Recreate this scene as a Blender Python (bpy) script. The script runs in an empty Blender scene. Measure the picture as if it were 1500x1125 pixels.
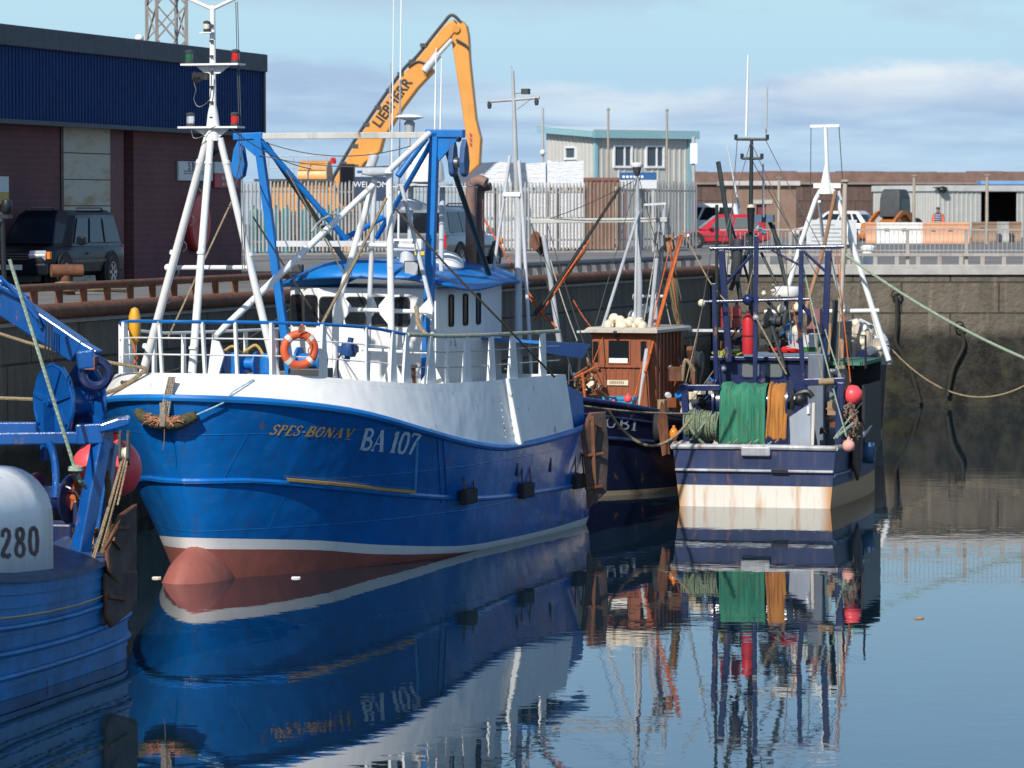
import bpy, math, random
from mathutils import Vector as V, Matrix
from mathutils import noise as mnoise
from mathutils.bvhtree import BVHTree
R = math.radians
rnd = random.Random(11)
sc = bpy.context.scene
COL = sc.collection
FPX = 5800.0
PITCH = math.atan((562.5 - 304) / FPX)
CAM = V((0, 0, 5.9))
QZ = 4.1                                   # level of the quay
cp, sp = math.cos(PITCH), math.sin(PITCH)

def ray(px, py):
    a = (px - 750) / FPX; b = (562.5 - py) / FPX
    return V((a, cp + b * sp, -sp + b * cp))
def P(px, py, d):                          # measuring helper: photo point at distance d
    r = ray(px, py); return CAM + r * (d / r.y)
def PZ(px, py, z):
    r = ray(px, py); return CAM + r * ((z - CAM.z) / r.z)

class Fr:                                  # a local frame (origin, heading)
    def __init__(s, o, ang):
        s.o = V(o); s.a = ang
        s.m = Matrix.Translation(s.o) @ Matrix.Rotation(ang, 4, 'Z'); s.i = s.m.inverted()
    def l(s, w): return s.i @ V(w)
    def w(s, p): return s.m @ V(p)
    def px(s, px, py, x=None, y=None, z=None, d=None):
        if d is not None: return s.l(P(px, py, d))
        o = s.i @ CAM; r = s.i.to_3x3() @ ray(px, py)
        for k, c in enumerate((x, y, z)):
            if c is not None: return o + r * ((c - o[k]) / r[k])
W0 = Fr((0, 0, 0), 0)
def proj(p):                               # world point to photo pixel (for measuring)
    v = V(p) - CAM; f = v.y * cp - v.z * sp; return 750 + FPX * v.x / f, 562.5 - FPX * (v.y * sp + v.z * cp) / f

def perp(d):
    d = d.normalized(); u = V((0, 0, 1)) if abs(d.z) < .95 else V((1, 0, 0))
    a = d.cross(u).normalized(); return a, a.cross(d).normalized()

class MB:
    def __init__(s): s.v = []; s.f = []; s.mi = []; s.cur = 0
    def mat(s, i): s.cur = i; return s
    def add(s, vs, fs):
        n = len(s.v); s.v += [tuple(p) for p in vs]
        for f in fs: s.f.append(tuple(n + i for i in f)); s.mi.append(s.cur)
        return s
    def box(s, c, size, rot=None, taper=1.0):
        c = V(c); h = V(size) / 2; vs = []
        for z in (-1, 1):
            k = taper if z > 0 else 1
            for x, y in ((-1, -1), (1, -1), (1, 1), (-1, 1)):
                p = V((x * h.x * k, y * h.y * k, z * h.z))
                if rot is not None: p = rot @ p
                vs.append(c + p)
        return s.add(vs, [(3, 2, 1, 0), (4, 5, 6, 7), (0, 1, 5, 4), (1, 2, 6, 5), (2, 3, 7, 6), (3, 0, 4, 7)])
    def b2(s, a, b):                       # axis box from corner to corner
        a = V(a); b = V(b); return s.box((a + b) / 2, (abs(b.x - a.x), abs(b.y - a.y), abs(b.z - a.z)))
    def bar(s, p, q, w, h, up=(0, 0, 1), w2=None, h2=None):
        p = V(p); q = V(q); d = (q - p).normalized(); u = V(up)
        if abs(d.dot(u)) > .98: u = V((1, 0, 0))
        a = d.cross(u).normalized(); b = a.cross(d).normalized(); vs = []
        for c, ww, hh in ((p, w, h), (q, w2 or w, h2 or h)):
            for x, y in ((-1, -1), (1, -1), (1, 1), (-1, 1)):
                vs.append(c + a * (x * ww / 2) + b * (y * hh / 2))
        return s.add(vs, [(0, 1, 2, 3), (7, 6, 5, 4), (1, 0, 4, 5), (2, 1, 5, 6), (3, 2, 6, 7), (0, 3, 7, 4)])
    def tube(s, p, q, r, r2=None, n=10):
        return s.path([p, q], [r, r if r2 is None else r2], n)
    def path(s, pts, r, n=8, caps=True, closed=False):
        pts = [V(p) for p in pts]; m = len(pts)
        if not isinstance(r, (list, tuple)): r = [r] * m
        vs = []; fs = []; a = None
        for i, p in enumerate(pts):
            if closed: d = pts[(i + 1) % m] - pts[i - 1]
            else: d = pts[min(i + 1, m - 1)] - pts[max(i - 1, 0)]
            if d.length < 1e-9: d = V((0, 0, 1))
            d.normalize()
            if a is None: a, b = perp(d)
            else:
                a = a - d * a.dot(d)
                if a.length < 1e-6: a, b = perp(d)
                a.normalize(); b = a.cross(d).normalized()
            for k in range(n):
                t = 2 * math.pi * k / n
                vs.append(p + (a * math.cos(t) + b * math.sin(t)) * r[i])
        for i in range(m if closed else m - 1):
            j = (i + 1) % m
            for k in range(n):
                l = (k + 1) % n
                fs.append((i * n + l, i * n + k, j * n + k, j * n + l))
        if caps and not closed:
            fs.append(tuple(range(n))); fs.append(tuple((m - 1) * n + k for k in reversed(range(n))))
        return s.add(vs, fs)
    def loft(s, rings, closed=True, caps=True):
        n = len(rings[0]); vs = [p for r in rings for p in r]; fs = []
        for i in range(len(rings) - 1):
            for k in range(n if closed else n - 1):
                l = (k + 1) % n
                fs.append((i * n + k, i * n + l, (i + 1) * n + l, (i + 1) * n + k))
        if closed and caps:
            fs.append(tuple(reversed(range(n)))); fs.append(tuple((len(rings) - 1) * n + k for k in range(n)))
        return s.add(vs, fs)
    def lathe(s, prof, o=(0, 0, 0), ax=(0, 0, 1), n=16):
        o = V(o); ax = V(ax).normalized(); a, b = perp(ax)
        rings = [[o + ax * h + (a * math.cos(2 * math.pi * k / n) + b * math.sin(2 * math.pi * k / n)) * max(r, 1e-4) for k in range(n)] for r, h in prof]
        return s.loft(rings)
    def ball(s, c, r, n=14, m=9, sc=(1, 1, 1)):
        c = V(c); vs = []; fs = []
        for i in range(m + 1):
            t = math.pi * i / m
            for k in range(n):
                p = 2 * math.pi * k / n
                vs.append(c + V((math.sin(t) * math.cos(p) * r * sc[0], math.sin(t) * math.sin(p) * r * sc[1], math.cos(t) * r * sc[2])))
        for i in range(m):
            for k in range(n):
                l = (k + 1) % n; fs.append((i * n + k, (i + 1) * n + k, (i + 1) * n + l, i * n + l))
        return s.add(vs, fs)
    def torus(s, c, ax, Rr, r, n=28, m=10):
        c = V(c); a, b = perp(V(ax))
        return s.path([c + (a * math.cos(2 * math.pi * k / n) + b * math.sin(2 * math.pi * k / n)) * Rr for k in range(n)], r, m, closed=True)
    def prism(s, pts, off):                # polygon pushed along a vector
        off = V(off); n = len(pts); vs = [V(p) for p in pts] + [V(p) + off for p in pts]
        return s.add(vs, [tuple(reversed(range(n))), tuple(range(n, 2 * n))] + [(k, (k + 1) % n, n + (k + 1) % n, n + k) for k in range(n)])
    def slab(s, pts, t):                   # polygon plate with thickness along its normal
        a = V(pts[0]); nn = (V(pts[1]) - a).cross(V(pts[2]) - a).normalized()
        return s.prism(pts, nn * t)
    def grid(s, fn, nu, nv):
        vs = [fn(i / nu, j / nv) for j in range(nv + 1) for i in range(nu + 1)]
        return s.add(vs, [(j * (nu + 1) + i, j * (nu + 1) + i + 1, (j + 1) * (nu + 1) + i + 1, (j + 1) * (nu + 1) + i) for j in range(nv) for i in range(nu)])
    def build(s, name, mats, parent=None, smooth=.7, bev=0, solid=0, loc=None, fix=False):
        me = bpy.data.meshes.new(name); me.from_pydata(s.v, [], s.f)
        if not isinstance(mats, (list, tuple)): mats = [mats]
        for m in mats: me.materials.append(m)
        me.polygons.foreach_set('material_index', s.mi)
        if smooth:
            me.polygons.foreach_set('use_smooth', [True] * len(s.f))
        me.update()
        if fix:
            import bmesh
            bm = bmesh.new(); bm.from_mesh(me); bmesh.ops.remove_doubles(bm, verts=bm.verts, dist=1e-4)
            bmesh.ops.recalc_face_normals(bm, faces=bm.faces); bm.to_mesh(me); bm.free()
        if smooth: me.set_sharp_from_angle(angle=smooth)
        o = bpy.data.objects.new(name, me); COL.objects.link(o)
        if parent is not None: o.parent = parent
        if loc is not None:
            o.location = loc
            for v in me.vertices: v.co -= V(loc)
        if solid:
            md = o.modifiers.new('t', 'SOLIDIFY'); md.thickness = solid; md.offset = 0
        if bev:
            md = o.modifiers.new('b', 'BEVEL'); md.width = bev; md.segments = 2; md.limit_method = 'ANGLE'; md.angle_limit = R(40)
        return o

SPLIT = set('mast_crossbar running_rigging running_rope rigging gantry_arm gusset gantry_brace dark_strut pivot_pin deck_coaming stern_beam cap_rail rubbing_rail gantry_beam lamp_bar a_frame_leg a_frame_bar derrick stern_post falls support motor_fitting drum_stand drum_post bright_shackle mast_stay_tube aft_mast_leg orange_line stern_awning gallows_leg rusty_boom warp aft_wire rusty_stanchion whip_aerial leaning_aerial work_lamp halyard wooden_box gantry_leg rivets chain stray_rope gold_line gearbox work_back green_line loader_arm motor bed mid_rail mast_fork hanging_lashings'.split())
def split_pieces():                        # every separate piece of these parts becomes a part of its own
    for o in list(bpy.data.objects):
        if o.type != 'MESH' or o.parent is None or o.name.split('.')[0] not in SPLIT: continue
        me = o.data; par = list(range(len(me.vertices)))
        def find(a):
            while par[a] != a: par[a] = par[par[a]]; a = par[a]
            return a
        for p in me.polygons:
            vs = p.vertices
            for k in vs[1:]: par[find(k)] = find(vs[0])
        comps = {}
        for p in me.polygons: comps.setdefault(find(p.vertices[0]), []).append(p.index)
        if len(comps) < 2: continue
        sm = any(p.use_smooth for p in me.polygons)
        for i, (r, fs) in enumerate(comps.items()):
            mp = {}; vv = []; ff = []; mi = []
            for f in fs:
                q = []
                for k in me.polygons[f].vertices:
                    if k not in mp: mp[k] = len(vv); vv.append(tuple(me.vertices[k].co))
                    q.append(mp[k])
                ff.append(q); mi.append(me.polygons[f].material_index)
            nm_ = bpy.data.meshes.new(o.name.split('.')[0]); nm_.from_pydata(vv, [], ff)
            for m in me.materials: nm_.materials.append(m)
            nm_.polygons.foreach_set('material_index', mi); nm_.polygons.foreach_set('use_smooth', [sm] * len(ff)); nm_.update()
            if sm: nm_.set_sharp_from_angle(angle=.7)
            if i == 0: o.data = nm_; continue
            c = o.copy(); c.data = nm_; COL.objects.link(c)

def tag(o, label=None, cat=None, group=None, kind=None):
    if label: o['label'] = label
    if cat: o['category'] = cat
    if group: o['group'] = group
    if kind: o['kind'] = kind
    return o
def thing(name, label, cat, fr=None, loc=None, rot=0, group=None):
    o = bpy.data.objects.new(name, None); COL.objects.link(o); o.empty_display_size = .3
    if fr is not None: o.location = fr.o; o.rotation_euler = (0, 0, fr.a)
    else: o.location = loc or (0, 0, 0); o.rotation_euler = (0, 0, rot)
    return tag(o, label, cat, group)
def kids(o): return [c for c in bpy.data.objects if c.parent == o]
def dup(o, loc=None, rz=None, parent=None, label=None):
    c = o.copy(); COL.objects.link(c)
    if parent is not None: c.parent = parent
    if loc is not None: c.location = loc
    if rz is not None: c.rotation_euler = (0, 0, rz)
    if label: c['label'] = label
    for k in kids(o): dup(k, parent=c)
    return c
def lin(c):                                # sRGB 0-255 to linear
    return tuple(((x / 255) / 12.92 if x / 255 <= .04045 else ((x / 255 + .055) / 1.055) ** 2.4) for x in c)
def sag(p, q, s, n=14):
    p = V(p); q = V(q); return [p.lerp(q, i / n) - V((0, 0, s * 4 * (i / n) * (1 - i / n))) for i in range(n + 1)]
def spline(pts, n=8):                      # Catmull-Rom through points
    pts = [V(p) for p in pts]; out = []
    for i in range(len(pts) - 1):
        a = pts[max(i - 1, 0)]; b = pts[i]; c = pts[i + 1]; d = pts[min(i + 2, len(pts) - 1)]
        for k in range(n):
            t = k / n
            out.append(.5 * ((2 * b) + (c - a) * t + (2 * a - 5 * b + 4 * c - d) * t * t + (3 * b - a - 3 * c + d) * t ** 3))
    out.append(pts[-1]); return out
def lerp1(x, tab):
    if x <= tab[0][0]: return tab[0][1]
    for (a, p), (b, q) in zip(tab, tab[1:]):
        if x <= b:
            t = (x - a) / (b - a); return p + (q - p) * t
    return tab[-1][1]
def smooth1(x, tab):                       # monotone-ish cubic through a table
    xs = [t[0] for t in tab]; ys = [t[1] for t in tab]; n = len(xs)
    x = min(max(x, xs[0]), xs[-1]); i = 0
    while i < n - 2 and x > xs[i + 1]: i += 1
    def m(j):
        if j == 0: return (ys[1] - ys[0]) / (xs[1] - xs[0])
        if j == n - 1: return (ys[-1] - ys[-2]) / (xs[-1] - xs[-2])
        return (ys[j + 1] - ys[j - 1]) / (xs[j + 1] - xs[j - 1])
    h = xs[i + 1] - xs[i]; t = (x - xs[i]) / h
    return (2*t**3-3*t*t+1)*ys[i] + (t**3-2*t*t+t)*h*m(i) + (-2*t**3+3*t*t)*ys[i+1] + (t**3-t*t)*h*m(i+1)

# ---------------------------------------------------------------- materials
def N(nt, t, **k):
    n = nt.nodes.new(t)
    for a, b in k.items():
        if a.startswith('i_'):
            n.inputs[a[2:].replace('_', ' ')].default_value = b
        else: setattr(n, a, b)
    return n
def ramp(nt, src, stops, interp='LINEAR'):
    r = nt.nodes.new('ShaderNodeValToRGB'); r.color_ramp.interpolation = interp
    el = r.color_ramp.elements
    while len(el) < len(stops): el.new(.5)
    for e, (p, c) in zip(el, stops):
        e.position = p; e.color = (c, c, c, 1) if isinstance(c, (int, float)) else (*c, 1)
    nt.links.new(src, r.inputs[0]); return r.outputs[0]
def mix(nt, fac, a, b, mode='MIX'):
    m = nt.nodes.new('ShaderNodeMix'); m.data_type = 'RGBA'; m.blend_type = mode
    for s, k in ((fac, 0), (a, 6), (b, 7)):
        if hasattr(s, 'links') or hasattr(s, 'is_linked'): nt.links.new(s, m.inputs[k])
        elif k == 0: m.inputs[0].default_value = s
        else: m.inputs[k].default_value = (*s[:3], 1)
    return m.outputs[2]
def math_(nt, op, a, b=0.0, c=None):
    m = nt.nodes.new('ShaderNodeMath'); m.operation = op
    for k, s in enumerate((a, b) if c is None else (a, b, c)):
        if hasattr(s, 'is_linked'): nt.links.new(s, m.inputs[k])
        else: m.inputs[k].default_value = s
    return m.outputs[0]
def newmat(name):
    m = bpy.data.materials.new(name); m.use_nodes = True; nt = m.node_tree
    return m, nt, nt.nodes['Principled BSDF']
def coord(nt, scale=(1, 1, 1), out='Object', rot=(0, 0, 0)):
    t = nt.nodes.new('ShaderNodeTexCoord'); mp = nt.nodes.new('ShaderNodeMapping')
    mp.inputs['Scale'].default_value = scale; mp.inputs['Rotation'].default_value = rot
    nt.links.new(t.outputs[out], mp.inputs[0]); return mp.outputs[0]
def noise(nt, vec, scale=5, detail=5, rough=.55, dist=0):
    n = N(nt, 'ShaderNodeTexNoise'); n.inputs['Scale'].default_value = scale; n.inputs['Detail'].default_value = detail
    n.inputs['Roughness'].default_value = rough; n.inputs['Distortion'].default_value = dist
    nt.links.new(vec, n.inputs['Vector']); return n.outputs[0]
def bump(nt, bs, h, strength=.3, dist=.02, prev=None):
    b = N(nt, 'ShaderNodeBump'); b.inputs['Strength'].default_value = strength; b.inputs['Distance'].default_value = dist
    nt.links.new(h, b.inputs['Height'])
    if prev is not None: nt.links.new(prev, b.inputs['Normal'])
    nt.links.new(b.outputs[0], bs.inputs['Normal']); return b.outputs[0]
RUST = (.19, .07, .03)
_pm = {}
def paint(name, col, rough=.35, var=.12, dirt=(.10, .085, .07), da=.25, rust=0.0, metal=0.0, bmp=.25, scale=1.6, dents=0.0, coat=0.0, grime=.5):
    if name in _pm: return _pm[name]
    m, nt, bs = newmat(name)
    c0 = coord(nt); n1 = noise(nt, c0, scale, 6)
    a = tuple(x * (1 - var) for x in col); b = tuple(min(1, x * (1 + var)) for x in col)
    col_ = mix(nt, ramp(nt, n1, [(.3, 0), (.7, 1)]), a, b)
    if da:
        s = noise(nt, coord(nt, (5, 5, .4)), 1.6, 5, .6)
        col_ = mix(nt, math_(nt, 'MULTIPLY', ramp(nt, s, [(grime, 0), (grime + .25, 1)]), da), col_, dirt)
    rf = None
    if rust:
        r1 = noise(nt, coord(nt, (1, 1, .6)), 3.1, 9, .68)
        rf = ramp(nt, r1, [(.66 - .25 * rust, 0), (.74 - .22 * rust, 1)])
        rc = mix(nt, noise(nt, c0, 14, 5), (.09, .035, .018), (.34, .15, .06))
        col_ = mix(nt, rf, col_, rc)
    nt.links.new(col_, bs.inputs['Base Color'])
    rr = math_(nt, 'ADD', math_(nt, 'MULTIPLY', noise(nt, c0, 6, 4), .25), max(.03, rough - .12))
    if rf is not None: rr = math_(nt, 'ADD', rr, math_(nt, 'MULTIPLY', rf, .4))
    nt.links.new(rr, bs.inputs['Roughness'])
    bs.inputs['Metallic'].default_value = metal
    if coat: bs.inputs['Coat Weight'].default_value = coat; bs.inputs['Coat Roughness'].default_value = .08
    b1 = bump(nt, bs, noise(nt, c0, 38, 4), bmp, .004)
    if dents: bump(nt, bs, noise(nt, coord(nt, (1, 1, .8)), 1.3, 2), dents, .12, b1)
    _pm[name] = m; return m
def plain(name, col, rough=.6, metal=0, var=.15, scale=8, bmp=.3, spec=.5):
    if name in _pm: return _pm[name]
    m, nt, bs = newmat(name); c0 = coord(nt)
    n1 = noise(nt, c0, scale, 6)
    nt.links.new(mix(nt, ramp(nt, n1, [(.3, 0), (.7, 1)]), tuple(x * (1 - var) for x in col), tuple(min(1, x * (1 + var)) for x in col)), bs.inputs['Base Color'])
    bs.inputs['Roughness'].default_value = rough; bs.inputs['Metallic'].default_value = metal
    bs.inputs['Specular IOR Level'].default_value = spec
    if bmp: bump(nt, bs, noise(nt, c0, scale * 5, 4), bmp, .006)
    _pm[name] = m; return m
def rope_mat(name, col, pitch=60):
    if name in _pm: return _pm[name]
    m, nt, bs = newmat(name); c0 = coord(nt)
    n1 = noise(nt, c0, 22, 5)
    nt.links.new(mix(nt, ramp(nt, n1, [(.3, 0), (.7, 1)]), tuple(x * .6 for x in col), tuple(min(1, x * 1.3) for x in col)), bs.inputs['Base Color'])
    bs.inputs['Roughness'].default_value = .9
    w = N(nt, 'ShaderNodeTexWave'); w.inputs['Scale'].default_value = pitch * .3; w.bands_direction = 'DIAGONAL'; nt.links.new(c0, w.inputs[0])
    bump(nt, bs, w.outputs[1], .6, .008); _pm[name] = m; return m
def glass_mat(name, col=(.012, .016, .02), rough=.06):
    if name in _pm: return _pm[name]
    m, nt, bs = newmat(name); bs.inputs['Base Color'].default_value = (*col, 1); bs.inputs['Roughness'].default_value = rough
    bs.inputs['IOR'].default_value = 1.5; bump(nt, bs, noise(nt, coord(nt), 2.5, 2), .08, .02); _pm[name] = m; return m

M = dict(
 white=paint('white_paint', (.82, .82, .80), .38, .03, (.42, .33, .22), .3, .14, grime=.56),
 white_clean=paint('clean_white_paint', (.80, .80, .78), .32, .03, (.42, .33, .22), .25, .07, grime=.54),
 blue=paint('hull_blue_paint', (.002, .135, .47), .3, .14, (.035, .07, .11), .45, .03, dents=.45, coat=.3),
 blue2=paint('bright_blue_paint', (.004, .16, .50), .4, .14, (.05, .08, .12), .4, .14),
 roofblue=paint('roof_blue_paint', (.004, .17, .52), .42, .1, (.04, .1, .22), .25, .0),
 nearblue=paint('old_blue_paint', (.001, .165, .44), .45, .28, (.006, .03, .055), .35, .12, bmp=.6),
 glossblue=paint('thick_gloss_blue_paint', (.004, .075, .29), .2, .22, (.01, .02, .04), .35, .2, bmp=.9, coat=.5),
 navy=paint('navy_paint', (.012, .022, .085), .32, .25, (.05, .05, .06), .5, .22, coat=.2),
 navy2=paint('pale_worn_navy_paint', (.030, .045, .115), .45, .25, (.14, .12, .12), .45, .2),
 antifoul=paint('red_antifouling', (.31, .095, .072), .65, .14, (.16, .08, .06), .5, .0, dents=.25, bmp=.5),
 gold=paint('gold_paint', (.58, .36, .11), .45, .15, da=.3),
 pale_blue=paint('pale_blue_paint', (.06, .34, .70), .4, .1, da=.15),
 grey=paint('galvanised_grey', (.42, .43, .43), .5, .12, (.2, .17, .13), .4, .12),
 ltgrey=paint('light_grey_paint', (.58, .60, .62), .45, .08, da=.3, rust=.1),
 dkgrey=paint('dark_grey_paint', (.05, .055, .06), .5, .2, da=.3),
 black=plain('black_paint', (.014, .014, .016), .45), rubber=plain('black_rubber', (.02, .02, .021), .8),
 rust=paint('rusty_steel', (.17, .07, .035), .8, .35, (.05, .025, .015), .5, .0, bmp=.8, scale=5),
 brownpaint=paint('rust_brown_paint', (.27, .078, .03), .5, .15, (.08, .03, .02), .5, .15),
 orange=plain('orange_plastic', (.75, .10, .03), .5, var=.1), buoyred=paint('red_buoy_plastic', (.95, .085, .10), .42, .1, (.3, .1, .08), .35, .0),
 pinkbuoy=plain('faded_pink_plastic', (.75, .36, .30), .6), red=paint('red_cylinder_paint', (.55, .025, .035), .38, .12, da=.3, rust=.12),
 yellow=paint('yellow_plastic', (.75, .36, .02), .5, .15, da=.4),
 rope=rope_mat('tan_rope', (.30, .23, .14)), roped=rope_mat('dark_rope', (.10, .08, .055)), ropeg=rope_mat('pale_green_rope', (.30, .38, .28)),
 ropew=rope_mat('grey_rope', (.42, .40, .34)), ropeo=rope_mat('orange_rope', (.55, .12, .03)), ropeb=rope_mat('pale_blue_rope', (.35, .55, .65)),
 wire=plain('wire_rope', (.12, .12, .12), .5, .6), glass=glass_mat('dark_window_glass'),
 steel=plain('bare_steel', (.35, .35, .35), .35, .9), wood=plain('weathered_wood', (.30, .20, .11), .8, scale=12),
 cream=plain('cream_plastic', (.75, .66, .50), .6), chrome=plain('lamp_reflector', (.85, .85, .85), .12, .6, var=.02, bmp=0),
 lensred=plain('red_lens', (.55, .02, .02), .2, var=.05, bmp=0), lensam=plain('amber_lens', (.8, .22, .02), .2, var=.05, bmp=0), lensgr=plain('green_lens', (.02, .12, .06), .25, var=.05, bmp=0),
)

# ---------------------------------------------------------------- lettering
SER = {  # strokes on a unit-height grid: (points, width); heavy stems, fine hairlines, serifs
 'B': (.62, [([(.14,0),(.14,1)],.15),([(.0,.02),(.3,.02)],.05),([(.0,.98),(.3,.98)],.05),([(.2,.98),(.42,.96),(.52,.86),(.53,.74),(.45,.58),(.2,.53)],.1),([(.2,.53),(.48,.48),(.59,.36),(.59,.2),(.48,.05),(.2,.02)],.12)]),
 'A': (.72, [([(.08,.02),(.36,1)],.05),([(.34,1),(.62,.02)],.15),([(.18,.34),(.5,.34)],.05),([(.0,.02),(.2,.02)],.05),([(.46,.02),(.74,.02)],.05)]),
 '1': (.40, [([(.2,0),(.2,1)],.15),([(.05,.84),(.18,.97)],.06),([(.04,.02),(.37,.02)],.05)]),
 '0': (.56, [([(.28,1),(.12,.88),(.06,.5),(.12,.12),(.28,.0)],.12),([(.28,0),(.44,.12),(.5,.5),(.44,.88),(.28,1)],.12)]),
 '7': (.54, [([(.05,.96),(.5,.96)],.09),([(.5,.96),(.32,.5),(.2,0)],.12),([(.06,.98),(.06,.8)],.05)]),
 'S': (.52, [([(.46,.8),(.40,.94),(.25,1),(.1,.92),(.07,.76),(.16,.61),(.34,.49),(.46,.36),(.45,.14),(.3,.01),(.12,.05),(.05,.22)],.09)]),
 'P': (.56, [([(.14,0),(.14,1)],.12),([(.02,.02),(.28,.02)],.05),([(.02,.98),(.2,.98)],.05),([(.16,.98),(.4,.95),(.5,.78),(.44,.58),(.16,.5)],.08)]),
 'E': (.52, [([(.14,0),(.14,1)],.12),([(.04,.02),(.48,.02)],.06),([(.04,.98),(.46,.98)],.06),([(.14,.52),(.38,.52)],.06),([(.47,.02),(.49,.2)],.05),([(.45,.98),(.46,.82)],.05)]),
 'O': (.66, [([(.33,1),(.15,.9),(.06,.5),(.15,.1),(.33,.0)],.1),([(.33,0),(.51,.1),(.6,.5),(.51,.9),(.33,1)],.1)]),
 'N': (.68, [([(.12,0),(.12,1)],.06),([(.12,1),(.56,0)],.12),([(.56,0),(.56,1)],.06),([(.02,.02),(.22,.02)],.05),([(.46,.98),(.66,.98)],.05)]),
 'V': (.62, [([(.08,1),(.3,0)],.12),([(.3,0),(.54,1)],.06),([(.0,.98),(.2,.98)],.05),([(.44,.98),(.62,.98)],.05),([(.1,-.14),(.55,-.14)],.06)]),
 'I': (.36, [([(.18,0),(.18,1)],.14),([(.04,.02),(.32,.02)],.06),([(.04,.98),(.32,.98)],.06)]),
 'R': (.62, [([(.14,0),(.14,1)],.12),([(.16,.98),(.4,.95),(.5,.78),(.44,.58),(.16,.52)],.08),([(.28,.5),(.58,.02)],.1)]),
 '8': (.58, [([(.29,1),(.13,.92),(.1,.76),(.2,.58),(.29,.54),(.42,.62),(.48,.78),(.43,.93),(.29,1)],.12),([(.29,.54),(.12,.42),(.06,.24),(.13,.06),(.29,0),(.46,.06),(.52,.24),(.45,.42),(.29,.54)],.12)]),
 '2': (.58, [([(.08,.74),(.12,.93),(.28,1),(.45,.92),(.48,.74),(.36,.5),(.16,.28),(.08,.1)],.12),([(.06,.07),(.2,.12),(.36,.03),(.5,.12)],.13)]),
 '-': (.30, [([(.04,.42),(.26,.42)],.1)]), ' ': (.26, []),
}
def letters(mb, s, fn, slant=0, gap=.08, bold=1.0, cond=1.0):
    x = 0; lay = 0
    tot = sum(SER[c][0] * cond + gap for c in s) - gap
    for c in s:
        w, st = SER[c]
        for pts, wd in st:
            wd *= bold; pts = [V((p[0] * cond, p[1])) for p in pts]
            q = [pts[0]]
            for a, b in zip(pts, pts[1:]):
                k = max(1, int((b - a).length / .12))
                for i in range(1, k + 1): q.append(a.lerp(b, i / k))
            L = []; Rr = []
            for i, p in enumerate(q):
                d = (q[min(i + 1, len(q) - 1)] - q[max(i - 1, 0)]).normalized(); n = V((-d.y, d.x)) * wd / 2
                L.append(p + n); Rr.append(p - n)
            lay += 1
            vs = []
            for a in (L, Rr):
                for p in a: vs.append(fn((x + p.x + slant * p.y) / tot, p.y, lay % 4))
            m = len(q)
            mb.add(vs, [(i, i + 1, m + i + 1, m + i) for i in range(m - 1)])
        x += w * cond + gap
    return tot
def sign_text(s, size, mw, mat, parent, name='lettering', align='CENTER', sx=1.0, sp=1.0, bold=0.0):
    c = bpy.data.curves.new(name, 'FONT'); c.body = s; c.size = size; c.align_x = align; c.align_y = 'CENTER'; c.extrude = .004; c.space_character = sp; c.offset = bold
    o = bpy.data.objects.new('tmp_text', c); COL.objects.link(o)
    me = bpy.data.meshes.new_from_object(o); bpy.data.objects.remove(o); bpy.data.curves.remove(c)
    me.name = name; me.transform(Matrix.Scale(sx, 4, (1, 0, 0))); me.transform(mw)
    me.materials.clear(); me.materials.append(mat)
    t = bpy.data.objects.new(name, me); COL.objects.link(t); t.parent = parent; return t
def facing(o, right, up):                  # text plane matrix: x=right, y=up
    r = V(right).normalized(); n = r.cross(V(up)).normalized(); u = n.cross(r)
    m = Matrix((r, u, n)).transposed().to_4x4(); m.translation = V(o); return m

# faint welded plate seams on the big hull
_nt = M['blue'].node_tree; _bs = _nt.nodes['Principled BSDF']; _t = N(_nt, 'ShaderNodeTexCoord'); _s = N(_nt, 'ShaderNodeSeparateXYZ'); _nt.links.new(_t.outputs['Object'], _s.inputs[0])
_c = N(_nt, 'ShaderNodeCombineXYZ'); _nt.links.new(_s.outputs[0], _c.inputs[0]); _nt.links.new(_s.outputs[2], _c.inputs[1])
_b = N(_nt, 'ShaderNodeTexBrick'); _nt.links.new(_c.outputs[0], _b.inputs['Vector']); _b.inputs['Scale'].default_value = 1
for _k, _v in (('Brick Width', 1.9), ('Row Height', .78), ('Mortar Size', .012), ('Mortar Smooth', .6)): _b.inputs[_k].default_value = _v
_prev = _bs.inputs['Normal'].links[0].from_socket; bump(_nt, _bs, _b.outputs['Fac'], .5, .012, _prev)

# rust runs and grime on the after half of that hull, where the gear drags over the side
_l = _bs.inputs['Base Color'].links[0].from_socket
_f = ramp(_nt, noise(_nt, coord(_nt, (5, 5, .22)), 1.3, 7, .66), [(.5, 0), (.68, 1)])
_m = ramp(_nt, math_(_nt, 'MULTIPLY', _s.outputs[0], .08), [(.3, 1), (.85, .12)])
_g = ramp(_nt, noise(_nt, coord(_nt, (.8, .8, 2.2)), 2.4, 8, .7), [(.56, 0), (.7, 1)])
_c1 = mix(_nt, math_(_nt, 'MULTIPLY', math_(_nt, 'MULTIPLY', _f, _m), .5), _l, (.085, .055, .035))
_c2 = mix(_nt, math_(_nt, 'MULTIPLY', _g, .16), _c1, (.12, .26, .48))
_nt.links.new(_c2, _bs.inputs['Base Color'])
M['wback'] = paint('whaleback_white', (.82, .82, .80), .36, .05, (.40, .36, .30), .22, .08, dents=.4, grime=.52)
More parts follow.
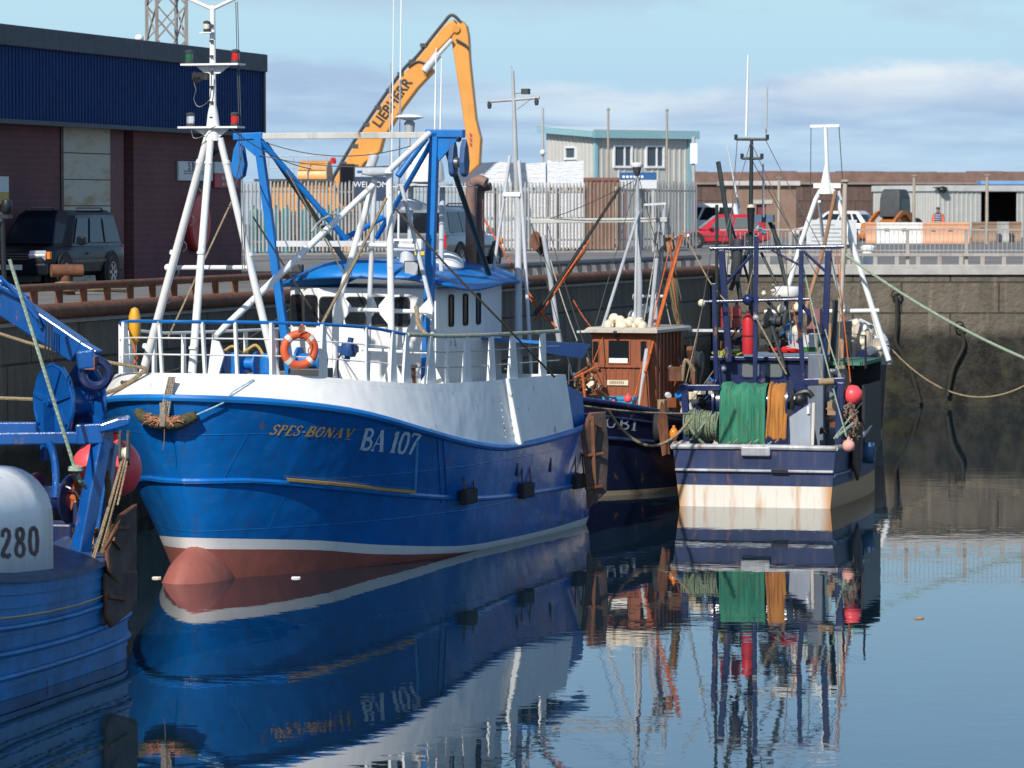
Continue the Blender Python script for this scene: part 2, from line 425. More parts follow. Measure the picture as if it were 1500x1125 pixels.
# ================================================================ camera, light, sky, water
cd_ = bpy.data.cameras.new('camera'); cam = bpy.data.objects.new('camera', cd_); COL.objects.link(cam)
cd_.sensor_width = 36; cd_.lens = 36 * FPX / 1500; cd_.clip_start = .5; cd_.clip_end = 9000
cd_.dof.use_dof = True; cd_.dof.focus_distance = 63; cd_.dof.aperture_fstop = 4.5
cam.location = CAM; cam.rotation_euler = (math.pi / 2 - PITCH, 0, 0); sc.camera = cam
AZ, EL = R(25), R(37)                      # sun: behind the camera, to its left
S = V((-math.sin(AZ) * math.cos(EL), -math.cos(AZ) * math.cos(EL), math.sin(EL)))
ld = bpy.data.lights.new('sun', 'SUN'); ld.energy = 4.8; ld.angle = R(.5); ld.color = (1, .955, .88)
sun = bpy.data.objects.new('sun', ld); COL.objects.link(sun); sun.location = (-40, -40, 60)
sun.rotation_euler = S.to_track_quat('Z', 'Y').to_euler()
w = bpy.data.worlds.new('World'); sc.world = w; w.use_nodes = True; nt = w.node_tree; nt.nodes.clear()
tc = N(nt, 'ShaderNodeTexCoord'); sep = N(nt, 'ShaderNodeSeparateXYZ'); nt.links.new(tc.outputs['Generated'], sep.inputs[0])
zz = sep.outputs[2]
sky = N(nt, 'ShaderNodeTexSky'); sky.sky_type = 'NISHITA'; sky.sun_disc = False; sky.sun_elevation = EL
sky.sun_rotation = math.atan2(S.x, S.y); sky.air_density = 1.0; sky.dust_density = .6; sky.ozone_density = 1.5; sky.altitude = 0
nis = mix(nt, 1.0, sky.outputs[0], (.105, .105, .105), 'MULTIPLY')
low = ramp(nt, math_(nt, 'MULTIPLY', zz, 4.0), [(0, (.50, .70, .88)), (.09, (.46, .67, .87)), (.2, (.50, .76, .88)), (.32, (.46, .73, .92)), (.5, (.38, .66, .95)), (.72, (.32, .60, .94)), (1, (.26, .50, .84))])
skyc = mix(nt, ramp(nt, zz, [(.22, 0), (.5, 1)]), low, nis)
def wnoise(scale, s, detail=6, rough=.55, off=(0, 0, 0)):
    mp = N(nt, 'ShaderNodeMapping'); mp.inputs['Scale'].default_value = s; mp.inputs['Location'].default_value = off
    nt.links.new(tc.outputs['Generated'], mp.inputs[0]); return noise(nt, mp.outputs[0], scale, detail, rough)
n_edge = wnoise(1.0, (26, 2, 70), 7, .6, (3.1, 0, .4))
n_big = wnoise(1.0, (9, 1, 26), 4, .5, (1.3, 0, 2.4))
n_str = wnoise(1.0, (16, 2, 130), 5, .55, (8.2, 0, 1.1))
# the low cloud bank: an uneven top about 1.8 degrees up, a bright fringe along it
top = math_(nt, 'ADD', math_(nt, 'MULTIPLY', math_(nt, 'SUBTRACT', n_big, .5), .030), .0335)
dlt = math_(nt, 'SUBTRACT', math_(nt, 'ADD', top, math_(nt, 'MULTIPLY', math_(nt, 'SUBTRACT', n_edge, .5), .012)), zz)
bank = ramp(nt, math_(nt, 'ADD', math_(nt, 'MULTIPLY', dlt, 120), .25), [(0, 0), (.6, 1)], 'EASE')
fringe = ramp(nt, math_(nt, 'MULTIPLY', dlt, 60), [(0, 1), (.75, 0)])
side = ramp(nt, math_(nt, 'ADD', math_(nt, 'MULTIPLY', sep.outputs[0], 6), .3), [(.2, .12), (.75, 1)])
ccol = mix(nt, ramp(nt, n_str, [(.4, 0), (.66, 1)]), (.37, .53, .75), (.56, .74, .90))
ccol = mix(nt, math_(nt, 'MULTIPLY', math_(nt, 'MULTIPLY', fringe, side), ramp(nt, n_edge, [(.35, .2), (.6, 1)])), ccol, (.90, .93, .95))
fade = ramp(nt, math_(nt, 'MULTIPLY', zz, 40), [(.12, .45), (.8, .95)])
skyc = mix(nt, math_(nt, 'MULTIPLY', bank, fade), skyc, ccol)
# scattered mauve cloud higher up, and broken cloud above the picture for the water to mirror
hi = wnoise(1.0, (11, 1.5, 24), 6, .55, (4.4, 0, 5.9))
him = math_(nt, 'MULTIPLY', ramp(nt, hi, [(.44, 0), (.6, 1)]), ramp(nt, math_(nt, 'MULTIPLY', math_(nt, 'ADD', zz, math_(nt, 'MULTIPLY', sep.outputs[0], .06)), 10), [(.44, 0), (.54, .85), (.9, .2), (1, .1)]))
skyc = mix(nt, him, skyc, (.45, .52, .70))
bg = N(nt, 'ShaderNodeBackground'); bg.inputs[1].default_value = 1.0; nt.links.new(skyc, bg.inputs[0])
wo = N(nt, 'ShaderNodeOutputWorld'); nt.links.new(bg.outputs[0], wo.inputs[0])
sc.view_settings.view_transform = 'Standard'; sc.view_settings.look = 'None'; sc.view_settings.exposure = 0; sc.view_settings.gamma = 1
sc.cycles.max_bounces = 6; sc.cycles.diffuse_bounces = 3; sc.cycles.glossy_bounces = 4

m, nt, bs = newmat('harbour_water')
bs.inputs['Base Color'].default_value = (.006, .018, .03, 1); bs.inputs['Roughness'].default_value = .012; bs.inputs['IOR'].default_value = 1.333
c0 = coord(nt, (1, 1, 1)); c1 = coord(nt, (.5, 1, 1), rot=(0, 0, .5))
h = math_(nt, 'ADD', math_(nt, 'MULTIPLY', noise(nt, c0, 1.1, 3, .5), 1.0), math_(nt, 'MULTIPLY', noise(nt, c1, 4.2, 2, .5), .28))
patch = ramp(nt, noise(nt, c0, .07, 3), [(.38, .35), (.66, 1.0)])
h = math_(nt, 'MULTIPLY', h, patch)
bump(nt, bs, h, 1.0, .0034)
M['water'] = m
o = MB().add([(-3000, -200, 0), (3000, -200, 0), (3000, 6000, 0), (-3000, 6000, 0)], [(0, 1, 2, 3)]).build('water', m, smooth=0); tag(o, kind='structure')

# ================================================================ the quay
QL = [(-21, 22), (-15.2, 44), (-11.9, 57), (-8.3, 71), (-5.35, 81.6), (-1.6, 93.5), (1.1, 103), (3.4, 110.5), (5.9, 117.9)]
QR = 75.0
m, nt, bs = newmat('quay_asphalt'); c0 = coord(nt)
nt.links.new(mix(nt, ramp(nt, noise(nt, c0, .35, 8, .65), [(.35, 0), (.7, 1)]), (.13, .125, .12), (.23, .22, .21)), bs.inputs['Base Color'])
bs.inputs['Roughness'].default_value = .9; bump(nt, bs, noise(nt, c0, 25, 5), .5, .02); M['asphalt'] = m
pts = [V((x, y, QZ)) for x, y in QL] + [V((QR, 117.9, QZ)), V((QR + 300, 118, QZ)), V((500, 420, QZ)), V((-500, 420, QZ)), V((-300, 22, QZ))]
o = MB().add(pts, [tuple(range(len(pts)))]).build('quay_deck', M['asphalt'], smooth=0); tag(o, kind='structure')

def stone(name, dry, wet, tide, bw, bh, lit):
    m, nt, bs = newmat(name); c0 = coord(nt); t = N(nt, 'ShaderNodeTexCoord'); s = N(nt, 'ShaderNodeSeparateXYZ'); nt.links.new(t.outputs['Object'], s.inputs[0])
    cx = N(nt, 'ShaderNodeCombineXYZ'); nt.links.new(math_(nt, 'ADD', s.outputs[0], math_(nt, 'MULTIPLY', s.outputs[1], .9 if not lit else 0)), cx.inputs[0]); nt.links.new(s.outputs[2], cx.inputs[1])
    br = N(nt, 'ShaderNodeTexBrick'); nt.links.new(cx.outputs[0], br.inputs['Vector']); br.inputs['Scale'].default_value = 1
    br.inputs['Brick Width'].default_value = bw; br.inputs['Row Height'].default_value = bh; br.inputs['Mortar Size'].default_value = .03; br.inputs['Mortar Smooth'].default_value = .3
    br.inputs['Color1'].default_value = (*dry, 1); br.inputs['Color2'].default_value = (*[x * .78 for x in dry], 1); br.inputs['Mortar'].default_value = (*[x * .22 for x in dry], 1)
    col = mix(nt, math_(nt, 'MULTIPLY', ramp(nt, noise(nt, coord(nt, (2.2, 2.2, .35)), 1.2, 7, .65), [(.42, 0), (.68, 1)]), .6), br.outputs[0], tuple(x * .4 for x in dry))
    col = mix(nt, math_(nt, 'MULTIPLY', ramp(nt, noise(nt, coord(nt, (3, 3, .25)), 1.7, 6, .6), [(.58, 0), (.7, 1)]), .4), col, tuple(min(1, x * 1.7) for x in dry))
    hgt = math_(nt, 'ADD', s.outputs[2], math_(nt, 'MULTIPLY', math_(nt, 'SUBTRACT', noise(nt, c0, .8, 7, .6), .5), 1.0))
    wf = ramp(nt, math_(nt, 'MULTIPLY', math_(nt, 'ADD', math_(nt, 'SUBTRACT', tide, hgt), .3), 1.2), [(0, 0), (.55, 1)])
    weed = mix(nt, ramp(nt, noise(nt, coord(nt, (1, 1, .7)), 2.1, 8, .7), [(.4, 0), (.6, 1)]), tuple(x * .22 for x in wet), wet)
    weed = mix(nt, math_(nt, 'MULTIPLY', ramp(nt, noise(nt, c0, .9, 4), [(.52, 0), (.68, 1)]), .7), weed, (.05, .055, .018))
    col = mix(nt, wf, col, weed)
    nt.links.new(col, bs.inputs['Base Color']); bs.inputs['Roughness'].default_value = .85
    bb = bump(nt, bs, br.outputs['Fac'], -.8, .04); bump(nt, bs, noise(nt, c0, 4, 9, .7), .9, .14, bb); return m
M['wallL'] = stone('shaded_quay_stone', (.24, .20, .15), (.085, .075, .055), 1.7, 2.6, 1.05, False)
M['wallR'] = stone('lit_quay_concrete', (.19, .16, .12), (.042, .038, .028), 2.1, 2.9, .92, True)
M['coping'] = plain('coping_concrete', (.42, .40, .37), .85, scale=3)
qp = [V((x, y, 0)) for x, y in QL]
def qoff(i, d, z):
    a = qp[max(i - 1, 0)]; b = qp[min(i + 1, len(qp) - 1)]; t = (b - a).normalized(); n = V((t.y, -t.x, 0)); p = qp[i] + n * d; return V((p.x, p.y, z))
def alongq(s, d=0, z=QZ):                  # point at arc length fraction along the edge, by y
    for i in range(len(qp) - 1):
        if qp[i].y <= s <= qp[i + 1].y or i == len(qp) - 2:
            t = (s - qp[i].y) / (qp[i + 1].y - qp[i].y); a = qoff(i, d, z); b = qoff(i + 1, d, z); return a.lerp(b, t)
t = thing('quay_wall', 'shaded stone quay wall running behind the blue boats below the brick warehouse', 'wall', loc=(-8.3, 71, 0))
t.location = (0, 0, 0)
mb = MB(); n = len(qp)
mb.loft([[qoff(i, .05, -1.5), qoff(i, 0, QZ - .28), qoff(i, -1.2, QZ - .28), qoff(i, -1.2, -1.5)] for i in range(n)]).build('stone_face', M['wallL'], t, smooth=0)
mb = MB()
mb.loft([[qoff(i, .08, QZ - .28), qoff(i, .08, QZ + .012), qoff(i, -.85, QZ + .012), qoff(i, -.85, QZ - .28)] for i in range(n)]).build('coping', M['coping'], t, smooth=0)
ftop = [qoff(i, .16, QZ - .06) for i in range(n)]
MB().path(spline(ftop, 6), .15, 10).build('fender_pipe', M['rust'], t)
t = thing('quay_wall', 'sunlit concrete quay wall with dark weed below the tide line, behind the green rope', 'wall', loc=(0, 0, 0))
MB().b2((5.95, 117.9, -1.5), (QR, 119.2, QZ - .2)).build('concrete_face', M['wallR'], t, smooth=0)
MB().b2((5.95, 117.8, QZ - .2), (QR, 118.6, QZ + .1)).build('coping', M['coping'], t, smooth=0, bev=.02)
mb = MB()
for k in range(0):                        # loose weed hanging in ragged clumps on the lower face
    x = rnd.uniform(8.5, 24); z = rnd.uniform(.1, 1.5); ww = rnd.uniform(.08, .3)
    mb.add([V((x + ww * (rnd.uniform(-.6, .6)) + math.cos(a) * ww * rnd.uniform(.5, 1), 117.88 - rnd.uniform(.0, .07), z + math.sin(a) * ww * rnd.uniform(.8, 1.9))) for a in [i * .698 for i in range(9)]] + [V((x, 117.83, z))], [(i, (i + 1) % 9, 9) for i in range(9)])

for px, pts in ((1313, ((1313, 432), (1314, 470), (1312, 500), (1322, 520), (1336, 548), (1348, 590))), (1395, ((1405, 478), (1412, 505), (1396, 540), (1388, 580)))):
    mb = MB(); mb.path(spline([P(a, b, 117.75) for a, b in pts], 6), .055, 7); mb.torus(P(*pts[0], 117.75), (0, 1, 0), .14, .03, 14, 6)
    tag(mb.build('mooring_chain', plain('weedy_chain', (.025, .024, .018), .8, scale=14)), 'dark weedy chain hanging down the lit quay wall, ' + ('nearest the white A-frame boat' if px == 1313 else 'below the thick green rope'), 'chain')
# guard rail along the lit quay: rail beam on stub posts, barred panels between taller posts
t = thing('guard_railing', 'low grey guard railing with barred panels along the sunlit quay edge', 'railing', loc=(6.2, 118.25, QZ + .1))
L = W0
gm = paint('weathered_rail_paint', (.36, .33, .30), .6, .15, (.2, .12, .07), .4, .1)
def rel(p): return V(p) - V((6.2, 118.25, QZ + .1))
MB().bar(rel((6.2, 118.25, 4.49)), rel((26, 118.25, 4.49)), .14, .09).build('rail_beam', gm, t, bev=.01)
MB().bar(rel((6.2, 118.3, 5.24)), rel((26, 118.3, 5.24)), .05, .05).build('top_rail', gm, t)
k = 6.3
while k < 21: MB().b2(rel((k, 118.19, 4.18)), rel((k + .12, 118.31, 4.445))).build('stub_post', gm, t); k += .64
k = 6.5
while k < 21: MB().b2(rel((k, 118.3, 4.2)), rel((k + .1, 118.38, 5.21))).build('post', gm, t); k += 1.755
mb = MB(); k = 6.55
while k < 21: mb.bar(rel((k, 118.33, 4.55)), rel((k, 118.33, 5.2)), .018, .018); k += .135
mb.bar(rel((6.3, 118.33, 4.62)), rel((26, 118.33, 4.62)), .03, .03); mb.build('barred_panel', paint('thin_bar_grey', (.33, .34, .33), .6), t)

# low rusty pipe rail and bollard beside the warehouse
t = thing('pipe_rail', 'low rusty pipe rail on short posts along the quay edge by the warehouse', 'railing', loc=(0, 0, 0))
pts = [alongq(y, -.25, 4.46) for y in (58, 64, 70, 75, 80, 84)]
e = alongq(84.6, -.25, 4.16)
MB().path(pts + [alongq(84.4, -.25, 4.42), e], .075, 10).build('rail', M['rust'], t)
y = 64
while y < 84: MB().bar(alongq(y, -.25, 4.1), alongq(y, -.25, 4.42), .13, .13).build('post', M['rust'], t); y += 1.15
t = thing('pipe_rail', 'low dark pipe rail curving along the quay edge behind the brown boat', 'railing', loc=(0, 0, 0))
MB().path([alongq(y, -.25, 4.42) for y in (94, 97, 100, 103, 106, 109, 112, 115, 117.6)], .08, 8).build('rail', M['dkgrey'], t)
y = 94.4
while y < 117.6: MB().bar(alongq(y, -.25, 4.1), alongq(y, -.25, 4.37), .14, .14).build('post', gm, t); y += .9
c = PZ(96, 432, QZ)
t = thing('bollard', 'rusty cross-headed mooring bollard on the quay in front of the dark car', 'bollard', loc=(c.x, c.y, QZ))
MB().lathe([(.2, .012), (.2, .06), (.11, .08), (.11, .42)], n=14).build('post', M['rust'], t)
MB().tube((-.28, -.12, .5), (.34, .1, .5), .13, n=16).build('cross_head', M['rust'], t)
o = MB(); o.torus((c.x, c.y, QZ + .12), (0, 0, 1), .24, .05, 24, 8); o.torus((c.x + .03, c.y, QZ + .21), (0, .1, 1), .22, .05, 24, 8); o.path(spline([(c.x + .2, c.y - .1, QZ + .12), (c.x + .7, c.y + .2, QZ + .1), (c.x + 1.2, c.y + 1.4, QZ + .06)]), .045)
tag(o.build('mooring_rope', M['rope']), 'tan mooring rope wound round the foot of the rusty bollard', 'rope')

# ================================================================ the brick warehouse
WA = 15.0                                  # its front runs this many degrees off the view axis
fw = Fr((P(354, 405, 103.5).x, 103.5, QZ), math.pi / 2 - R(WA) + math.pi)   # local x runs towards the camera along the front
m, nt, bs = newmat('dark_red_brick'); t_ = N(nt, 'ShaderNodeTexCoord'); s_ = N(nt, 'ShaderNodeSeparateXYZ'); nt.links.new(t_.outputs['Object'], s_.inputs[0])
cx = N(nt, 'ShaderNodeCombineXYZ'); nt.links.new(math_(nt, 'ADD', s_.outputs[0], s_.outputs[1]), cx.inputs[0]); nt.links.new(s_.outputs[2], cx.inputs[1])
br = N(nt, 'ShaderNodeTexBrick'); nt.links.new(cx.outputs[0], br.inputs['Vector']); br.inputs['Scale'].default_value = 1
for k_, v_ in (('Brick Width', .45), ('Row Height', .15), ('Mortar Size', .014)): br.inputs[k_].default_value = v_
br.inputs['Color1'].default_value = (.17, .058, .062, 1); br.inputs['Color2'].default_value = (.14, .047, .052, 1); br.inputs['Mortar'].default_value = (.165, .075, .078, 1)
nt.links.new(mix(nt, math_(nt, 'MULTIPLY', ramp(nt, noise(nt, coord(nt, (1, 1, .5)), .9, 6), [(.4, 0), (.7, 1)]), .4), br.outputs[0], (.05, .03, .03)), bs.inputs['Base Color'])
bs.inputs['Roughness'].default_value = .85; bump(nt, bs, br.outputs['Fac'], -.5, .015); M['brick'] = m
M['clad'] = paint('navy_cladding', (.006, .036, .135), .6, .12, (.02, .03, .06), .25)
M['clad'].node_tree.nodes['Principled BSDF'].inputs['Specular IOR Level'].default_value = .12
M['trim'] = paint('grey_trim', (.04, .05, .075), .6, .12, da=.3)
t = thing('warehouse', 'long dark red brick warehouse with navy ribbed upper cladding on the quay', 'building', fw)
LEN = 62
zb, zc = 3.72, 5.8                         # foot and head of the cladding above the quay
# brick wall in bays, set around the doorway and the recess
dx0, dx1 = 19.2, 24.9
def wpx(px, py=300): return fw.px(px, py, y=0)
da_, db_ = wpx(92).x, wpx(167).x
pa_, pb_ = wpx(166).x, wpx(196).x
mb = MB(); mb.b2((0, -9, 0), (pb_, 0, zb)); mb.b2((da_, -9, 0), (LEN, 0, zb)); mb.b2((pb_, -9, 0), (da_, -.5, zb)); mb.build('brick_wall', M['brick'], t, smooth=0)
MB().b2((pb_ - .0 + (pa_ - pb_) * .3, -.498, 0), (pa_ - .02, -.10, zb - .02)).build('pilaster', paint('dark_red_paint', (.12, .02, .025), .6, .2, da=.4), t)
m, nt, bs = newmat('stained_roller_door'); c0 = coord(nt)
dc = mix(nt, ramp(nt, noise(nt, coord(nt, (.7, .7, 2.5)), 1.1, 7, .65), [(.5, 0), (.72, 1)]), (.46, .43, .34), (.30, .19, .07))
nt.links.new(dc, bs.inputs['Base Color']); bs.inputs['Roughness'].default_value = .6; M['door'] = m
do = MB(); hh = zb - .02; k = 0
while k < hh - .01:
    do.b2((pa_ + .03, -.495, k), (da_ - .03, -.06, min(k + .60, hh))); k += .615
do.build('door', M['door'], t, smooth=0, bev=.012)
MB().b2((da_ + .002, -.1, 0), (da_ + .16, .03, zb)).build('door_jamb', paint('jamb_maroon', (.05, .018, .02), .6), t)
mb = MB(); prof = []; k = -.45             # ribbed cladding standing proud of the brick
while k < LEN:
    prof += [(k, .42), (k + .08, .42), (k + .1, .445), (k + .18, .445)]; k += .2
mb.loft([[V((x, y, zb)) for x, y in prof], [V((x, y, zc - .42)) for x, y in prof]], closed=False)
mb.build('cladding', M['clad'], t, smooth=0)
prof = []; k = .42
while k > -9: prof += [(k, -.45), (k - .13, -.45), (k - .16, -.485), (k - .29, -.485)]; k -= .32
MB().loft([[V((x, y, zb)) for y, x in prof], [V((x, y, zc - .42)) for y, x in prof]], closed=False).build('end_cladding', M['clad'], t, smooth=0)
MB().b2((-.58, .2, zc - .46), (LEN, .54, zc)).b2((-.58, -9, zc - .46), (-.44, .199, zc)).build('fascia', M['trim'], t, smooth=0, bev=.02)
MB().b2((-.55, .3, zb - .08), (LEN, .49, zb + .02)).b2((-.54, .395, zb + .02), (-.40, .5, zc - .46)).b2((-.4, 0, zb - .06), (LEN, .3, zb - .02)).build('soffit_trim', M['trim'], t, smooth=0)
MB().slab([V((-.5, .2, zc - .03)), V((LEN, .2, zc - .03)), V((LEN, -30, zc + .6)), V((-.5, -30, zc + .6))], .05).build('roof', M['trim'], t, smooth=0)
MB().b2((0, -30, 0), (LEN, -9.01, zc - .5)).build('rear_wall', M['brick'], t, smooth=0)
a = wpx(304, 222); MB().b2((a.x - .1, .0, a.z - .1), (a.x + .1, .14, a.z + .12)).lathe([(.03, 0), (.10, .16)], (a.x, .14, a.z + .05), (0, .6, -.7)).build('wall_lamp', M['dkgrey'], t)
# things fixed to its wall
def wsign(px0, py0, px1, py1, name, label, panels, depth=.05):
    a = fw.px(px0, py0, y=.02); b = fw.px(px1, py1, y=.02); o = V((a.x, .02, b.z)); T = thing(name, label, 'sign', loc=fw.w(o)); T.rotation_euler = (0, 0, fw.a)
    W = a.x - b.x; H = a.z - b.z
    for i, (z0, z1, mt) in enumerate(panels): MB().b2((-W, .001 * i, H * z0), (0, depth, H * z1)).build(('board', 'band', 'panel')[i], mt, T, smooth=0)
    return T, W, H
ink = plain('sign_ink', (.03, .03, .035), .6, bmp=0); winkl = plain('white_ink', (.8, .8, .8), .6, bmp=0); signw = plain('sign_white', (.62, .64, .64), .5, var=.05, bmp=0); signr = plain('sign_red', (.42, .025, .035), .5, var=.05, bmp=0)
rt = V((-1, 0, 0))
T, W, H = wsign(259, 236, 309, 265, 'notice_board', 'white notice board with grey lettering on the brick wall behind the white mast', [(0, 1, signw)])
sign_text('S B F', .3, facing((-W * .42, .056, H * .72), rt, (0, 0, 1)), ink, T, sx=1.25)
mb = MB()
for zz_ in (.46, .34):
    x = .15
    while x < .85: wd_ = rnd.uniform(.03, .09); mb.b2((-W * x, .05, H * zz_), (-W * (x + wd_), .056, H * (zz_ + .05))); x += wd_ + .02
mb.build('small_print', ink, T, smooth=0)
T, W, H = wsign(312, 237, 347, 275, 'warning_sign', 'red and white warning notice near the corner of the brick wall', [(.0, .55, signr), (.56, 1, signw)])
sign_text('No Mooring', .16, facing((-W * .5, .056, H * .38), rt, (0, 0, 1)), winkl, T, sx=1.1)
sign_text('on the wall', .15, facing((-W * .5, .056, H * .15), rt, (0, 0, 1)), winkl, T, sx=1.1)
MB().torus((-W * .5, .056, H * .78), (0, 1, 0), .1, .018, 20, 6).build('symbol', signr, T)
T, W, H = wsign(-20, 258, 10, 299, 'warning_sign', 'pale and yellow warning notice at the left edge on the brick wall', [(.0, .42, plain('sign_yellow', (.55, .33, .02), .5, bmp=0)), (.43, 1, signw)])
a = fw.px(284, 326, y=.02)
T = thing('hose_reel_cabinet', 'round red hose reel cover on the brick wall behind the white mast', 'hose reel', loc=fw.w(a)); T.rotation_euler = (0, 0, fw.a)
MB().lathe([(.72, 0), (.74, .14), (.70, .2), (.3, .23), (.0, .235)], (0, 0, 0), (0, 1, 0), 28).build('cover', paint('dull_red_plastic', (.55, .05, .045), .5, .15), T)
MB().lathe([(.16, .23), (.14, .29), (0, .3)], (0, 0, 0), (0, 1, 0), 14).build('hub', M['dkgrey'], T)

# lattice radio mast and floodlight behind the warehouse
c = P(244, 62, 128)
t = thing('lattice_mast', 'grey lattice radio mast rising behind the warehouse roof', 'mast', loc=(c.x, c.y, QZ)); t.rotation_euler = (0, 0, R(24))
lm = paint('mast_galvanised', (.30, .27, .25), .6, .2, (.2, .1, .06), .4)
hw = .5; zt = 16
for x, y in ((-hw, -hw), (hw, -hw), (hw, hw), (-hw, hw)): MB().bar((x, y, 0), (x, y, zt), .09, .09).build('leg', lm, t)
mb = MB(); z = 5
while z < zt - .1:
    for a, b in (((-hw, -hw), (hw, -hw)), ((hw, -hw), (hw, hw)), ((hw, hw), (-hw, hw)), ((-hw, hw), (-hw, -hw))):
        mb.bar((*a, z), (*b, z + 1.1), .05, .05); mb.bar((*b, z), (*a, z + 1.1), .04, .04)
    z += 1.1
mb.build('lattice', lm, t, smooth=0)
c = P(204, 56, 113)
t = thing('floodlight', 'small white floodlight on the warehouse roof edge by the lattice mast', 'floodlight', loc=(c.x, c.y, c.z))
MB().ball((0, 0, 0), .13, sc=(1, 1.2, .9)).build('lamp', M['white'], t); MB().tube((0, 0, -.75), (0, 0, -.1), .03).build('stalk', M['grey'], t)
# ================================================================ palisade fence
pal = paint('palisade_galvanised', (.40, .385, .36), .55, .15, (.22, .15, .10), .45, .12)
def palisade(name, label, a, b, n, zt, zb, gap_post=18):
    a = V(a); b = V(b); T = thing(name, label, 'fence', loc=a); T.rotation_euler = (0, 0, math.atan2(b.y - a.y, b.x - a.x)); Lh = V((b.x - a.x, b.y - a.y, 0)).length
    mb = MB(); st = Lh / n; pw = st * .62
    for i in range(n):
        x = i * st + st * .2; h = zt + rnd.uniform(-.03, .03); t = rnd.uniform(-.012, .012)
        mb.add([(x, 0, zb), (x + pw / 2, -.03, zb), (x + pw, 0, zb), (x + t, 0, h - .16), (x + pw / 2 + t, -.03, h - .1), (x + pw + t, 0, h - .16), (x + pw * .22 + t, 0, h), (x + pw * .5 + t, -.012, h - .05), (x + pw * .78 + t, 0, h)],
               [(0, 1, 4, 3), (1, 2, 5, 4), (3, 4, 7, 6), (4, 5, 8, 7)])
    mb.build('pales', pal, T, smooth=0)
    for z in (zb + .35, zt - .45): MB().b2((0, .012, z), (Lh, .06, z + .07)).build('rail', pal, T, smooth=0)
    k = 0
    while k <= Lh: MB().b2((k, .07, 0), (k + .1, .18, zt - .25)).build('post', pal, T, smooth=0); k += st * gap_post
    MB().b2((-.2, -.12, -.1), (Lh + .2, .3, zb - .06)).build('kerb', M['coping'], T, smooth=0)
    return T
GZ = QZ
palisade('palisade_fence', 'grey palisade fence between the brick warehouse and the brown container', (P(338, 300, 150).x, 150, GZ), (P(858, 300, 159).x, 159, GZ), 98, 2.82, .12)
palisade('palisade_fence', 'grey palisade fence in front of the brown container and the small grey cabin', (P(906, 300, 160).x, 160, GZ), (P(1022, 300, 166).x, 166, GZ), 24, 2.9, .12, 8)
T = palisade('palisade_gate', 'rusty brown palisade gate between the two grey fence runs', (P(857, 300, 159.1).x, 159.1, GZ), (P(907, 300, 159.9).x, 159.9, GZ), 9, 2.86, .12, 9)
T['category'] = 'gate'
for c_ in kids(T):
    if c_.name.startswith(('pales', 'rail', 'post')): c_.data.materials[0] = paint('gate_brown', (.27, .19, .14), .7, .2, da=.4, rust=.2)
# pallets, barrels and white bags seen through the pales
def barrel(c, r, h, mt, label, grp=None):
    T = thing('barrel', label, 'barrel', loc=c, group=grp)
    MB().lathe([(0, 0), (r * .96, 0), (r, .03), (r, h * .33), (r * 1.03, h * .345), (r, h * .36), (r, h * .66), (r * 1.03, h * .675), (r, h * .69), (r, h - .03), (r * .96, h), (0, h - .01)], n=18).build('drum', mt, T); return T
# blue-green gas bottles in a row
gb = paint('teal_bottle', (.02, .20, .25), .45, .2, da=.3)
gx0 = P(372, 300, 154).x
for i in range(8):
    T = thing('gas_bottle', 'teal gas bottle in the row seen through the fence by the crane', 'gas bottle', loc=(gx0 + i * .42 - (0 if i < 4 else -.35), 154.2 + .1 * math.sin(i), GZ), group='teal gas bottles behind the palisade fence')
    MB().lathe([(0, 0), (.17, 0), (.18, .05), (.18, 1.62), (.14, 1.74), (.05, 1.8), (.05, 1.9), (0, 1.9)], n=12).build('bottle', gb, T)
c = P(780, 300, 166)
for i, (x0, w_, z0, h_) in enumerate(((-3.3, 3.9, 0, 1.15), (-3.0, 3.6, 1.28, 1.1), (-3.2, 3.75, 2.52, 1.06), (.66, 1.5, 0, 1.15), (.7, 1.45, 1.28, 1.1), (.62, 1.52, 2.52, 1.12))):
    T = thing('wrapped_timber_pack', ['long', 'long', 'long', 'short', 'short', 'short'][i] + ' white plastic-wrapped timber pack, ' + ['lowest', 'middle', 'topmost'][i % 3] + (' of the long stack behind the fence' if i < 3 else ' of the short stack beside the grey cabin'), 'timber pack', loc=(c.x + x0, 166, GZ + z0 + .1))
    T.rotation_euler = (0, 0, R(2.5))
    m, nt, bs = newmat('wrapped_plastic_%d' % i) if False else (None, None, None)
    if 'wrap' not in M:
        m, nt, bs = newmat('white_wrap'); c0 = coord(nt)
        nt.links.new(mix(nt, ramp(nt, noise(nt, coord(nt, (1, 1, 5)), 1.6, 6, .7, 1.2), [(.56, 0), (.66, 1)]), (.72, .73, .76), (.40, .43, .52)), bs.inputs['Base Color'])
        bs.inputs['Roughness'].default_value = .35; bump(nt, bs, noise(nt, coord(nt, (1, 1, 4)), 3, 6), .8, .06); M['wrap'] = m
    mb = MB(); nn = 12
    mb.loft([[V((x, 0, .02)), V((x, 0, h_ - .05 + rnd.uniform(-.03, .03))), V((x, .08, h_ + rnd.uniform(-.03, .03))), V((x, 1.1, h_)), V((x, 1.2, .02))] for x in [w_ * k / nn for k in range(nn + 1)]])
    mb.build('wrapping', M['wrap'], T, smooth=.5)
    for x in [w_ * (k + .5) / 4 for k in range(4)]: MB().b2((x, -.03, -.1), (x + .1, 1.2, .02)).build('bearer', M['wood'], T, smooth=0)
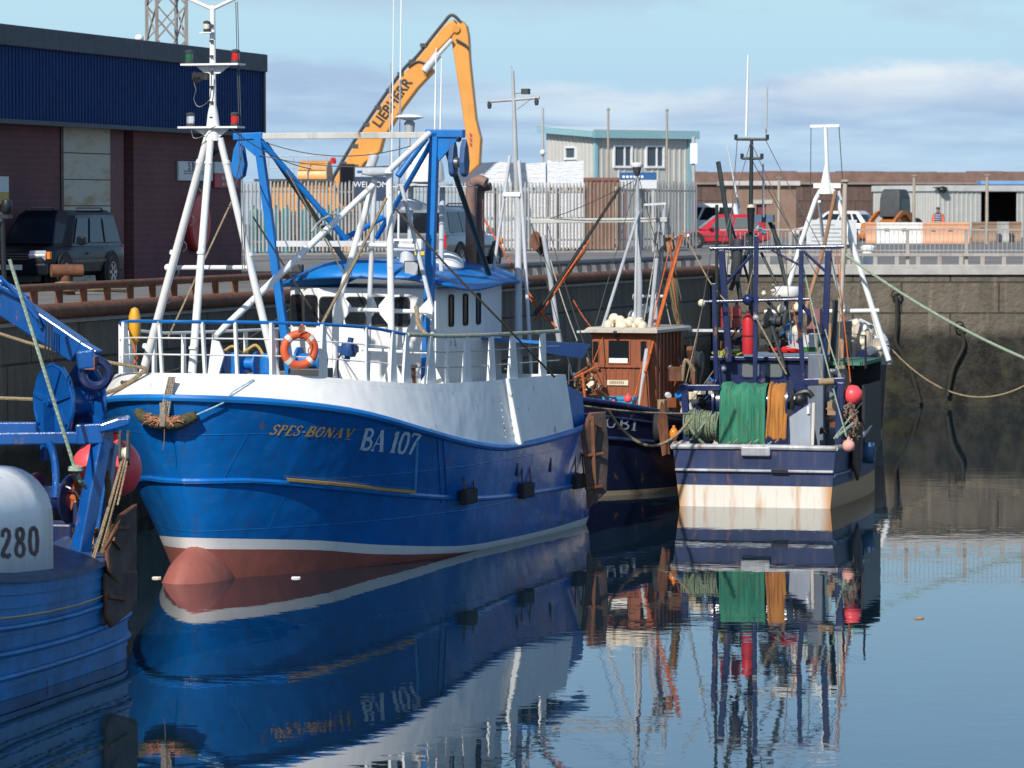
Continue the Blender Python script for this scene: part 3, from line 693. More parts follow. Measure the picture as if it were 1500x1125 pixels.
# brown container behind the gate
c = P(857, 300, 172)
T = thing('container', 'rusty brown shipping container behind the fence gate and below the grey cabin', 'container', loc=(c.x, 172, GZ)); T.rotation_euler = (0, 0, R(4))
ct = paint('container_brown', (.21, .10, .075), .65, .15, da=.35, rust=.25); prof = []; k = .1
while k < 1.6: prof += [(k, 0), (k + .08, 0), (k + .12, -.04), (k + .22, -.04)]; k += .26
MB().loft([[V((x, y + .06, .15)) for x, y in prof], [V((x, y + .06, 2.95)) for x, y in prof]], closed=False).build('ribbed_side', ct, T, smooth=0)
MB().b2((0, 0, 2.95), (1.75, 2.4, 3.1)).b2((0, 0, 0), (1.75, 2.4, .15)).b2((0, .01, .15), (.1, 2.4, 2.95)).b2((1.7, .01, .15), (1.8, 2.4, 2.95)).b2((.1, .2, .15), (1.7, 2.35, 2.95)).build('frame', ct, T, smooth=0, bev=.02)

# ================================================================ orange material handler
fc = Fr(P(560, 300, 162), 0)
T = thing('material_handler', 'orange material handler with its long boom raised above the fence', 'crane', loc=(fc.o.x, 162, GZ))
fc = Fr((fc.o.x, 162, GZ), R(-8))
T.rotation_euler = (0, 0, R(-8))
org = paint('orange_machine_paint', (.70, .30, .055), .42, .08, (.35, .2, .1), .3)
def plate(pxs, y0, th):
    return MB().prism([fc.px(a, b, y=y0 - th / 2) for a, b in pxs][::-1], (0, th, 0))
boom = [(486, 276), (489, 264), (527, 199), (588, 110), (613, 84), (650, 38), (663, 28), (672, 40), (657, 58), (624, 92), (635, 104), (612, 128), (588, 160), (561, 203), (556, 222), (534, 238), (507, 276)]
plate(boom, 0, .75).build('boom', org, T, smooth=0, bev=.05)
stick = [(661, 58), (663, 41), (675, 29), (683, 38), (686, 52), (688, 90), (697, 175), (704, 203), (702, 241), (684, 258), (678, 250), (687, 231), (681, 190), (672, 130)]
plate(stick, 0, .62).build('stick', org, T, smooth=0, bev=.05)
hose = MB()
for k, off in enumerate((-.26, -.09, .09, .26)):
    hose.path(spline([fc.px(a, b, y=off) for a, b in ((487, 262), (525, 197), (586, 108), (611, 82), (648, 36), (662, 22), (676, 34))], 6), .075, 6)
hose.path(spline([fc.px(a, b, y=-.42) for a, b in ((598, 98), (612, 90), (628, 94), (640, 84), (655, 62))], 6), .045, 6)
hose.path(spline([fc.px(a, b, y=-.42) for a, b in ((668, 58), (682, 66), (686, 72))], 4), .05, 6)
hose.build('hydraulic_hoses', M['dkgrey'], T)
for k in range(9): a = k / 9; p_ = fc.px(490 + 150 * a, 268 - 225 * a ** .95 - (6 if 2 < k < 7 else 0), y=0); MB().b2(p_ + V((-.16, -.4, -.08)), p_ + V((.1, .4, .08))).build('hose_clamp', M['dkgrey'], T, smooth=0)
q0, q1, q2 = fc.px(622, 104, y=-.5), fc.px(640, 82, y=-.5), fc.px(662, 58, y=-.5)
MB().tube(q0, q1 + (q1 - q0) * .1, .17).tube(q1, q2, .09).build('stick_cylinder', M['ltgrey'], T)
q0, q1 = fc.px(537, 262, y=-.5), fc.px(549, 226, y=-.5)
MB().tube(q0, q1, .2, n=12).build('boom_cylinder', M['ltgrey'], T)
MB().tube(fc.px(668, 42, y=-.43), fc.px(668, 42, y=.43), .16, n=20).tube(fc.px(626, 104, y=-.44), fc.px(626, 104, y=.44), .2).build('pivot_pin', org, T)
dirn = (fc.px(592, 128, y=0) - fc.px(556, 178, y=0)); o_ = fc.px(575, 151, y=-.383)
sign_text('LIEBHERR', .58, facing(o_, dirn, V((-dirn.z, 0, dirn.x))), plain('black_lettering', (.02, .02, .02), .5, bmp=0), T, sx=.92, sp=1.02, bold=.018)
mb = MB().mat(0)
for k in range(3):
    a0, a1 = 195 + k * 7, 199 + k * 7
    mb.mat(k % 2 if False else 0).add([fc.px(688, a0 - 1, y=-.325), fc.px(691.5, a0 + 1.5, y=-.325), fc.px(691.5, a1 + 3, y=-.325), fc.px(688, a1 + .5, y=-.325)], [(0, 1, 2, 3)])
mb.build('warning_stripes', plain('stripe_maroon', (.35, .06, .08), .5, bmp=0), T, smooth=0)
# machine house behind the pales
def bx(px0, py0, px1, py1, y0, y1):
    a = fc.px(px0, py1, y=y0); b = fc.px(px1, py0, y=y0); return (a.x, y0, a.z), (b.x, y1, b.z)
MB().b2(*bx(392, 266, 520, 312, .6, 3.4)).build('engine_house', org, T, smooth=0, bev=.12)
MB().b2(*bx(398, 312, 525, 352, .5, 3.2)).build('undercarriage', M['dkgrey'], T, smooth=0, bev=.05)
MB().b2(*bx(372, 262, 520, 266, .3, 3.5)).build('deck', M['dkgrey'], T, smooth=0)
o = MB(); a = fc.px(462, 262, y=1.2)
o.lathe([(.75, -.6), (.75, .6)], a, (1, 0, 0), 20); o.build('intake_dome', org, T)
mb = MB(); zt = fc.px(440, 229, y=.4).z; zb_ = fc.px(440, 262, y=.4).z
xs = [fc.px(p, 240, y=.4).x for p in (393, 430, 450, 478)]
for x in xs: mb.tube((x, .4, zb_), (x, .4, zt), .025, n=6)
for z in (zt, (zt + zb_) / 2): mb.tube((xs[0], .4, z), (xs[-1], .4, z), .025, n=6)
mb.build('handrail', M['grey'], T)
for px in (410, 445, 480, 512):
    a = fc.px(px, 362, y=.3); o = MB(); o.lathe([(.3, 0), (.55, .0), (.6, .08), (.6, .42), (.55, .5), (.3, .5)], a, (0, 1, 0), 18); w_ = o.build('wheel', M['rubber'], T)
    MB().lathe([(.0, 0), (.3, 0), (.3, .04)], a - V((0, .02, 0)), (0, 1, 0), 14).build('rim', org, w_)
a = fc.px(488, 240, y=-.3); MB().lathe([(.12, 0), (.12, .2), (.06, .26)], a, n=10).build('beacon', M['lensred'], T)
MB().b2(*bx(497, 240, 520, 300, -1.9, -.9)).build('cab', M['glass'], T, smooth=0, bev=.08)

# ================================================================ welcome board
a = P(519, 244, 149); b = P(576, 275, 149)
T = thing('welcome_board', 'dark blue and white harbour welcome board on posts by the crane', 'sign', loc=(a.x, 149, GZ))
W = b.x - a.x; z1 = a.z - GZ; z0 = b.z - GZ - .5
MB().b2((0, 0, z0), (W, .08, z1)).build('board', plain('board_navy', (.03, .05, .10), .5, bmp=0), T, smooth=0)
MB().b2((.03, -.008, z1 - .38), (W - .03, 0, z1 - .03)).build('band', plain('board_pale', (.50, .54, .58), .5, bmp=0), T, smooth=0)
sign_text('WELCOME', .30, facing((W * .47, -.012, z1 - .68), (1, 0, 0), (0, 0, 1)), winkl, T)
MB().b2((.1, -.012, z1 - .25), (.3, -.008, z1 - .15)).build('emblem', plain('emblem_blue', (.03, .1, .3), .5, bmp=0), T, smooth=0)
for x in (.15, W - .25): MB().b2((x, .085, 0), (x + .1, .185, z1)).build('post', M['grey'], T, smooth=0)
# blue notice on the fence before the cabin
a = P(909, 252, 159.6); b = P(964, 263, 159.6)
T = thing('harbour_sign', 'blue and white notice fixed above the fence in front of the grey cabin', 'sign', loc=(a.x, 161.2, 0)); W = b.x - a.x
MB().b2((0, -.1, b.z - .35), (W, -.04, b.z - .01)).build('lower_panel', signw, T, smooth=0)
MB().b2((0, -.1, b.z), (W, -.04, a.z)).build('upper_panel', plain('sign_blue', (.02, .10, .26), .5, bmp=0), T, smooth=0)
mb = MB(); x = .12
while x < .6 * W: mb.b2((x, -.108, b.z + .08), (x + .1, -.101, b.z + .17)); x += .15
mb.build('small_print', winkl, T, smooth=0)
for x in (.1, W - .18): MB().b2((x, -.03, GZ), (x + .08, .05, a.z)).build('post', M['grey'], T, smooth=0)

# ================================================================ grey cabin with a lean-to roof
fk = Fr((P(872, 300, 186).x, 186, GZ), R(33))      # origin: near corner; x along the front, y back along the left end
T = thing('site_cabin', 'pale grey ribbed cabin with a blue-green edged sloping roof behind the fence', 'building', fk)
kx = fk.px(1010, 200, y=0).x; ky = fk.px(800, 200, x=0).y; kz = fk.px(872, 196, x=0).z; kzb = fk.px(803, 190, x=0).z
m, nt, bs = newmat('cabin_cladding'); bs.inputs['Base Color'].default_value = (.52, .51, .46, 1); bs.inputs['Roughness'].default_value = .55; M['cabin'] = paint('cabin_grey_paint', (.50, .49, .45), .5, .05, da=.15)
def ribs(L, ax):
    pr = []; k = .02
    while k < L - .2: pr += [(k, 0), (k + .12, 0), (k + .15, -.035), (k + .22, -.035), (k + .25, 0)]; k += .3
    return pr
# front wall around two windows, ribbed
wz0 = fk.px(930, 243, y=0).z; wz1 = fk.px(930, 215, y=0).z
wins = [(fk.px(899, 230, y=0).x, fk.px(924, 230, y=0).x), (fk.px(946, 230, y=0).x, fk.px(971, 230, y=0).x)]
def ribwall(mb, segs, fn, ztop):
    for (x0, x1, z0, z1) in segs:
        pr = [(x0, 0)]; k = math.ceil(x0 / .32) * .32
        while k + .2 < x1: pr += [(k, 0), (k + .03, .035), (k + .11, .035), (k + .14, 0)]; k += .32
        pr.append((x1, 0))
        mb.loft([[fn(x, y, z0) for x, y in pr], [fn(x, y, z1 if z1 is not None else ztop(x)) for x, y in pr]], closed=False)
mb = MB(); f_ = lambda x, y, z: V((x, -y, z))
segs = []; x = 0
for a_, b_ in wins: segs += [(x, a_, 0, kz), (a_, b_, 0, wz0), (a_, b_, wz1, kz)]; x = b_
segs.append((x, kx, 0, kz)); ribwall(mb, segs, f_, None); mb.build('front_wall', M['cabin'], T, smooth=0)
ew = (fk.px(844, 230, x=0).y, fk.px(829, 230, x=0).y); ez0 = fk.px(836, 231, x=0).z; ez1 = fk.px(836, 217, x=0).z
mb = MB(); g_ = lambda x, y, z: V((-y, x, z)); tp = lambda x: kz + (kzb - kz) * x / ky
ribwall(mb, [(0, ew[0], 0, None), (ew[0], ew[1], 0, ez0), (ew[0], ew[1], ez1, None), (ew[1], ky, 0, None)], g_, tp); mb.build('end_wall', M['cabin'], T, smooth=0)
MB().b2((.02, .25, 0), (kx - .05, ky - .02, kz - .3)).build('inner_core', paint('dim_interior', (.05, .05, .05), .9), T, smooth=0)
tq = paint('blue_green_trim', (.25, .44, .49), .45, .05, da=.1)
MB().slab([V((-.3, -.3, kz + .02)), V((kx + .3, -.3, kz + .02)), V((kx + .3, ky + .25, kzb + .06)), V((-.3, ky + .25, kzb + .06))], .12).build('roof', paint('pale_roof_sheet', (.66, .70, .70), .4, .05, da=.2), T, smooth=0)
MB().b2((-.32, -.36, kz - .2), (kx + .34, -.302, kz + .19)).bar((-.34, -.3, kz - .02), (-.34, ky + .25, kzb + .02), .06, .3).b2((-.06, -.08, 0), (.1, .08, kz - .2)).b2((kx - .14, -.08, 0), (kx + .06, .1, kz - .2)).build('trim', tq, T, smooth=0)
gl2 = glass_mat('cabin_window_glass', (.05, .07, .09), .05); wf = plain('white_frame', (.78, .79, .78), .4, bmp=0)
for a_, b_ in wins:
    fr_ = MB(); fr_.b2((a_ - .06, -.09, wz0 - .1), (b_ + .06, .06, wz0)).b2((a_ - .06, -.09, wz1), (b_ + .06, .06, wz1 + .07)).b2((a_ - .06, -.088, wz0), (a_ + .03, .06, wz1)).b2((b_ - .03, -.088, wz0), (b_ + .06, .06, wz1)).b2((a_ + (b_ - a_) * .58, -.05, wz0), (a_ + (b_ - a_) * .66, .04, wz1))
    W_ = fr_.build('window', wf, T, smooth=0); MB().b2((a_ + .03, .0, wz0), (b_ - .03, .03, wz1)).build('pane', gl2, W_, smooth=0)
    MB().b2((a_ + (b_ - a_) * .7, .05, wz0 + .02), (b_ - .05, .07, wz1 - .02)).build('blind', wf, W_, smooth=0)
fr_ = MB(); fr_.b2((-.09, ew[0] - .06, ez0 - .1), (.06, ew[1] + .06, ez0)).b2((-.09, ew[0] - .06, ez1), (.06, ew[1] + .06, ez1 + .07)).b2((-.088, ew[0] - .06, ez0), (.06, ew[0] + .03, ez1)).b2((-.088, ew[1] - .03, ez0), (.06, ew[1] + .06, ez1))
W_ = fr_.build('window', wf, T, smooth=0); MB().b2((0, ew[0], ez0), (.03, ew[1], ez1)).build('pane', gl2, W_, smooth=0)

# ================================================================ posts and poles behind
def pole(name, label, cat, px, d, pytop, r, mt, bottom=GZ):
    a = P(px, pytop, d); T = thing(name, label, cat, loc=(a.x, d, bottom)); MB().tube((0, 0, 0), (0, 0, a.z - bottom), r, r * .8, 8).build('shaft', mt, T); return T, a.z - bottom
tw = paint('pale_timber_post', (.36, .31, .25), .8, .2, da=.3)
T, h = pole('lamp_post', 'slim grey post with a thin crossarm standing left of the grey cabin', 'post', 795, 178, 158, .07, M['grey'])
MB().tube((-.35, 0, h - .8), (.2, 0, h - .8), .035, n=6).build('crossarm', M['grey'], T); MB().ball((0, -.1, h - 2.0), .13, 10, 7).build('lamp', M['white'], T)
for px, pt, lb in ((891, 160, 'thin grey flagpole in front of the left cabin window'), (977, 161, 'thin grey flagpole in front of the right cabin window')):
    T, h = pole('flagpole', lb, 'pole', px, 176, pt, .06, tw); MB().ball((0, 0, h), .08, 8, 6).build('cap', tw, T)
T, h = pole('notice_post', 'thick grey post with white fittings at the right end of the grey cabin', 'post', 1016, 176, 200, .09, M['grey'])
MB().b2((-.16, -.16, h - 1.2), (.16, -.1, h - .3)).build('lamp_box', M['white'], T, smooth=0)
for px, pt, d, lb in ((1141, 261, 205, 'tall pale timber post before the low brown hut'), (1339, 258, 200, 'tall pale timber post behind the orange digger'), (1446, 257, 196, 'tall pale timber post before the dark shed doorway')):
    T, h = pole('timber_post', lb, 'post', px, d, pt, .09, tw); MB().b2((-.12, -.12, h), (.12, .12, h + .05)).build('cap', tw, T, smooth=0)

# ================================================================ far pier wall, hut and shed
t = thing('pier_wall', 'dark brown stone pier wall running along the skyline at the right', 'wall', loc=(0, 300, GZ))
M['pier'] = stone('pier_stone', (.14, .088, .072), (.06, .04, .035), -50, 2.6, 1.15, True)
MB().b2((9.5, 0, 0), (140, 3, 3.7)).build('lower_wall', M['pier'], t, smooth=0)
mb = MB(); k = 9.5
while k < 140: w_ = rnd.uniform(1.2, 3.2); mb.b2((k, .5, 3.702), (k + w_, 2.5, 4.52 + rnd.uniform(-.04, .05))); k += w_ + .004
mb.build('parapet', paint('parapet_stone', (.19, .115, .092), .85, .22, da=.4), t, smooth=0)
MB().b2((9.5, -.25, 3.55), (140, -.002, 3.7)).build('ledge', paint('ledge_stone', (.24, .2, .17), .85), t, smooth=0)
fh = Fr((P(1064, 300, 240).x, 240, GZ), 0)
t = thing('brick_hut', 'low brown brick hut with a pale flat roof edge before the pier wall', 'building', fh)
hw_ = P(1166, 300, 240).x - fh.o.x; hz = P(1100, 272, 240).z - GZ
br_ = paint('brown_brick', (.23, .15, .11), .85, .12, da=.3)
dxa = P(1108, 300, 240).x - fh.o.x; dxb = P(1122, 300, 240).x - fh.o.x
MB().b2((0, 0, 0), (dxa, 5, hz)).b2((dxb, 0, 0), (hw_, 5, hz)).b2((dxa, .3, 0), (dxb, 5, hz)).b2((dxa, 0, hz - 1.1), (dxb, .3, hz)).build('wall', br_, t, smooth=0)
MB().b2((dxa, .2, 0), (dxb, .28, hz - 1.1)).build('door', paint('hut_red_door', (.2, .03, .03), .5), t, smooth=0)
MB().b2((-.3, -.3, hz), (hw_ + .25, 5.2, hz + .28)).build('roof', paint('pale_roof_edge', (.48, .45, .42), .7), t, smooth=0, bev=.03)
MB().b2((dxa - .4, -.06, hz - 1.1), (dxb + .4, -.002, hz - .85)).build('lintel', M['coping'], t, smooth=0)
fs = Fr((P(1374, 300, 236).x, 236, GZ), R(24))
t = thing('portal_shed', 'long pale grey shed with a dark open doorway at the right edge', 'building', fs)
sy = fs.px(1279, 280, x=0).y; sz = fs.px(1374, 272, x=0).z; sx_ = 16
d0 = fs.px(1437, 300, y=0).x; d1 = fs.px(1489, 300, y=0).x; dz = fs.px(1460, 281, y=0).z
sh = paint('shed_sheeting', (.46, .46, .43), .5, .06, da=.2)
mb = MB(); ribwall(mb, [(0, d0, 0, sz - .32), (d0, d1, dz, sz - .32), (d1, sx_, 0, sz - .32)], f_, None); mb.build('front_wall', sh, t, smooth=0)
mb = MB(); ribwall(mb, [(0, sy, 0, sz - .32)], g_, None); mb.build('end_wall', sh, t, smooth=0)
MB().b2((-.12, -.14, sz - .32), (sx_, .02, sz)).b2((-.12, .02, sz - .32), (.0, sy, sz)).build('fascia', paint('shed_fascia', (.55, .55, .53), .5), t, smooth=0)
MB().b2((-.1, -.1, sz - .05), (sx_, sy, sz + .03)).build('roof', sh, t, smooth=0)
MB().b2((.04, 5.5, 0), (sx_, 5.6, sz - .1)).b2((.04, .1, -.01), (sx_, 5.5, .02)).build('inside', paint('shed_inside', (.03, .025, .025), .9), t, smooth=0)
a = fs.px(1381, 278, y=-.3); MB().ball(a, .3, 10, 7, (1, .8, .7)).b2(a + V((-.5, -.02, .1)), a + V((.3, .3, .16))).build('floodlight', M['black'], t)
a = P(1494, 268, 252); T = thing('container_roof', 'blue topped container standing behind the pale shed', 'container', loc=(a.x - 1.2, 262, GZ))
zz_ = P(1494, 265, 262).z - GZ
MB().b2((0, 0, 0), (6, 2.4, zz_ - .25)).build('body', sh, T, smooth=0); MB().b2((-.1, -.1, zz_ - .25), (6.1, 2.5, zz_)).build('roof', paint('sky_blue_roof', (.16, .33, .60), .5), T, smooth=0, bev=.03); T.name = 'container'

# ================================================================ traffic barriers
def barrier(px0, px1, d, mt, label):
    a = P(px0, 300, d); b = P(px1, 300, d); Lh = b.x - a.x; T = thing('traffic_barrier', label, 'barrier', loc=(a.x, d, GZ), group=None); T.rotation_euler = (0, 0, R(rnd.uniform(-1, 1)))
    pr = [(-.32, 0), (-.32, .14), (-.2, .34), (-.13, .42), (-.13, .92), (-.16, .95), (-.16, 1.06), (.16, 1.06), (.16, .95), (.13, .92), (.13, .42), (.2, .34), (.32, .14), (.32, 0)]
    xs = [0, .05, .3, Lh - .3, Lh - .05, Lh]
    MB().loft([[V((x, y * (1 if 0 < i < 5 else .94), z)) for y, z in pr] for i, x in enumerate(xs)]).build('body', mt, T, smooth=0, bev=.02)
    k = .4
    while k < Lh - .5: MB().b2((k, -.145, .62), (k + .22, -.128, .76)).build('fork_slot', M['dkgrey'], T, smooth=0); k += .85
    return T
bo = paint('faded_orange_barrier', (.68, .34, .20), .55, .08, da=.25); bw_ = paint('dirty_white_barrier', (.74, .73, .70), .55, .06, da=.3)
barrier(1268, 1284, 199, bo, 'short orange end of the barrier row behind the white car')
barrier(1284, 1354, 197.5, bw_, 'white plastic traffic barrier in front of the orange digger')
barrier(1352, 1420, 197, bo, 'faded orange plastic traffic barrier in front of the person')
bb_ = paint('sun_bleached_brown_barrier', (.27, .17, .11), .7, .2, da=.4); bg_ = paint('grubby_grey_barrier', (.38, .37, .35), .7, .15, da=.4)
barrier(1424, 1460, 205, bb_, 'dull brown barrier in the far row before the dark doorway')
barrier(1460, 1478, 206, bg_, 'grubby grey barrier between two dull brown ones')
barrier(1478, 1496, 207, bb_, 'dull brown barrier at the right end of the far row')
a = PZ(1273, 378, QZ); T = thing('bollard', 'stubby white painted bollard at the sunlit quay edge', 'bollard', loc=(P(1273, 0, 119.6).x, 119.6, QZ + .0))
MB().lathe([(0, 0), (.22, 0), (.2, .06), (.17, .12), (.17, .48), (.22, .52), (.23, .6), (.18, .66), (0, .68)], n=18).build('post', M['white'], T)
a = P(1165, 400, 125); T = thing('notice_board', 'white notice board hung on the quay railing behind the blue gantry', 'sign', loc=(P(1150, 0, 119).x, 118.15, 0))
z1, z0 = P(1165, 322, 118.15).z, P(1165, 358, 118.15).z; MB().b2((.6, 0, z0), (2.1, .05, z1)).build('board', signw, T, smooth=0)
mb = MB()
for k in range(5): mb.b2((.75, -.006, z1 - .16 - k * .12), (.75 + rnd.uniform(.6, 1.2), -.001, z1 - .145 - k * .12))
mb.build('small_print', ink, T, smooth=0); MB().bar((1.3, .07, 4.2), (1.3, .07, z0 + .3), .05, .03).build('bracket', M['grey'], T)

# ================================================================ vehicles
glass_mat('dark_car_glass', (.012, .02, .032), .15).node_tree.nodes['Principled BSDF'].inputs['Specular IOR Level'].default_value = .3
def car(name, label, loc, rz, L, W, H, pm, kind, glass=None, plate='', details=True):
    T = thing(name, label, 'car', loc=loc, rot=rz)
    gl = glass or M['glass']; zb = H * .56; hb = .30 if kind == 'suv' else .2
    hood = L * (.23 if kind == 'suv' else .25)      # bonnet length
    st = {'suv': [(-.5, .42, .93, .86), (-.495, .34, 1, .94), (-.44, .3, 1.0, 1), (-.2, .29, 1.0, 1), (.2, .29, .985, 1), (.27, .29, .97, 1), (.38, .3, .92, .98), (.46, .34, .86, .93), (.495, .4, .78, .82), (.5, .46, .7, .74)],
          'hatch': [(-.5, .4, .9, .82), (-.49, .32, 1.0, .92), (-.42, .24, 1.02, 1), (-.2, .22, 1.0, 1), (.15, .22, .98, 1), (.24, .22, .95, 1), (.36, .24, .84, .97), (.45, .3, .74, .9), (.49, .36, .64, .8), (.5, .42, .58, .7)]}[kind]
    rings = []
    for x, zl, zh, wv in st:
        z0 = zl * (1 if kind == 'suv' else 1) * (hb / .29 if kind == 'suv' else 1); z1 = zb * zh; hw = W / 2 * wv; m_ = z0 + (z1 - z0) * .55
        rings.append([V((x * L, s_ * hw * k, z)) for s_, seq in ((1, ((.80, z0), (.96, z0 + .1), (1, m_), (.985, z1 - .1), (.93, z1 - .02), (.6, z1 + .02))), (-1, ((.6, z1 + .02), (.93, z1 - .02), (.985, z1 - .1), (1, m_), (.96, z0 + .1), (.80, z0)))) for k, z in seq])
    MB().loft(rings).build('body', pm, T, smooth=.6)
    cab = {'suv': (-.492, .235, -.455, .10), 'hatch': (-.49, .26, -.36, .07)}[kind]
    zr = H - .03; yb, yr = W / 2 * .93, W / 2 * .76
    lv = []
    for t in (0, .5, .92, 1.0):
        x0 = (cab[0] + (cab[2] - cab[0]) * t) * L; x1 = (cab[1] + (cab[3] - cab[1]) * t) * L; y = yb + (yr - yb) * t; z = zb - .02 + (zr - zb) * t
        if t == 1.0: x0 += .1; x1 -= .12; y -= .12; z = H
        lv.append([V((x0, -y * .94, z)), V((x0 + .1, -y, z)), V((x1 - .2, -y, z)), V((x1, -y * .86, z)), V((x1 + .05 * (1 - t), 0, z)), V((x1, y * .86, z)), V((x1 - .2, y, z)), V((x0 + .1, y, z)), V((x0, y * .94, z)), V((x0 - .03, 0, z))])
    MB().loft(lv).build('cabin', pm, T, smooth=.5)
    def sidept(s, u, t): # point on the cabin side
        x0 = (cab[0] + (cab[2] - cab[0]) * t) * L + .1; x1 = (cab[1] + (cab[3] - cab[1]) * t) * L - .2
        return V((x1 + (x0 - x1) * u, s * (yb + (yr - yb) * t + .012), zb - .02 + (zr - zb) * t))
    for s in (1, -1):
        for u0, u1 in ({'suv': ((.03, .30), (.34, .62), (.66, .96)), 'hatch': ((.03, .42), (.46, .78), (.81, .95))}[kind]):
            q = [sidept(s, u0, .1), sidept(s, u1, .1), sidept(s, u1, .84), sidept(s, u0 + .01, .84)]
            if s < 0: q = q[::-1]
            MB().slab(q, -.012 if False else .012).build('window', gl, T, smooth=0, bev=.004)
    def endpt(f, y, t):
        x = (cab[1] + (cab[3] - cab[1]) * t) * L + .06 * (1 - t) + .02 if f > 0 else (cab[0] + (cab[2] - cab[0]) * t) * L - .045
        return V((x - abs(y) * .05 * f, y * (yb + (yr - yb) * t), zb - .02 + (zr - zb) * t))
    MB().grid(lambda a, b: endpt(1, (a * 2 - 1) * .84, .08 + b * .78), 6, 3).build('windscreen', gl, T, smooth=.8)
    MB().grid(lambda a, b: endpt(-1, -(a * 2 - 1) * .82, .08 + b * .72), 6, 3).build('rear_window', gl, T, smooth=.8)
    wr = .37 if kind == 'suv' else .31
    for x in (-L * .3, L * .31):
        for s in (1, -1):
            c = V((x, s * (W / 2 - .11), wr))
            MB().lathe([(0, -.02), (wr + .075, -.02), (wr + .08, .012), (0, .012)], c + V((0, s * .112, .03)), (0, s, 0), 22).build('wheel_arch', M['rubber'], T)
            o = MB().lathe([(wr * .6, -.22), (wr * .94, -.22), (wr, -.18), (wr, .04), (wr * .93, .085), (wr * .64, .09), (wr * .62, .06)], c + V((0, s * .07, 0)), (0, s, 0), 24).build('wheel', M['rubber'], T)
            r_ = MB(); cc = c + V((0, s * .15, 0)); r_.lathe([(wr * .64, -.06), (wr * .64, .0), (wr * .56, .0), (wr * .5, -.05), (0, -.06)], cc, (0, s, 0), 20)
            for k in range(6):
                a = k * math.pi / 3; r_.bar(cc + V((math.cos(a) * .05, -s * .02, math.sin(a) * .05)), cc + V((math.cos(a) * wr * .58, -s * .01, math.sin(a) * wr * .58)), .07, .03, up=(0, 1, 0))
            r_.build('rim', M['steel'], o)
    if details:
        zf = zb * (.8 if kind == 'suv' else .66)
        for s in (1, -1):
            hl = MB().loft([[V((L * .5 - .01 - .05 * k, s * W * (.22 + .21 * k), zf - .12)), V((L * .5 + .03 - .06 * k, s * W * (.22 + .21 * k), zf)), V((L * .5 - .05 - .06 * k, s * W * (.22 + .21 * k), zf + .1))] for k in (0, .5, 1)]).build('headlight', M['chrome'], T, smooth=0, bev=.01)
            MB().b2((L * .5 - .22, s * W * .432, zf - .09), (L * .5 - .1, s * W * .475, zf + .07)).build('indicator', M['lensam'], T, smooth=0, bev=.01)
            MB().b2((-L * .5 - .012, s * W * .36, zb * .62), (-L * .5 + .07, s * W * .462, zb * 1.0)).build('tail_light', M['lensred'], T, smooth=0, bev=.015)
            MB().lathe([(.0, 0), (.075, 0), (.075, .03)], (L * .5 - .015, s * W * .33, .5), (1, 0, 0), 14).build('fog_light', M['chrome'], T)
            MB().loft([[V((L * .15 + x, s * (W / 2 + y), zb + .1 + z)) for y, z in ((0, -.06), (.0, .07), (.05, .1), (.2, .08), (.21, -.07), (.1, -.1))] for x in (-.05, .04, .08)]).build('mirror', pm, T, smooth=.6, bev=.02); MB().b2((-L * .3, s * (W / 2 - .004), zb * .62), (L * .22, s * (W / 2 + .012), zb * .68)).build('side_moulding', M['dkgrey'], T, smooth=0)
            MB().b2((-.05, s * W * .501 - .01, zb * .8), (.12, s * W * .501 + .015, zb * .84)).build('door_handle', pm, T, smooth=0)
            if kind == 'suv': MB().path([(L * .02, s * yr * .86, H - .02), (-L * .02, s * yr * .86, H + .05), (-L * .32, s * yr * .86, H + .05), (-L * .36, s * yr * .86, H - .02)], .022, 6).build('roof_rail', M['dkgrey'], T)
        MB().b2((L * .5 - .03, -W * .23, zf - .12), (L * .5 + .012, W * .23, zf + .06)).build('grille', M['black'], T, smooth=0, bev=.01)
        mb = MB()
        for k in range(3): mb.b2((L * .5 + .013, -W * .21, zf - .1 + k * .055), (L * .5 + .022, W * .21, zf - .08 + k * .055))
        mb.build('grille_bars', M['steel'], T, smooth=0)
        MB().path([endpt(1, y * .8, .1) + V((.03, 0, 0)) for y in (-.9, -.3)], .012, 6).build('wiper', M['black'], T); MB().path([endpt(1, y * .8, .1) + V((.03, 0, 0)) for y in (.0, .6)], .012, 6).build('wiper', M['black'], T)
        MB().b2((L * .42, -W * .3, .2), (L * .48, W * .3, .36)).build('skid_plate', M['dkgrey'], T, smooth=0)
        MB().b2((L * .5 - .1, -W * .46, .34), (L * .5 + .05, W * .46, .6)).build('front_bumper', pm, T, smooth=0, bev=.04)
        MB().b2((-L * .5 - .05, -W * .45, .38), (-L * .5 + .1, W * .45, .6)).build('rear_bumper', pm, T, smooth=0, bev=.04)
        for x, c_ in ((L * .5 + .062, plain('plate_white', (.75, .75, .73), .4, bmp=0)), (-L * .5 - .06, plain('plate_yellow', (.7, .55, .08), .4, bmp=0))):
            MB().b2((x - .01, -.26, .46), (x, .26, .57)).build('number_plate', c_, T, smooth=0)
    return T
qd = math.atan2(-math.cos(R(16)), -math.sin(R(16)))
blackp = paint('black_car_paint', (.006, .009, .016), .34, .1, (.03, .03, .03), .2, bmp=.02)
blackp.node_tree.nodes['Principled BSDF'].inputs['Specular IOR Level'].default_value = .2
c = PZ(74, 424, QZ)
car('parked_car', 'dark four wheel drive car parked facing the camera by the warehouse door', (c.x, c.y + .3, QZ), qd + R(0), 4.45, 1.76, 1.74, blackp, 'suv', glass_mat('dark_car_glass', (.012, .02, .032), .15))
silver = paint('silver_car_paint', (.17, .21, .24), .25, .08, da=.15, metal=.3, bmp=.02, coat=.6)
c = P(652, 392, 112)
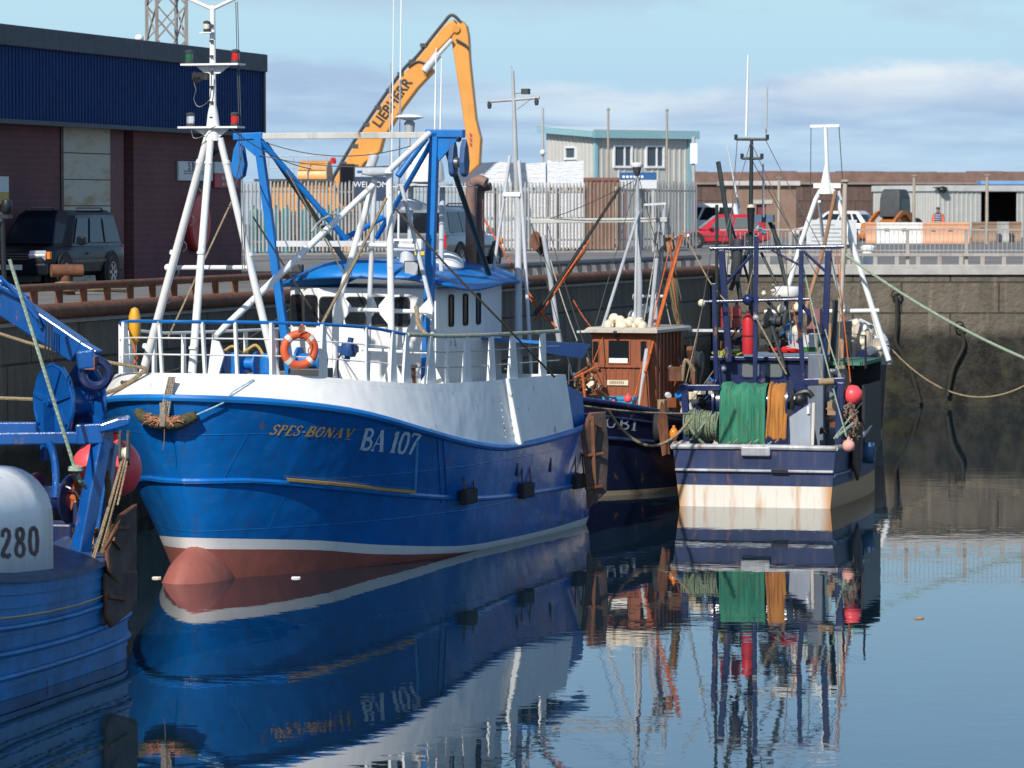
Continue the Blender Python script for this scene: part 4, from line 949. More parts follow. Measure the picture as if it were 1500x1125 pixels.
car('parked_car', 'silver grey four wheel drive car seen from behind beyond the white wheelhouse', (c.x, 114, QZ), math.atan2(math.cos(R(20)), math.sin(R(20))), 4.7, 1.95, 1.86, silver, 'suv', glass_mat('car_glass'))
redp = paint('red_car_paint', (.48, .02, .035), .25, .08, da=.15, bmp=.02, coat=.6)
c = P(1064, 362, 172); car('parked_car', 'red hatchback parked side on between the fence end and the brown hut', (c.x, 176, QZ), R(180 + 4), 4.0, 1.7, 1.5, redp, 'hatch', glass_mat('pale_car_glass', (.12, .14, .14), .04))
whp = paint('white_car_paint', (.66, .66, .65), .3, .05, da=.15, bmp=.02, coat=.5)
c = P(1224, 350, 215); car('parked_car', 'white estate car parked beyond the railing, its tail to the right', (c.x, 215, QZ), R(180 - 28), 4.4, 1.75, 1.62, whp, 'hatch', glass_mat('car_glass'))
c = P(1022, 335, 196); car('parked_van', 'white van half hidden behind the red hatchback and the fence end', (c.x, 196, QZ), R(170), 4.4, 1.9, 2.0, whp, 'suv', glass_mat('car_glass'), details=False)['category'] = 'van'

# ================================================================ orange digger and the person
fd = Fr((P(1310, 330, 212).x, 212, GZ), R(238))
T = thing('digger', 'orange wheeled digger with a dark cab parked behind the white barrier', 'digger', fd)
dg = paint('digger_orange', (.46, .15, .03), .5, .15, (.15, .08, .05), .4, .1)
MB().loft([[V((x, s * w_, z)) for s, z in ((-1, .55), (-1, h_), (1, h_), (1, .55))] for x, w_, h_ in ((-1.5, .55, 1.0), (-1.35, .6, 1.45), (-.3, .65, 1.55), (.3, .6, 1.2), (1.2, .5, .9))]).build('body', dg, T, smooth=.5, bev=.05)
MB().loft([[V((x * k, y * k2, z)) for x, y in ((-.75, -.62), (.6, -.62), (.6, .62), (-.75, .62))] for z, k, k2 in ((1.3, 1, 1), (2.3, .95, .95), (2.72, .75, .8), (2.78, .6, .7))]).build('cab', M['dkgrey'], T, smooth=.4, bev=.04)
for y in (-.625, .625): MB().slab([V((-.6, y, 1.5)), V((.5, y, 1.5)), V((.42, y * .97, 2.25)), V((-.55, y * .97, 2.25))][::(1 if y < 0 else -1)], .01).build('window', glass_mat('green_cab_glass', (.02, .06, .05)), T, smooth=0)
for y in (-.8, .8):
    MB().prism([V((x, y, z)) for x, z in ((-.6, 1.2), (.0, 1.62), (.6, 1.62), (1.4, 1.2), (2.1, .45), (1.8, .4), (1.2, 1.0), (.5, 1.4), (.1, 1.4), (-.5, .95))], (0, .16 * (1 if y < 0 else -1), 0)).build('loader_arm', dg, T, smooth=0, bev=.02)
MB().prism([V((x, -1.0, z)) for x, z in ((1.7, 1.0), (1.9, .25), (2.6, .15), (2.65, .25), (2.1, .4), (1.95, .95))], (0, 2.0, 0)).build('bucket', dg, T, smooth=0)
MB().path(spline([(-1.4, 0, .8), (-1.8, 0, 1.2), (-1.9, 0, 1.5), (-1.7, 0, 1.0)], 5), .13, 8).build('rear_arm', dg, T)
for x, r_ in ((-.9, .62), (1.0, .5)):
    for y in (-.85, .85):
        o = MB().lathe([(r_ * .5, -.2), (r_ * .9, -.2), (r_, -.12), (r_, .12), (r_ * .9, .2), (r_ * .5, .2)], (x, y, r_), (0, 1, 0), 20).build('wheel', M['rubber'], T)
        MB().lathe([(0, -.12), (r_ * .5, -.12), (r_ * .5, .12), (0, .12)], (x, y, r_), (0, 1, 0), 14).build('rim', dg, o)
def person(loc, rz, label):
    T = thing('person', label, 'person', loc=loc, rot=rz)
    J = {'pel': ((0, 0, .96), .145), 'bel': ((0, 0, 1.1), .135), 'che': ((0.01, 0, 1.32), .16), 'nek': ((0, 0, 1.5), .06), 'hd0': ((.015, 0, 1.6), .082), 'hd1': ((.02, 0, 1.7), .1), 'hd2': ((.01, 0, 1.78), .07), 'nos': ((.125, 0, 1.665), .018)}
    E = [('pel', 'bel'), ('bel', 'che'), ('che', 'nek'), ('nek', 'hd0'), ('hd0', 'hd1'), ('hd1', 'hd2'), ('hd1', 'nos')]
    for s, n in ((1, 'l'), (-1, 'r')):
        J.update({n + 'sh': ((0, s * .2, 1.43), .075), n + 'el': ((-.03, s * .27, 1.14), .05), n + 'wr': ((.1, s * .27, .92), .034), n + 'pa': ((.14, s * .265, .85), .036),
                  n + 'hp': ((0, s * .1, .88), .1), n + 'kn': ((.03, s * .12, .5), .066), n + 'an': ((0, s * .13, .09), .045), n + 'to': ((.17, s * .15, .04), .04), n + 'ear': ((.01, s * .1, 1.665), .014)})
        E += [('che', n + 'sh'), (n + 'sh', n + 'el'), (n + 'el', n + 'wr'), (n + 'wr', n + 'pa'), ('pel', n + 'hp'), (n + 'hp', n + 'kn'), (n + 'kn', n + 'an'), (n + 'an', n + 'to'), ('hd1', n + 'ear')]
        for k, ln in enumerate((.07, .085, .08, .06)):
            a = n + 'f%d' % k; J[a] = ((.155 + .008, s * (.265 - .03 + k * .02) + 0, .80), .009); J[a + 'b'] = ((.15, s * (.262 - .028 + k * .019), .80 - ln * .6), .008); E += [(n + 'pa', a), (a, a + 'b')]
        J[n + 'th'] = ((.19, s * .235, .84), .011); J[n + 'thb'] = ((.2, s * .225, .80), .009); E += [(n + 'pa', n + 'th'), (n + 'th', n + 'thb')]
    names = list(J); me = bpy.data.meshes.new('body'); me.from_pydata([J[k][0] for k in names], [(names.index(a), names.index(b)) for a, b in E], [])
    me.materials.append(plain('skin', (.45, .25, .18), .5, var=.05)); o = bpy.data.objects.new('body', me); COL.objects.link(o); o.parent = T
    md = o.modifiers.new('skin', 'SKIN'); me.skin_vertices.new() if not me.skin_vertices else None
    for i, k in enumerate(names): me.skin_vertices[0].data[i].radius = (J[k][1], J[k][1]); me.skin_vertices[0].data[i].use_root = (i == 0)
    md.use_smooth_shade = True; o.modifiers.new('sub', 'SUBSURF').levels = 1; o.modifiers['sub'].render_levels = 1
    hv = plain('hi_vis_orange', (.85, .13, .05), .6); nvy = plain('navy_cloth', (.03, .035, .07), .8); slv = plain('reflective_grey', (.5, .5, .55), .4)
    def ell(z, a, b, n=18): return [V((a * math.cos(2 * math.pi * k / n), b * math.sin(2 * math.pi * k / n), z)) for k in range(n)]
    MB().loft([ell(z, a, b) for z, a, b in ((.86, .18, .22), (1.0, .175, .215), (1.2, .185, .225), (1.36, .19, .235), (1.46, .14, .2), (1.53, .08, .09))]).build('jacket', nvy, T)
    for z in (1.02, 1.14, 1.26, 1.38): MB().loft([ell(z, .196, .242), ell(z + .045, .197, .243)]).build('reflective_band', slv, T)
    for s, n in ((1, 'l'), (-1, 'r')):
        MB().path([V(J[n + k][0]) for k in ('sh', 'el', 'wr')], [.105, .082, .065], 12).build('sleeve', hv, T)
        MB().path([V(J['pel'][0]) + V((0, s * .07, -.02)), V(J[n + 'hp'][0]), V(J[n + 'kn'][0]), V(J[n + 'an'][0])], [.14, .135, .095, .085], 12).build('trouser_leg', hv, T)
        MB().ball(V(J[n + 'an'][0]) + V((.07, 0, -.04)), .06, 12, 8, (2.4, .95, .8)).build('boot', M['black'], T)
        MB().ball((.105, s * .035, 1.69), .012, 8, 6).build('eye', M['black'], T)
    MB().ball((.0, 0, 1.735), .118, 16, 8, (1.05, .95, .82)).build('cap', nvy, T); MB().b2((.115, -.02, 1.615), (.122, .02, 1.622)).build('mouth', plain('lip', (.3, .1, .09), .5), T, smooth=0)
    return T
c = P(1374, 330, 214); person((c.x, 214, GZ), R(-100), 'person in an orange hi-vis suit with a striped navy top, standing behind the barrier')
# ================================================================ the big blue trawler
TH = R(19)
B = Fr((-.44, 75.9, 0), math.atan2(-math.cos(TH), -math.sin(TH)))    # x forward, y to port, z up
def rrect(o, ex, ez, w, h, r, n=3):        # rounded rectangle outline
    o = V(o); ex = V(ex).normalized(); ez = V(ez).normalized(); pts = []
    for cx, cz, a0 in ((w - r, r, -90), (w - r, h - r, 0), (r, h - r, 90), (r, r, 180)):
        for k in range(n + 1):
            a = R(a0 + 90 * k / n); pts.append(o + ex * (cx + r * math.cos(a)) + ez * (cz + r * math.sin(a)))
    return pts
def pane(T, o, ex, ez, w, h, r=.06, frame=None, gl=None, name='window', proud=.012):
    ex = V(ex).normalized(); ez = V(ez).normalized(); nn = ex.cross(ez)
    pts = rrect(o, ex, ez, w, h, r); ctr = sum(pts, V()) / len(pts)
    out = [ctr + (p - ctr) * 1.0 + (p - ctr).normalized() * .035 for p in pts]; n = len(pts)
    f = MB().loft([[p - nn * .01 for p in out], [p + nn * (proud + .014) for p in out], [p + nn * (proud + .014) for p in pts], [p - nn * .01 for p in pts]], caps=False).build(name, frame or M['rubber'], T, smooth=0)
    MB().add([p + nn * proud for p in pts], [tuple(range(n))]).build('pane', gl or M['glass'], f, smooth=0); return f
X0, XW, XS = 1.0, 13.9, 15.0
WLt = [(1.0, 2.2), (1.4, 2.46), (2.2, 2.52), (4.1, 2.53), (6.9, 2.46), (9.07, 2.26), (10.5, 1.93), (11.64, 1.5), (12.6, 1.02), (13.3, .58), (13.75, .22), (13.9, .0)]
SHt = [(1.0, 2.4), (1.4, 2.6), (2.5, 2.78), (5, 2.86), (10.3, 2.86), (11.6, 2.72), (12.6, 2.42), (13.4, 2.0), (14.1, 1.46), (14.6, .92), (14.9, .44), (15.0, .0)]
ZSt = [(1, 2.0), (3.4, 1.84), (7.1, 1.77), (9, 1.93), (11.2, 2.27), (13, 2.66), (14.2, 2.85), (15, 2.93)]
ZBt = [(1, 2.82), (3.7, 2.88), (9.9, 2.98), (12, 3.1), (13.5, 3.24), (15, 3.31)]
RUBt = [(1, .8), (3.5, .83), (8, .93), (11.3, 1.2), (14.3, 1.58), (15, 1.6)]
WBt = [(1, -.09), (4, -.05), (7, -.01), (9, .03), (11.64, .2), (13.1, .37), (15, .5)]
WTt = [(1, .16), (4, .11), (7, .11), (9, .15), (11.64, .36), (13.1, .53), (15, .68)]
def tx(t): return X0 + t * (XS - X0)
def HP(t, z, s=1):
    zs = smooth1(tx(t), ZSt); u = max(z, 0) / zs
    xe = XW + (XS - XW) * u ** .9
    x = X0 + t * (xe - X0)
    wl = smooth1(X0 + t * (XW - X0), WLt); shh = smooth1(tx(t), SHt)
    y = wl + (shh - wl) * (u ** 1.25 if t > .6 else u ** .8)
    if z < 0: y *= 1 + z * .35
    return V((x, s * max(y, 0), z))
def OUT(x, s=1, up=1.0, z=None):            # point on the white whaleback above the sheer; up=0 sheer, 1 top
    t = (x - X0) / (XS - X0); zs = smooth1(x, ZSt); zt = smooth1(x, ZBt); b = HP(t, zs, 1)
    lean = .16 + .30 * max(0, (x - 8) / 7)
    zz_ = zs + (zt - zs) * up if z is None else z
    k = (zz_ - zs) / (zt - zs)
    y = b.y - lean * k * min(1, b.y / 1.0); xx = x - (.22 * k if x > 13 else 0) * min(1, (x - 13) / 1.6)
    return V((xx, s * max(y, 0), zz_))
BA = thing('fishing_trawler', 'large bright blue and white fishing trawler with red forefoot, moored bow towards the camera', 'boat', B)
ts = [1 - (1 - k / 44) ** 1.8 for k in range(45)]
rows = [lambda x: -.9, lambda x: -.4, lambda x: smooth1(x, WBt), lambda x: smooth1(x, WTt)]
for a in (.35, .7): rows.append(lambda x, a=a: smooth1(x, WTt) + (smooth1(x, RUBt) - smooth1(x, WTt)) * a)
for a in (0, .2, .4, .6, .8, 1): rows.append(lambda x, a=a: smooth1(x, RUBt) + (smooth1(x, ZSt) - smooth1(x, RUBt)) * a)
mb = MB(); nr = len(rows)
for s in (1, -1):
    n0 = len(mb.v)
    for r_ in rows:
        for t in ts: mb.v.append(tuple(HP(t, r_(tx(t)), s)))
    m_ = len(ts)
    for j in range(nr - 1):
        for i in range(m_ - 1):
            a = n0 + j * m_ + i; q = (a, a + 1, a + m_ + 1, a + m_); mb.f.append(q[::-1] if s > 0 else q)
            mb.mi.append(0 if j < 2 else (1 if j == 2 else 2))
off = nr * len(ts)
for j in range(nr - 1):
    a = j * len(ts); mb.f.append((a, a + len(ts), off + a + len(ts), off + a)); mb.mi.append(0 if j < 2 else (1 if j == 2 else 2))
hull = mb.build('hull', [M['antifoul'], M['white_clean'], M['blue']], BA, smooth=.6, fix=True)
bvh = BVHTree.FromPolygons([v.co for v in hull.data.vertices], [p.vertices for p in hull.data.polygons])
def hullpx(px, py, off=.006, tree=None):
    o = B.i @ CAM; r = (B.i.to_3x3() @ ray(px, py)).normalized(); h = (tree or bvh).ray_cast(o, r)
    if h[0] is None: return B.px(px, py, y=2.5)
    n = h[1]; n = n if n.dot(r) < 0 else -n
    return h[0] + n * off
# bulbous forefoot
rings = []; NB = 26
for k in range(13):
    a = k / 12; x = 15.0 - 3.8 * a; rr = math.sqrt(max(0, 1 - (1 - min(a * 3.2, 1)) ** 2)) * (1 if a < .32 else 1 - .55 * (a - .32) / .68)
    zc_ = -.24 - .12 * a
    rings.append([V((x, math.copysign(abs(math.cos(2 * math.pi * i / NB)) ** 1.25, math.cos(2 * math.pi * i / NB)) * .53 * rr, zc_ + (math.sin(2 * math.pi * i / NB) * .76 * rr) * (1 if math.sin(2 * math.pi * i / NB) < 0 else (1 + .12 * min(1, a * 4))))) for i in range(NB)])
MB().loft(rings).build('bulbous_bow', M['antifoul'], BA, smooth=1)
# white whaleback side band, and decks
xs = [3.4 + (15 - 3.4) * (1 - (1 - k / 40) ** 1.7) for k in range(41)]
mb = MB()
ring = [(x, 1) for x in xs] + [(x, -1) for x in reversed(xs[:-1])]
mb.loft([[OUT(x, s, u) for x, s in ring] for u in (.0, .33, .66, 1.0)], closed=False)
mb.loft([[OUT(x, s, 1.0) for x, s in ring], [OUT(x, s, 1.0) * 1.0 + V((0, -s * .09 * min(1, OUT(x, s).y * s), 0)) for x, s in ring], [OUT(x, s, .8) + V((0, -s * .09 * min(1, OUT(x, s).y * s), 0)) for x, s in ring]], closed=False)
wband = mb.build('whaleback', M['wback'], BA, smooth=.8)
bvh2 = BVHTree.FromPolygons([v.co for v in wband.data.vertices], [p.vertices for p in wband.data.polygons])
deckm = paint('deck_green_grey', (.20, .22, .21), .7, .2, da=.3, rust=.15)
mb = MB(); mb.loft([[OUT(x, s, .88) for s in (1, .5, 0, -.5, -1)] for x in xs], closed=False); mb.build('foredeck', deckm, BA, smooth=0)
mb = MB(); mb.loft([[HP((x - X0) / (XS - X0), smooth1(x, ZSt) - .35) * 1 if False else V((x, s * (HP((x - X0) / (XS - X0), smooth1(x, ZSt) - .05).y - .03), smooth1(x, ZSt) - .3)) for s in (1, 0, -1)] for x in (1.05, 1.5, 2.2, 3.0, 3.4)], closed=False); mb.build('aft_deck', deckm, BA, smooth=0)
MB().slab([OUT(3.4, 1, 0), OUT(3.4, 1, 1), OUT(3.4, -1, 1), OUT(3.4, -1, 0)], .05).build('aft_bulkhead', M['white'], BA, smooth=0)
# rails along the hull
def around(zf, off, xa, xb):
    xs_ = [1 - (1 - k / 60) ** 1.8 for k in range(61)]
    L = [HP(t, zf(tx(t)), -1) for t in xs_ if tx(t) >= xa] + [HP(t, zf(tx(t)), 1) for t in reversed(xs_[:-1]) if tx(t) >= xb]
    return L
MB().path(around(lambda x: smooth1(x, ZSt) - .0, 0, 1, 1), .062, 8).build('sheer_rail', M['blue2'], BA)
MB().path(around(lambda x: smooth1(x, RUBt), 0, 1, 1), .05, 8).build('rubbing_rail', M['blue'], BA)
def ontop(px0, py0, px1, py1, n, w, off, mt, name, tree=None):   # a painted or welded strip lying on the plating
    a = [hullpx(px0 + (px1 - px0) * k / n, py0 + (py1 - py0) * k / n, off, tree) for k in range(n + 1)]
    MB().path(a, w, 6).build(name, mt, BA)
mb = MB(); g = [t for t in ts if 10.95 < tx(t) < 13.85]
for s, tl in ((1, [10.95 + (13.85 - 10.95) * k / 20 for k in range(21)]), (-1, [12.1 + .09 * k for k in range(8)])):
    mb.loft([[HP((x - X0) / (XS - X0), smooth1(x, RUBt) + dz, s) + V((.02 if x > 13 else 0, s * dy, 0)) for x in tl] for dz, dy in ((.03, .055), (.075, .052), (.085, .01))], closed=False)
mb.build('gold_line', M['gold'], BA, smooth=0)
ontop(611, 645, 607, 727, 8, .028, .0, M['pale_blue'], 'hull_joint')
ontop(649, 640, 655, 736, 8, .022, .0, M['blue'], 'plate_seam'); ontop(641, 640, 646, 736, 8, .02, .0, M['blue'], 'plate_seam')
# lettering on the port bow
def quadmap(tl, tr, bl, br, tree=None):
    def fn(u, v, lay):
        tp_ = (tl[0] + (tr[0] - tl[0]) * u, tl[1] + (tr[1] - tl[1]) * u); bt = (bl[0] + (br[0] - bl[0]) * u, bl[1] + (br[1] - bl[1]) * u)
        return hullpx(bt[0] + (tp_[0] - bt[0]) * v, bt[1] + (tp_[1] - bt[1]) * v, .007 + .0015 * lay, tree)
    return fn
mb = MB(); letters(mb, 'BA 107', quadmap((532, 627), (615, 635), (526, 658), (608, 666)), slant=.08, bold=1.25, cond=.95, gap=.04)
mb.build('registration', plain('letter_pale_blue', (.55, .66, .78), .45, bmp=0), BA, smooth=0)
mb = MB(); letters(mb, 'SPES-BONA', quadmap((399, 622), (503, 627), (393, 636), (499, 641)), slant=.22, bold=1.45, gap=.1)
letters(mb, 'V', quadmap((505, 627), (518, 627.6), (503, 641), (515, 641.6)), slant=.15, bold=1.35)
mb.build('boat_name', M['gold'], BA, smooth=0)
# scuppers, side fenders, tall strake
slotm = plain('slot_black', (.01, .01, .012), .7)
for px, py in ((757, 673), (806, 667)):
    p = hullpx(px, py + 8, .004); q = hullpx(px, py + 27 - 8, .004)
    MB().bar(p + V((0, 0, .14)), q - V((0, 0, .06)), .075, .02, up=(0, 1, 0)).build('freeing_port', slotm, BA, smooth=0)
for px, py in ((681, 725), (765, 717), (843, 704)):
    p = hullpx(px, py, .08); T = thing('block_fender', 'square black rubber fender hung on the blue side ' + {681: 'below the registration letters', 765: 'midway along the hull', 843: 'near the stern corner'}[px], 'fender', B); T.location = B.w(p)
    MB().b2((-.3, -.075, -.13), (.3, .06, .13)).build('block', M['rubber'], T, smooth=0, bev=.03)
    MB().path([(.24, 0, .12), (.2, -.02, .5)], .014, 6).path([(-.24, 0, .12), (-.2, -.02, .5)], .014, 6).build('chain', M['rust'], T)
MB().bar(OUT(6.95, 1, 1.02) + V((0, .03, 0)), OUT(6.75, 1, .02) + V((0, .04, 0)), .13, .15, up=(0, 1, 0)).build('side_strake', M['white'], BA, smooth=0, bev=.015)
o = MB()
for k in range(9): p = OUT(7.3, 1, .95 - k * .1) + V((0, .0, 0)); o.ball(p, .018, 6, 4)
o.build('rivets', M['white'], BA)
# blue stern structure and awning
bst = MB(); bst.slab([V((3.34, 2.55, 1.7)), V((3.34, 2.55, 2.75)), V((1.9, 2.5, 2.45)), V((1.55, 2.45, 1.7))], .05)
bst.build('stern_wing', M['blue2'], BA, smooth=0)
MB().slab([V((4.2, 2.5, 3.5)), V((4.3, .3, 3.62)), V((1.2, .3, 3.45)), V((1.4, 2.5, 3.36))], .05).slab([V((4.2, 2.5, 3.5)), V((1.4, 2.5, 3.36)), V((1.9, 2.5, 3.1)), V((4.2, 2.5, 3.3))], .03).build('stern_awning', M['blue2'], BA, smooth=0)
# railings
RLt = [(3.4, 3.66), (9, 3.74), (10.9, 3.82), (12, 3.96), (13.5, 4.07), (15, 4.12)]
def railp(x, s, k=1.0):
    b = OUT(x, s, 1); zt = smooth1(x, RLt); p = V((b.x, b.y - s * .10 * min(1, abs(b.y)), b.z + (zt - b.z) * k)); p.x += .12 * k * max(0, (x - 13) / 2); return p
xs1 = [11.0 + 4.0 * (1 - (1 - k / 26) ** 1.7) for k in range(27)]
loop = [(x, -1) for x in xs1] + [(x, 1) for x in reversed(xs1[:-1])]
MB().path([railp(x, s) for x, s in loop], .027, 8).build('top_rail', M['blue2'], BA)
for k in (.36, .68): MB().path([railp(x, s, k) for x, s in loop], .014, 6).build('mid_rail', M['white'], BA)
def railx(px, s=1):                         # where on the rail a photo column falls
    return min((abs(proj(B.w(railp(11 + 4.0 * k / 400, s)))[0] - px), 11 + 4.0 * k / 400) for k in range(401))[1]
def postplate(x, s, wb, wt, mt=None, nm='rail_post'):
    b = railp(x, s, -.02); t = railp(x, s, 1)
    MB().bar(b, t, wb, .05, up=(0, 1, 0), w2=wt).build(nm, mt or M['white'], BA, smooth=0, bev=.008)
for x, s, wb, wt in ((11.2, -1, .34, .26), (12.35, -1, .08, .08), (13.3, -1, .3, .14), (14.75, -1, .07, .07), (railx(296), 1, .08, .08), (railx(345), 1, .07, .07), (railx(398), 1, .2, .12), (railx(473), 1, .3, .14), (railx(536), 1, .1, .08), (railx(575), 1, .34, .12), (11.0, 1, .4, .12)): postplate(x, s, wb, wt)
MB().path([railp(x, 1) for x in (10.95, 9.5, 8, 6.5, 5, 3.5)], .036, 8).build('aft_top_rail', paint('mossy_white_pipe', (.40, .42, .32), .7, .25, (.12, .13, .06), .6, .1), BA)
for k in (.33, .66): MB().path([railp(x, 1, k) for x in (10.95, 9.5, 8, 6.5, 5, 3.5)], .011, 6).build('aft_wire', M['grey'], BA)
for x, wb, wt in ((8.55, .42, .16), (7.35, .38, .14), (6.2, .5, .16), (4.5, .34, .22)): postplate(x, 1, wb, wt)
postplate(10.1, 1, .5, .1); postplate(9.4, 1, .1, .1)
MB().path([railp(x, -1) for x in (11.2, 9.5, 8, 6.5, 5, 3.5)], .026, 8).build('far_top_rail', M['white'], BA)
for x in (10, 8.6, 7.2, 5.8, 4.4): postplate(x, -1, .14, .1)
# wheelhouse
wx, wz0, wz1 = 6.8, 2.7, 4.52
pl = [V((6.35, -1.52, 0)), V((6.86, -.78, 0)), V((6.86, .95, 0)), V((6.72, 1.34, 0)), V((3.1, 1.34, 0)), V((3.1, -1.52, 0))]
MB().loft([[p + V((0, 0, wz0)) for p in pl], [p + V((0, 0, wz1 - .02)) for p in pl]]).build('wheelhouse', M['white'], BA, smooth=0, bev=.03)
def wall_pane(a, b, u0, u1, z0, z1, r=.07):
    d = (b - a); L_ = d.length; pane(BA, a + d * u0 + V((0, 0, z0)), d, (0, 0, 1), L_ * (u1 - u0), z1 - z0, r)
for u0, u1 in ((.07, .46), (.56, .96)): wall_pane(pl[0], pl[1], u0, u1, 3.84, 4.33)
for u0, u1 in ((.03, .26), (.31, .52), (.57, .77), (.82, .985)): wall_pane(pl[1], pl[2], u0, u1, 3.86, 4.31)
for a, b in ((.75, .95), (1.5, 1.7), (2.2, 2.38)): pane(BA, V((6.72 - a, 1.342, 3.83)), (-1, 0, 0), (0, 0, 1), b - a, .5, .05)
MB().bar((6.72, 1.36, 2.8), (6.72, 1.36, 4.5), .05, .05).build('corner_post', M['white'], BA)
# roof: crowned, overhanging, with a dipped side edge
def roofpt(u, v):
    y = -1.85 + 3.62 * v; x = 2.75 + (7.22 - 2.75) * u - (.75 * max(0, (-.6 - y)) if u > .8 else 0) - (.35 * max(0, y - 1.2) if u > .9 else 0)
    z = 4.50 + .46 * (1 - abs(2 * v - 1) ** 2.2) * (1 if u < .9 else 1 - (u - .9) * 6) + .05 * math.sin(u * 7) * (v > .7)
    return V((x, y, z))
MB().grid(roofpt, 18, 16).build('roof', M['roofblue'], BA, smooth=.9, solid=.05)
# blue gantry straddling the wheelhouse front
gx = 7.35
tl = B.px(378, 202, x=gx); tr = B.px(637, 196, x=gx); bl = B.px(427, 548, x=gx); brr = B.px(624, 548, x=gx)
Lt, Rt = V((gx, tl.y, 7.12)), V((gx, tr.y, 7.12))
g = MB(); g.bar((gx, bl.y, 2.8), Lt, .14, .14, up=(1, 0, 0)); g.bar((gx, brr.y, 2.8), Rt + V((0, 0, .08)), .165, .15, up=(1, 0, 0), w2=.15)
g.build('gantry_leg', M['blue2'], BA, smooth=0, bev=.015)
MB().bar(Lt - V((0, -.1, -.03)), Rt - V((0, .1, -.03)), .1, .11).build('gantry_crossbar', paint('peeling_grey', (.50, .50, .47), .6, .15, (.25, .2, .15), .5, .25), BA, smooth=0, bev=.01)
MB().bar(Lt + V((0, .1, .04)), V((gx, B.px(343, 205, x=gx).y, 7.14)), .14, .12).bar(Rt + V((0, -.15, .06)), V((gx, B.px(680, 196, x=gx).y, 7.17)), .15, .14).build('gantry_arm', M['blue2'], BA, smooth=0, bev=.015)
MB().prism([Lt + V((0.04, .1, 0)), Lt + V((0.04, -.45, 0)), Lt + V((0.04, 0, -.35))], (-.06, 0, 0)).prism([Rt + V((.04, .0, .0)), Rt + V((.04, .5, .02)), Rt + V((.04, .08, -.42))], (-.06, 0, 0)).build('gusset', M['blue2'], BA, smooth=0)
MB().tube(Lt + V((0, .05, -.05)), B.px(508, 352, x=gx - 1.1), .055).tube(B.px(583, 258, x=gx + .4), Rt + V((.05, -.15, -.02)), .058).tube(B.px(552, 348, x=5.5), Rt + V((-.1, -.1, -.1)), .045).tube(B.px(500, 352, x=5.2), B.px(562, 318, x=4.6), .05).build('gantry_brace', M['blue2'], BA)
MB().tube(Lt + V((-.1, .1, -.1)), B.px(512, 392, x=gx - 1.6), .05).tube(B.px(652, 212, x=gx - .3), B.px(716, 402, x=gx - 3.0), .05).build('dark_strut', paint('dark_green_strut', (.03, .045, .045), .5), BA)
MB().bar(B.px(406, 357, x=gx), B.px(605, 357, x=gx - .3), .1, .1).build('gantry_tie', M['ltgrey'], BA, smooth=0)
def block(p, sz, mt, label, twin=False):
    T = thing('pulley_block', label, 'pulley', B); T.location = B.w(p)
    if twin: T.rotation_euler = (0, 0, B.a + R(82))
    for s in (-1, 1): MB().loft([[V((s * (.11 if twin else .07) + dx, y * sz, z * sz)) for y, z in ((0, .58), (.13, .34), (.2, -.1), (.14, -.42), (0, -.52), (-.14, -.42), (-.2, -.1), (-.13, .34))] for dx in ((-.05, .05) if twin else (-.02, .02))]).build('cheek', mt, T, smooth=0, bev=.02 if twin else .008)
    MB().lathe([(.15 * sz, -.04), (.17 * sz, -.05), (.13 * sz, 0), (.17 * sz, .05), (.15 * sz, .04)], (0, 0, -.1 * sz), (1, 0, 0), 18).build('sheave', M['steel'], T)
    MB().torus((0, 0, .62 * sz), (1, 0, 0), .1 * sz, .025, 14, 6).build('shackle', M['dkgrey'], T)
block(B.px(351, 236, x=gx), .62, M['blue2'], 'bright blue pulley block hanging from the left end of the blue gantry')
block(B.px(672, 233, x=gx) , .6, paint('dull_blue_block', (.03, .09, .22), .5), 'dull blue pulley block hanging from the right end of the blue gantry', True)
# foremast: tripod, pole and crosstrees
mx = 13.25; ap = B.px(311, 195, y=0); ap = V((mx, 0, B.px(311, 195, x=mx).z)); ycen = B.px(312, 195, x=mx).y
ap.y = ycen
lgA, lgB, lgC = B.px(203, 548, x=12.3), B.px(412, 556, x=12.6), B.px(279, 552, x=14.0)
lt = [ap + V((0, -.1, -.08)), ap + V((0, .12, -.08)), ap + V((.1, .0, -.1))]
for a, b, r in ((lgA, lt[0], .062), (lgB, lt[1], .055), (lgC, lt[2], .056)): MB().tube(a - V((0, 0, .25)), b, r + .012, r, 14).build('mast_leg', M['white_clean'], BA)
pa = B.px(246, 392, x=12.6); pb = B.px(371, 392, x=12.75); MB().tube(pa, pb, .04, n=10).build('mast_crossbar', M['white_clean'], BA)
tp_ = V((mx, ycen, B.px(308, 8, x=mx).z))
MB().path([ap + V((0, 0, -.12)), ap + V((0, 0, .3)), ap + V((0, 0, .45)), tp_], [.13, .085, .055, .042], 14).build('mast_pole', M['white_clean'], BA)
for px, r in ((272, .04), (348, .04)): r = .03; MB().tube(tp_ - V((0, 0, .06)), B.px(px, -4, x=mx), r, n=10).build('mast_arm', M['white_clean'], BA)
def crosstree(z, y0, y1, th=.03):
    MB().add([], []).loft([[V((mx + dx, y, z + dz)) for dx, dz in ((-.16, 0), (.16, 0), (.16, th), (-.16, th))] for y in (y0, y1)]).prism([V((mx + .02, y0 + .2, z)), V((mx + .02, y1 - .2, z)), V((mx + .02, ycen + .12, z - .13)), V((mx + .02, ycen - .12, z - .13))], (-.04, 0, 0)).build('crosstree', M['white_clean'], BA, smooth=0)
za = B.px(312, 96, x=mx).z; zb_ = B.px(312, 188, x=mx).z
crosstree(za, B.px(270, 96, x=mx).y, B.px(354, 96, x=mx).y); crosstree(zb_, B.px(266, 188, x=mx).y, B.px(353, 188, x=mx).y)
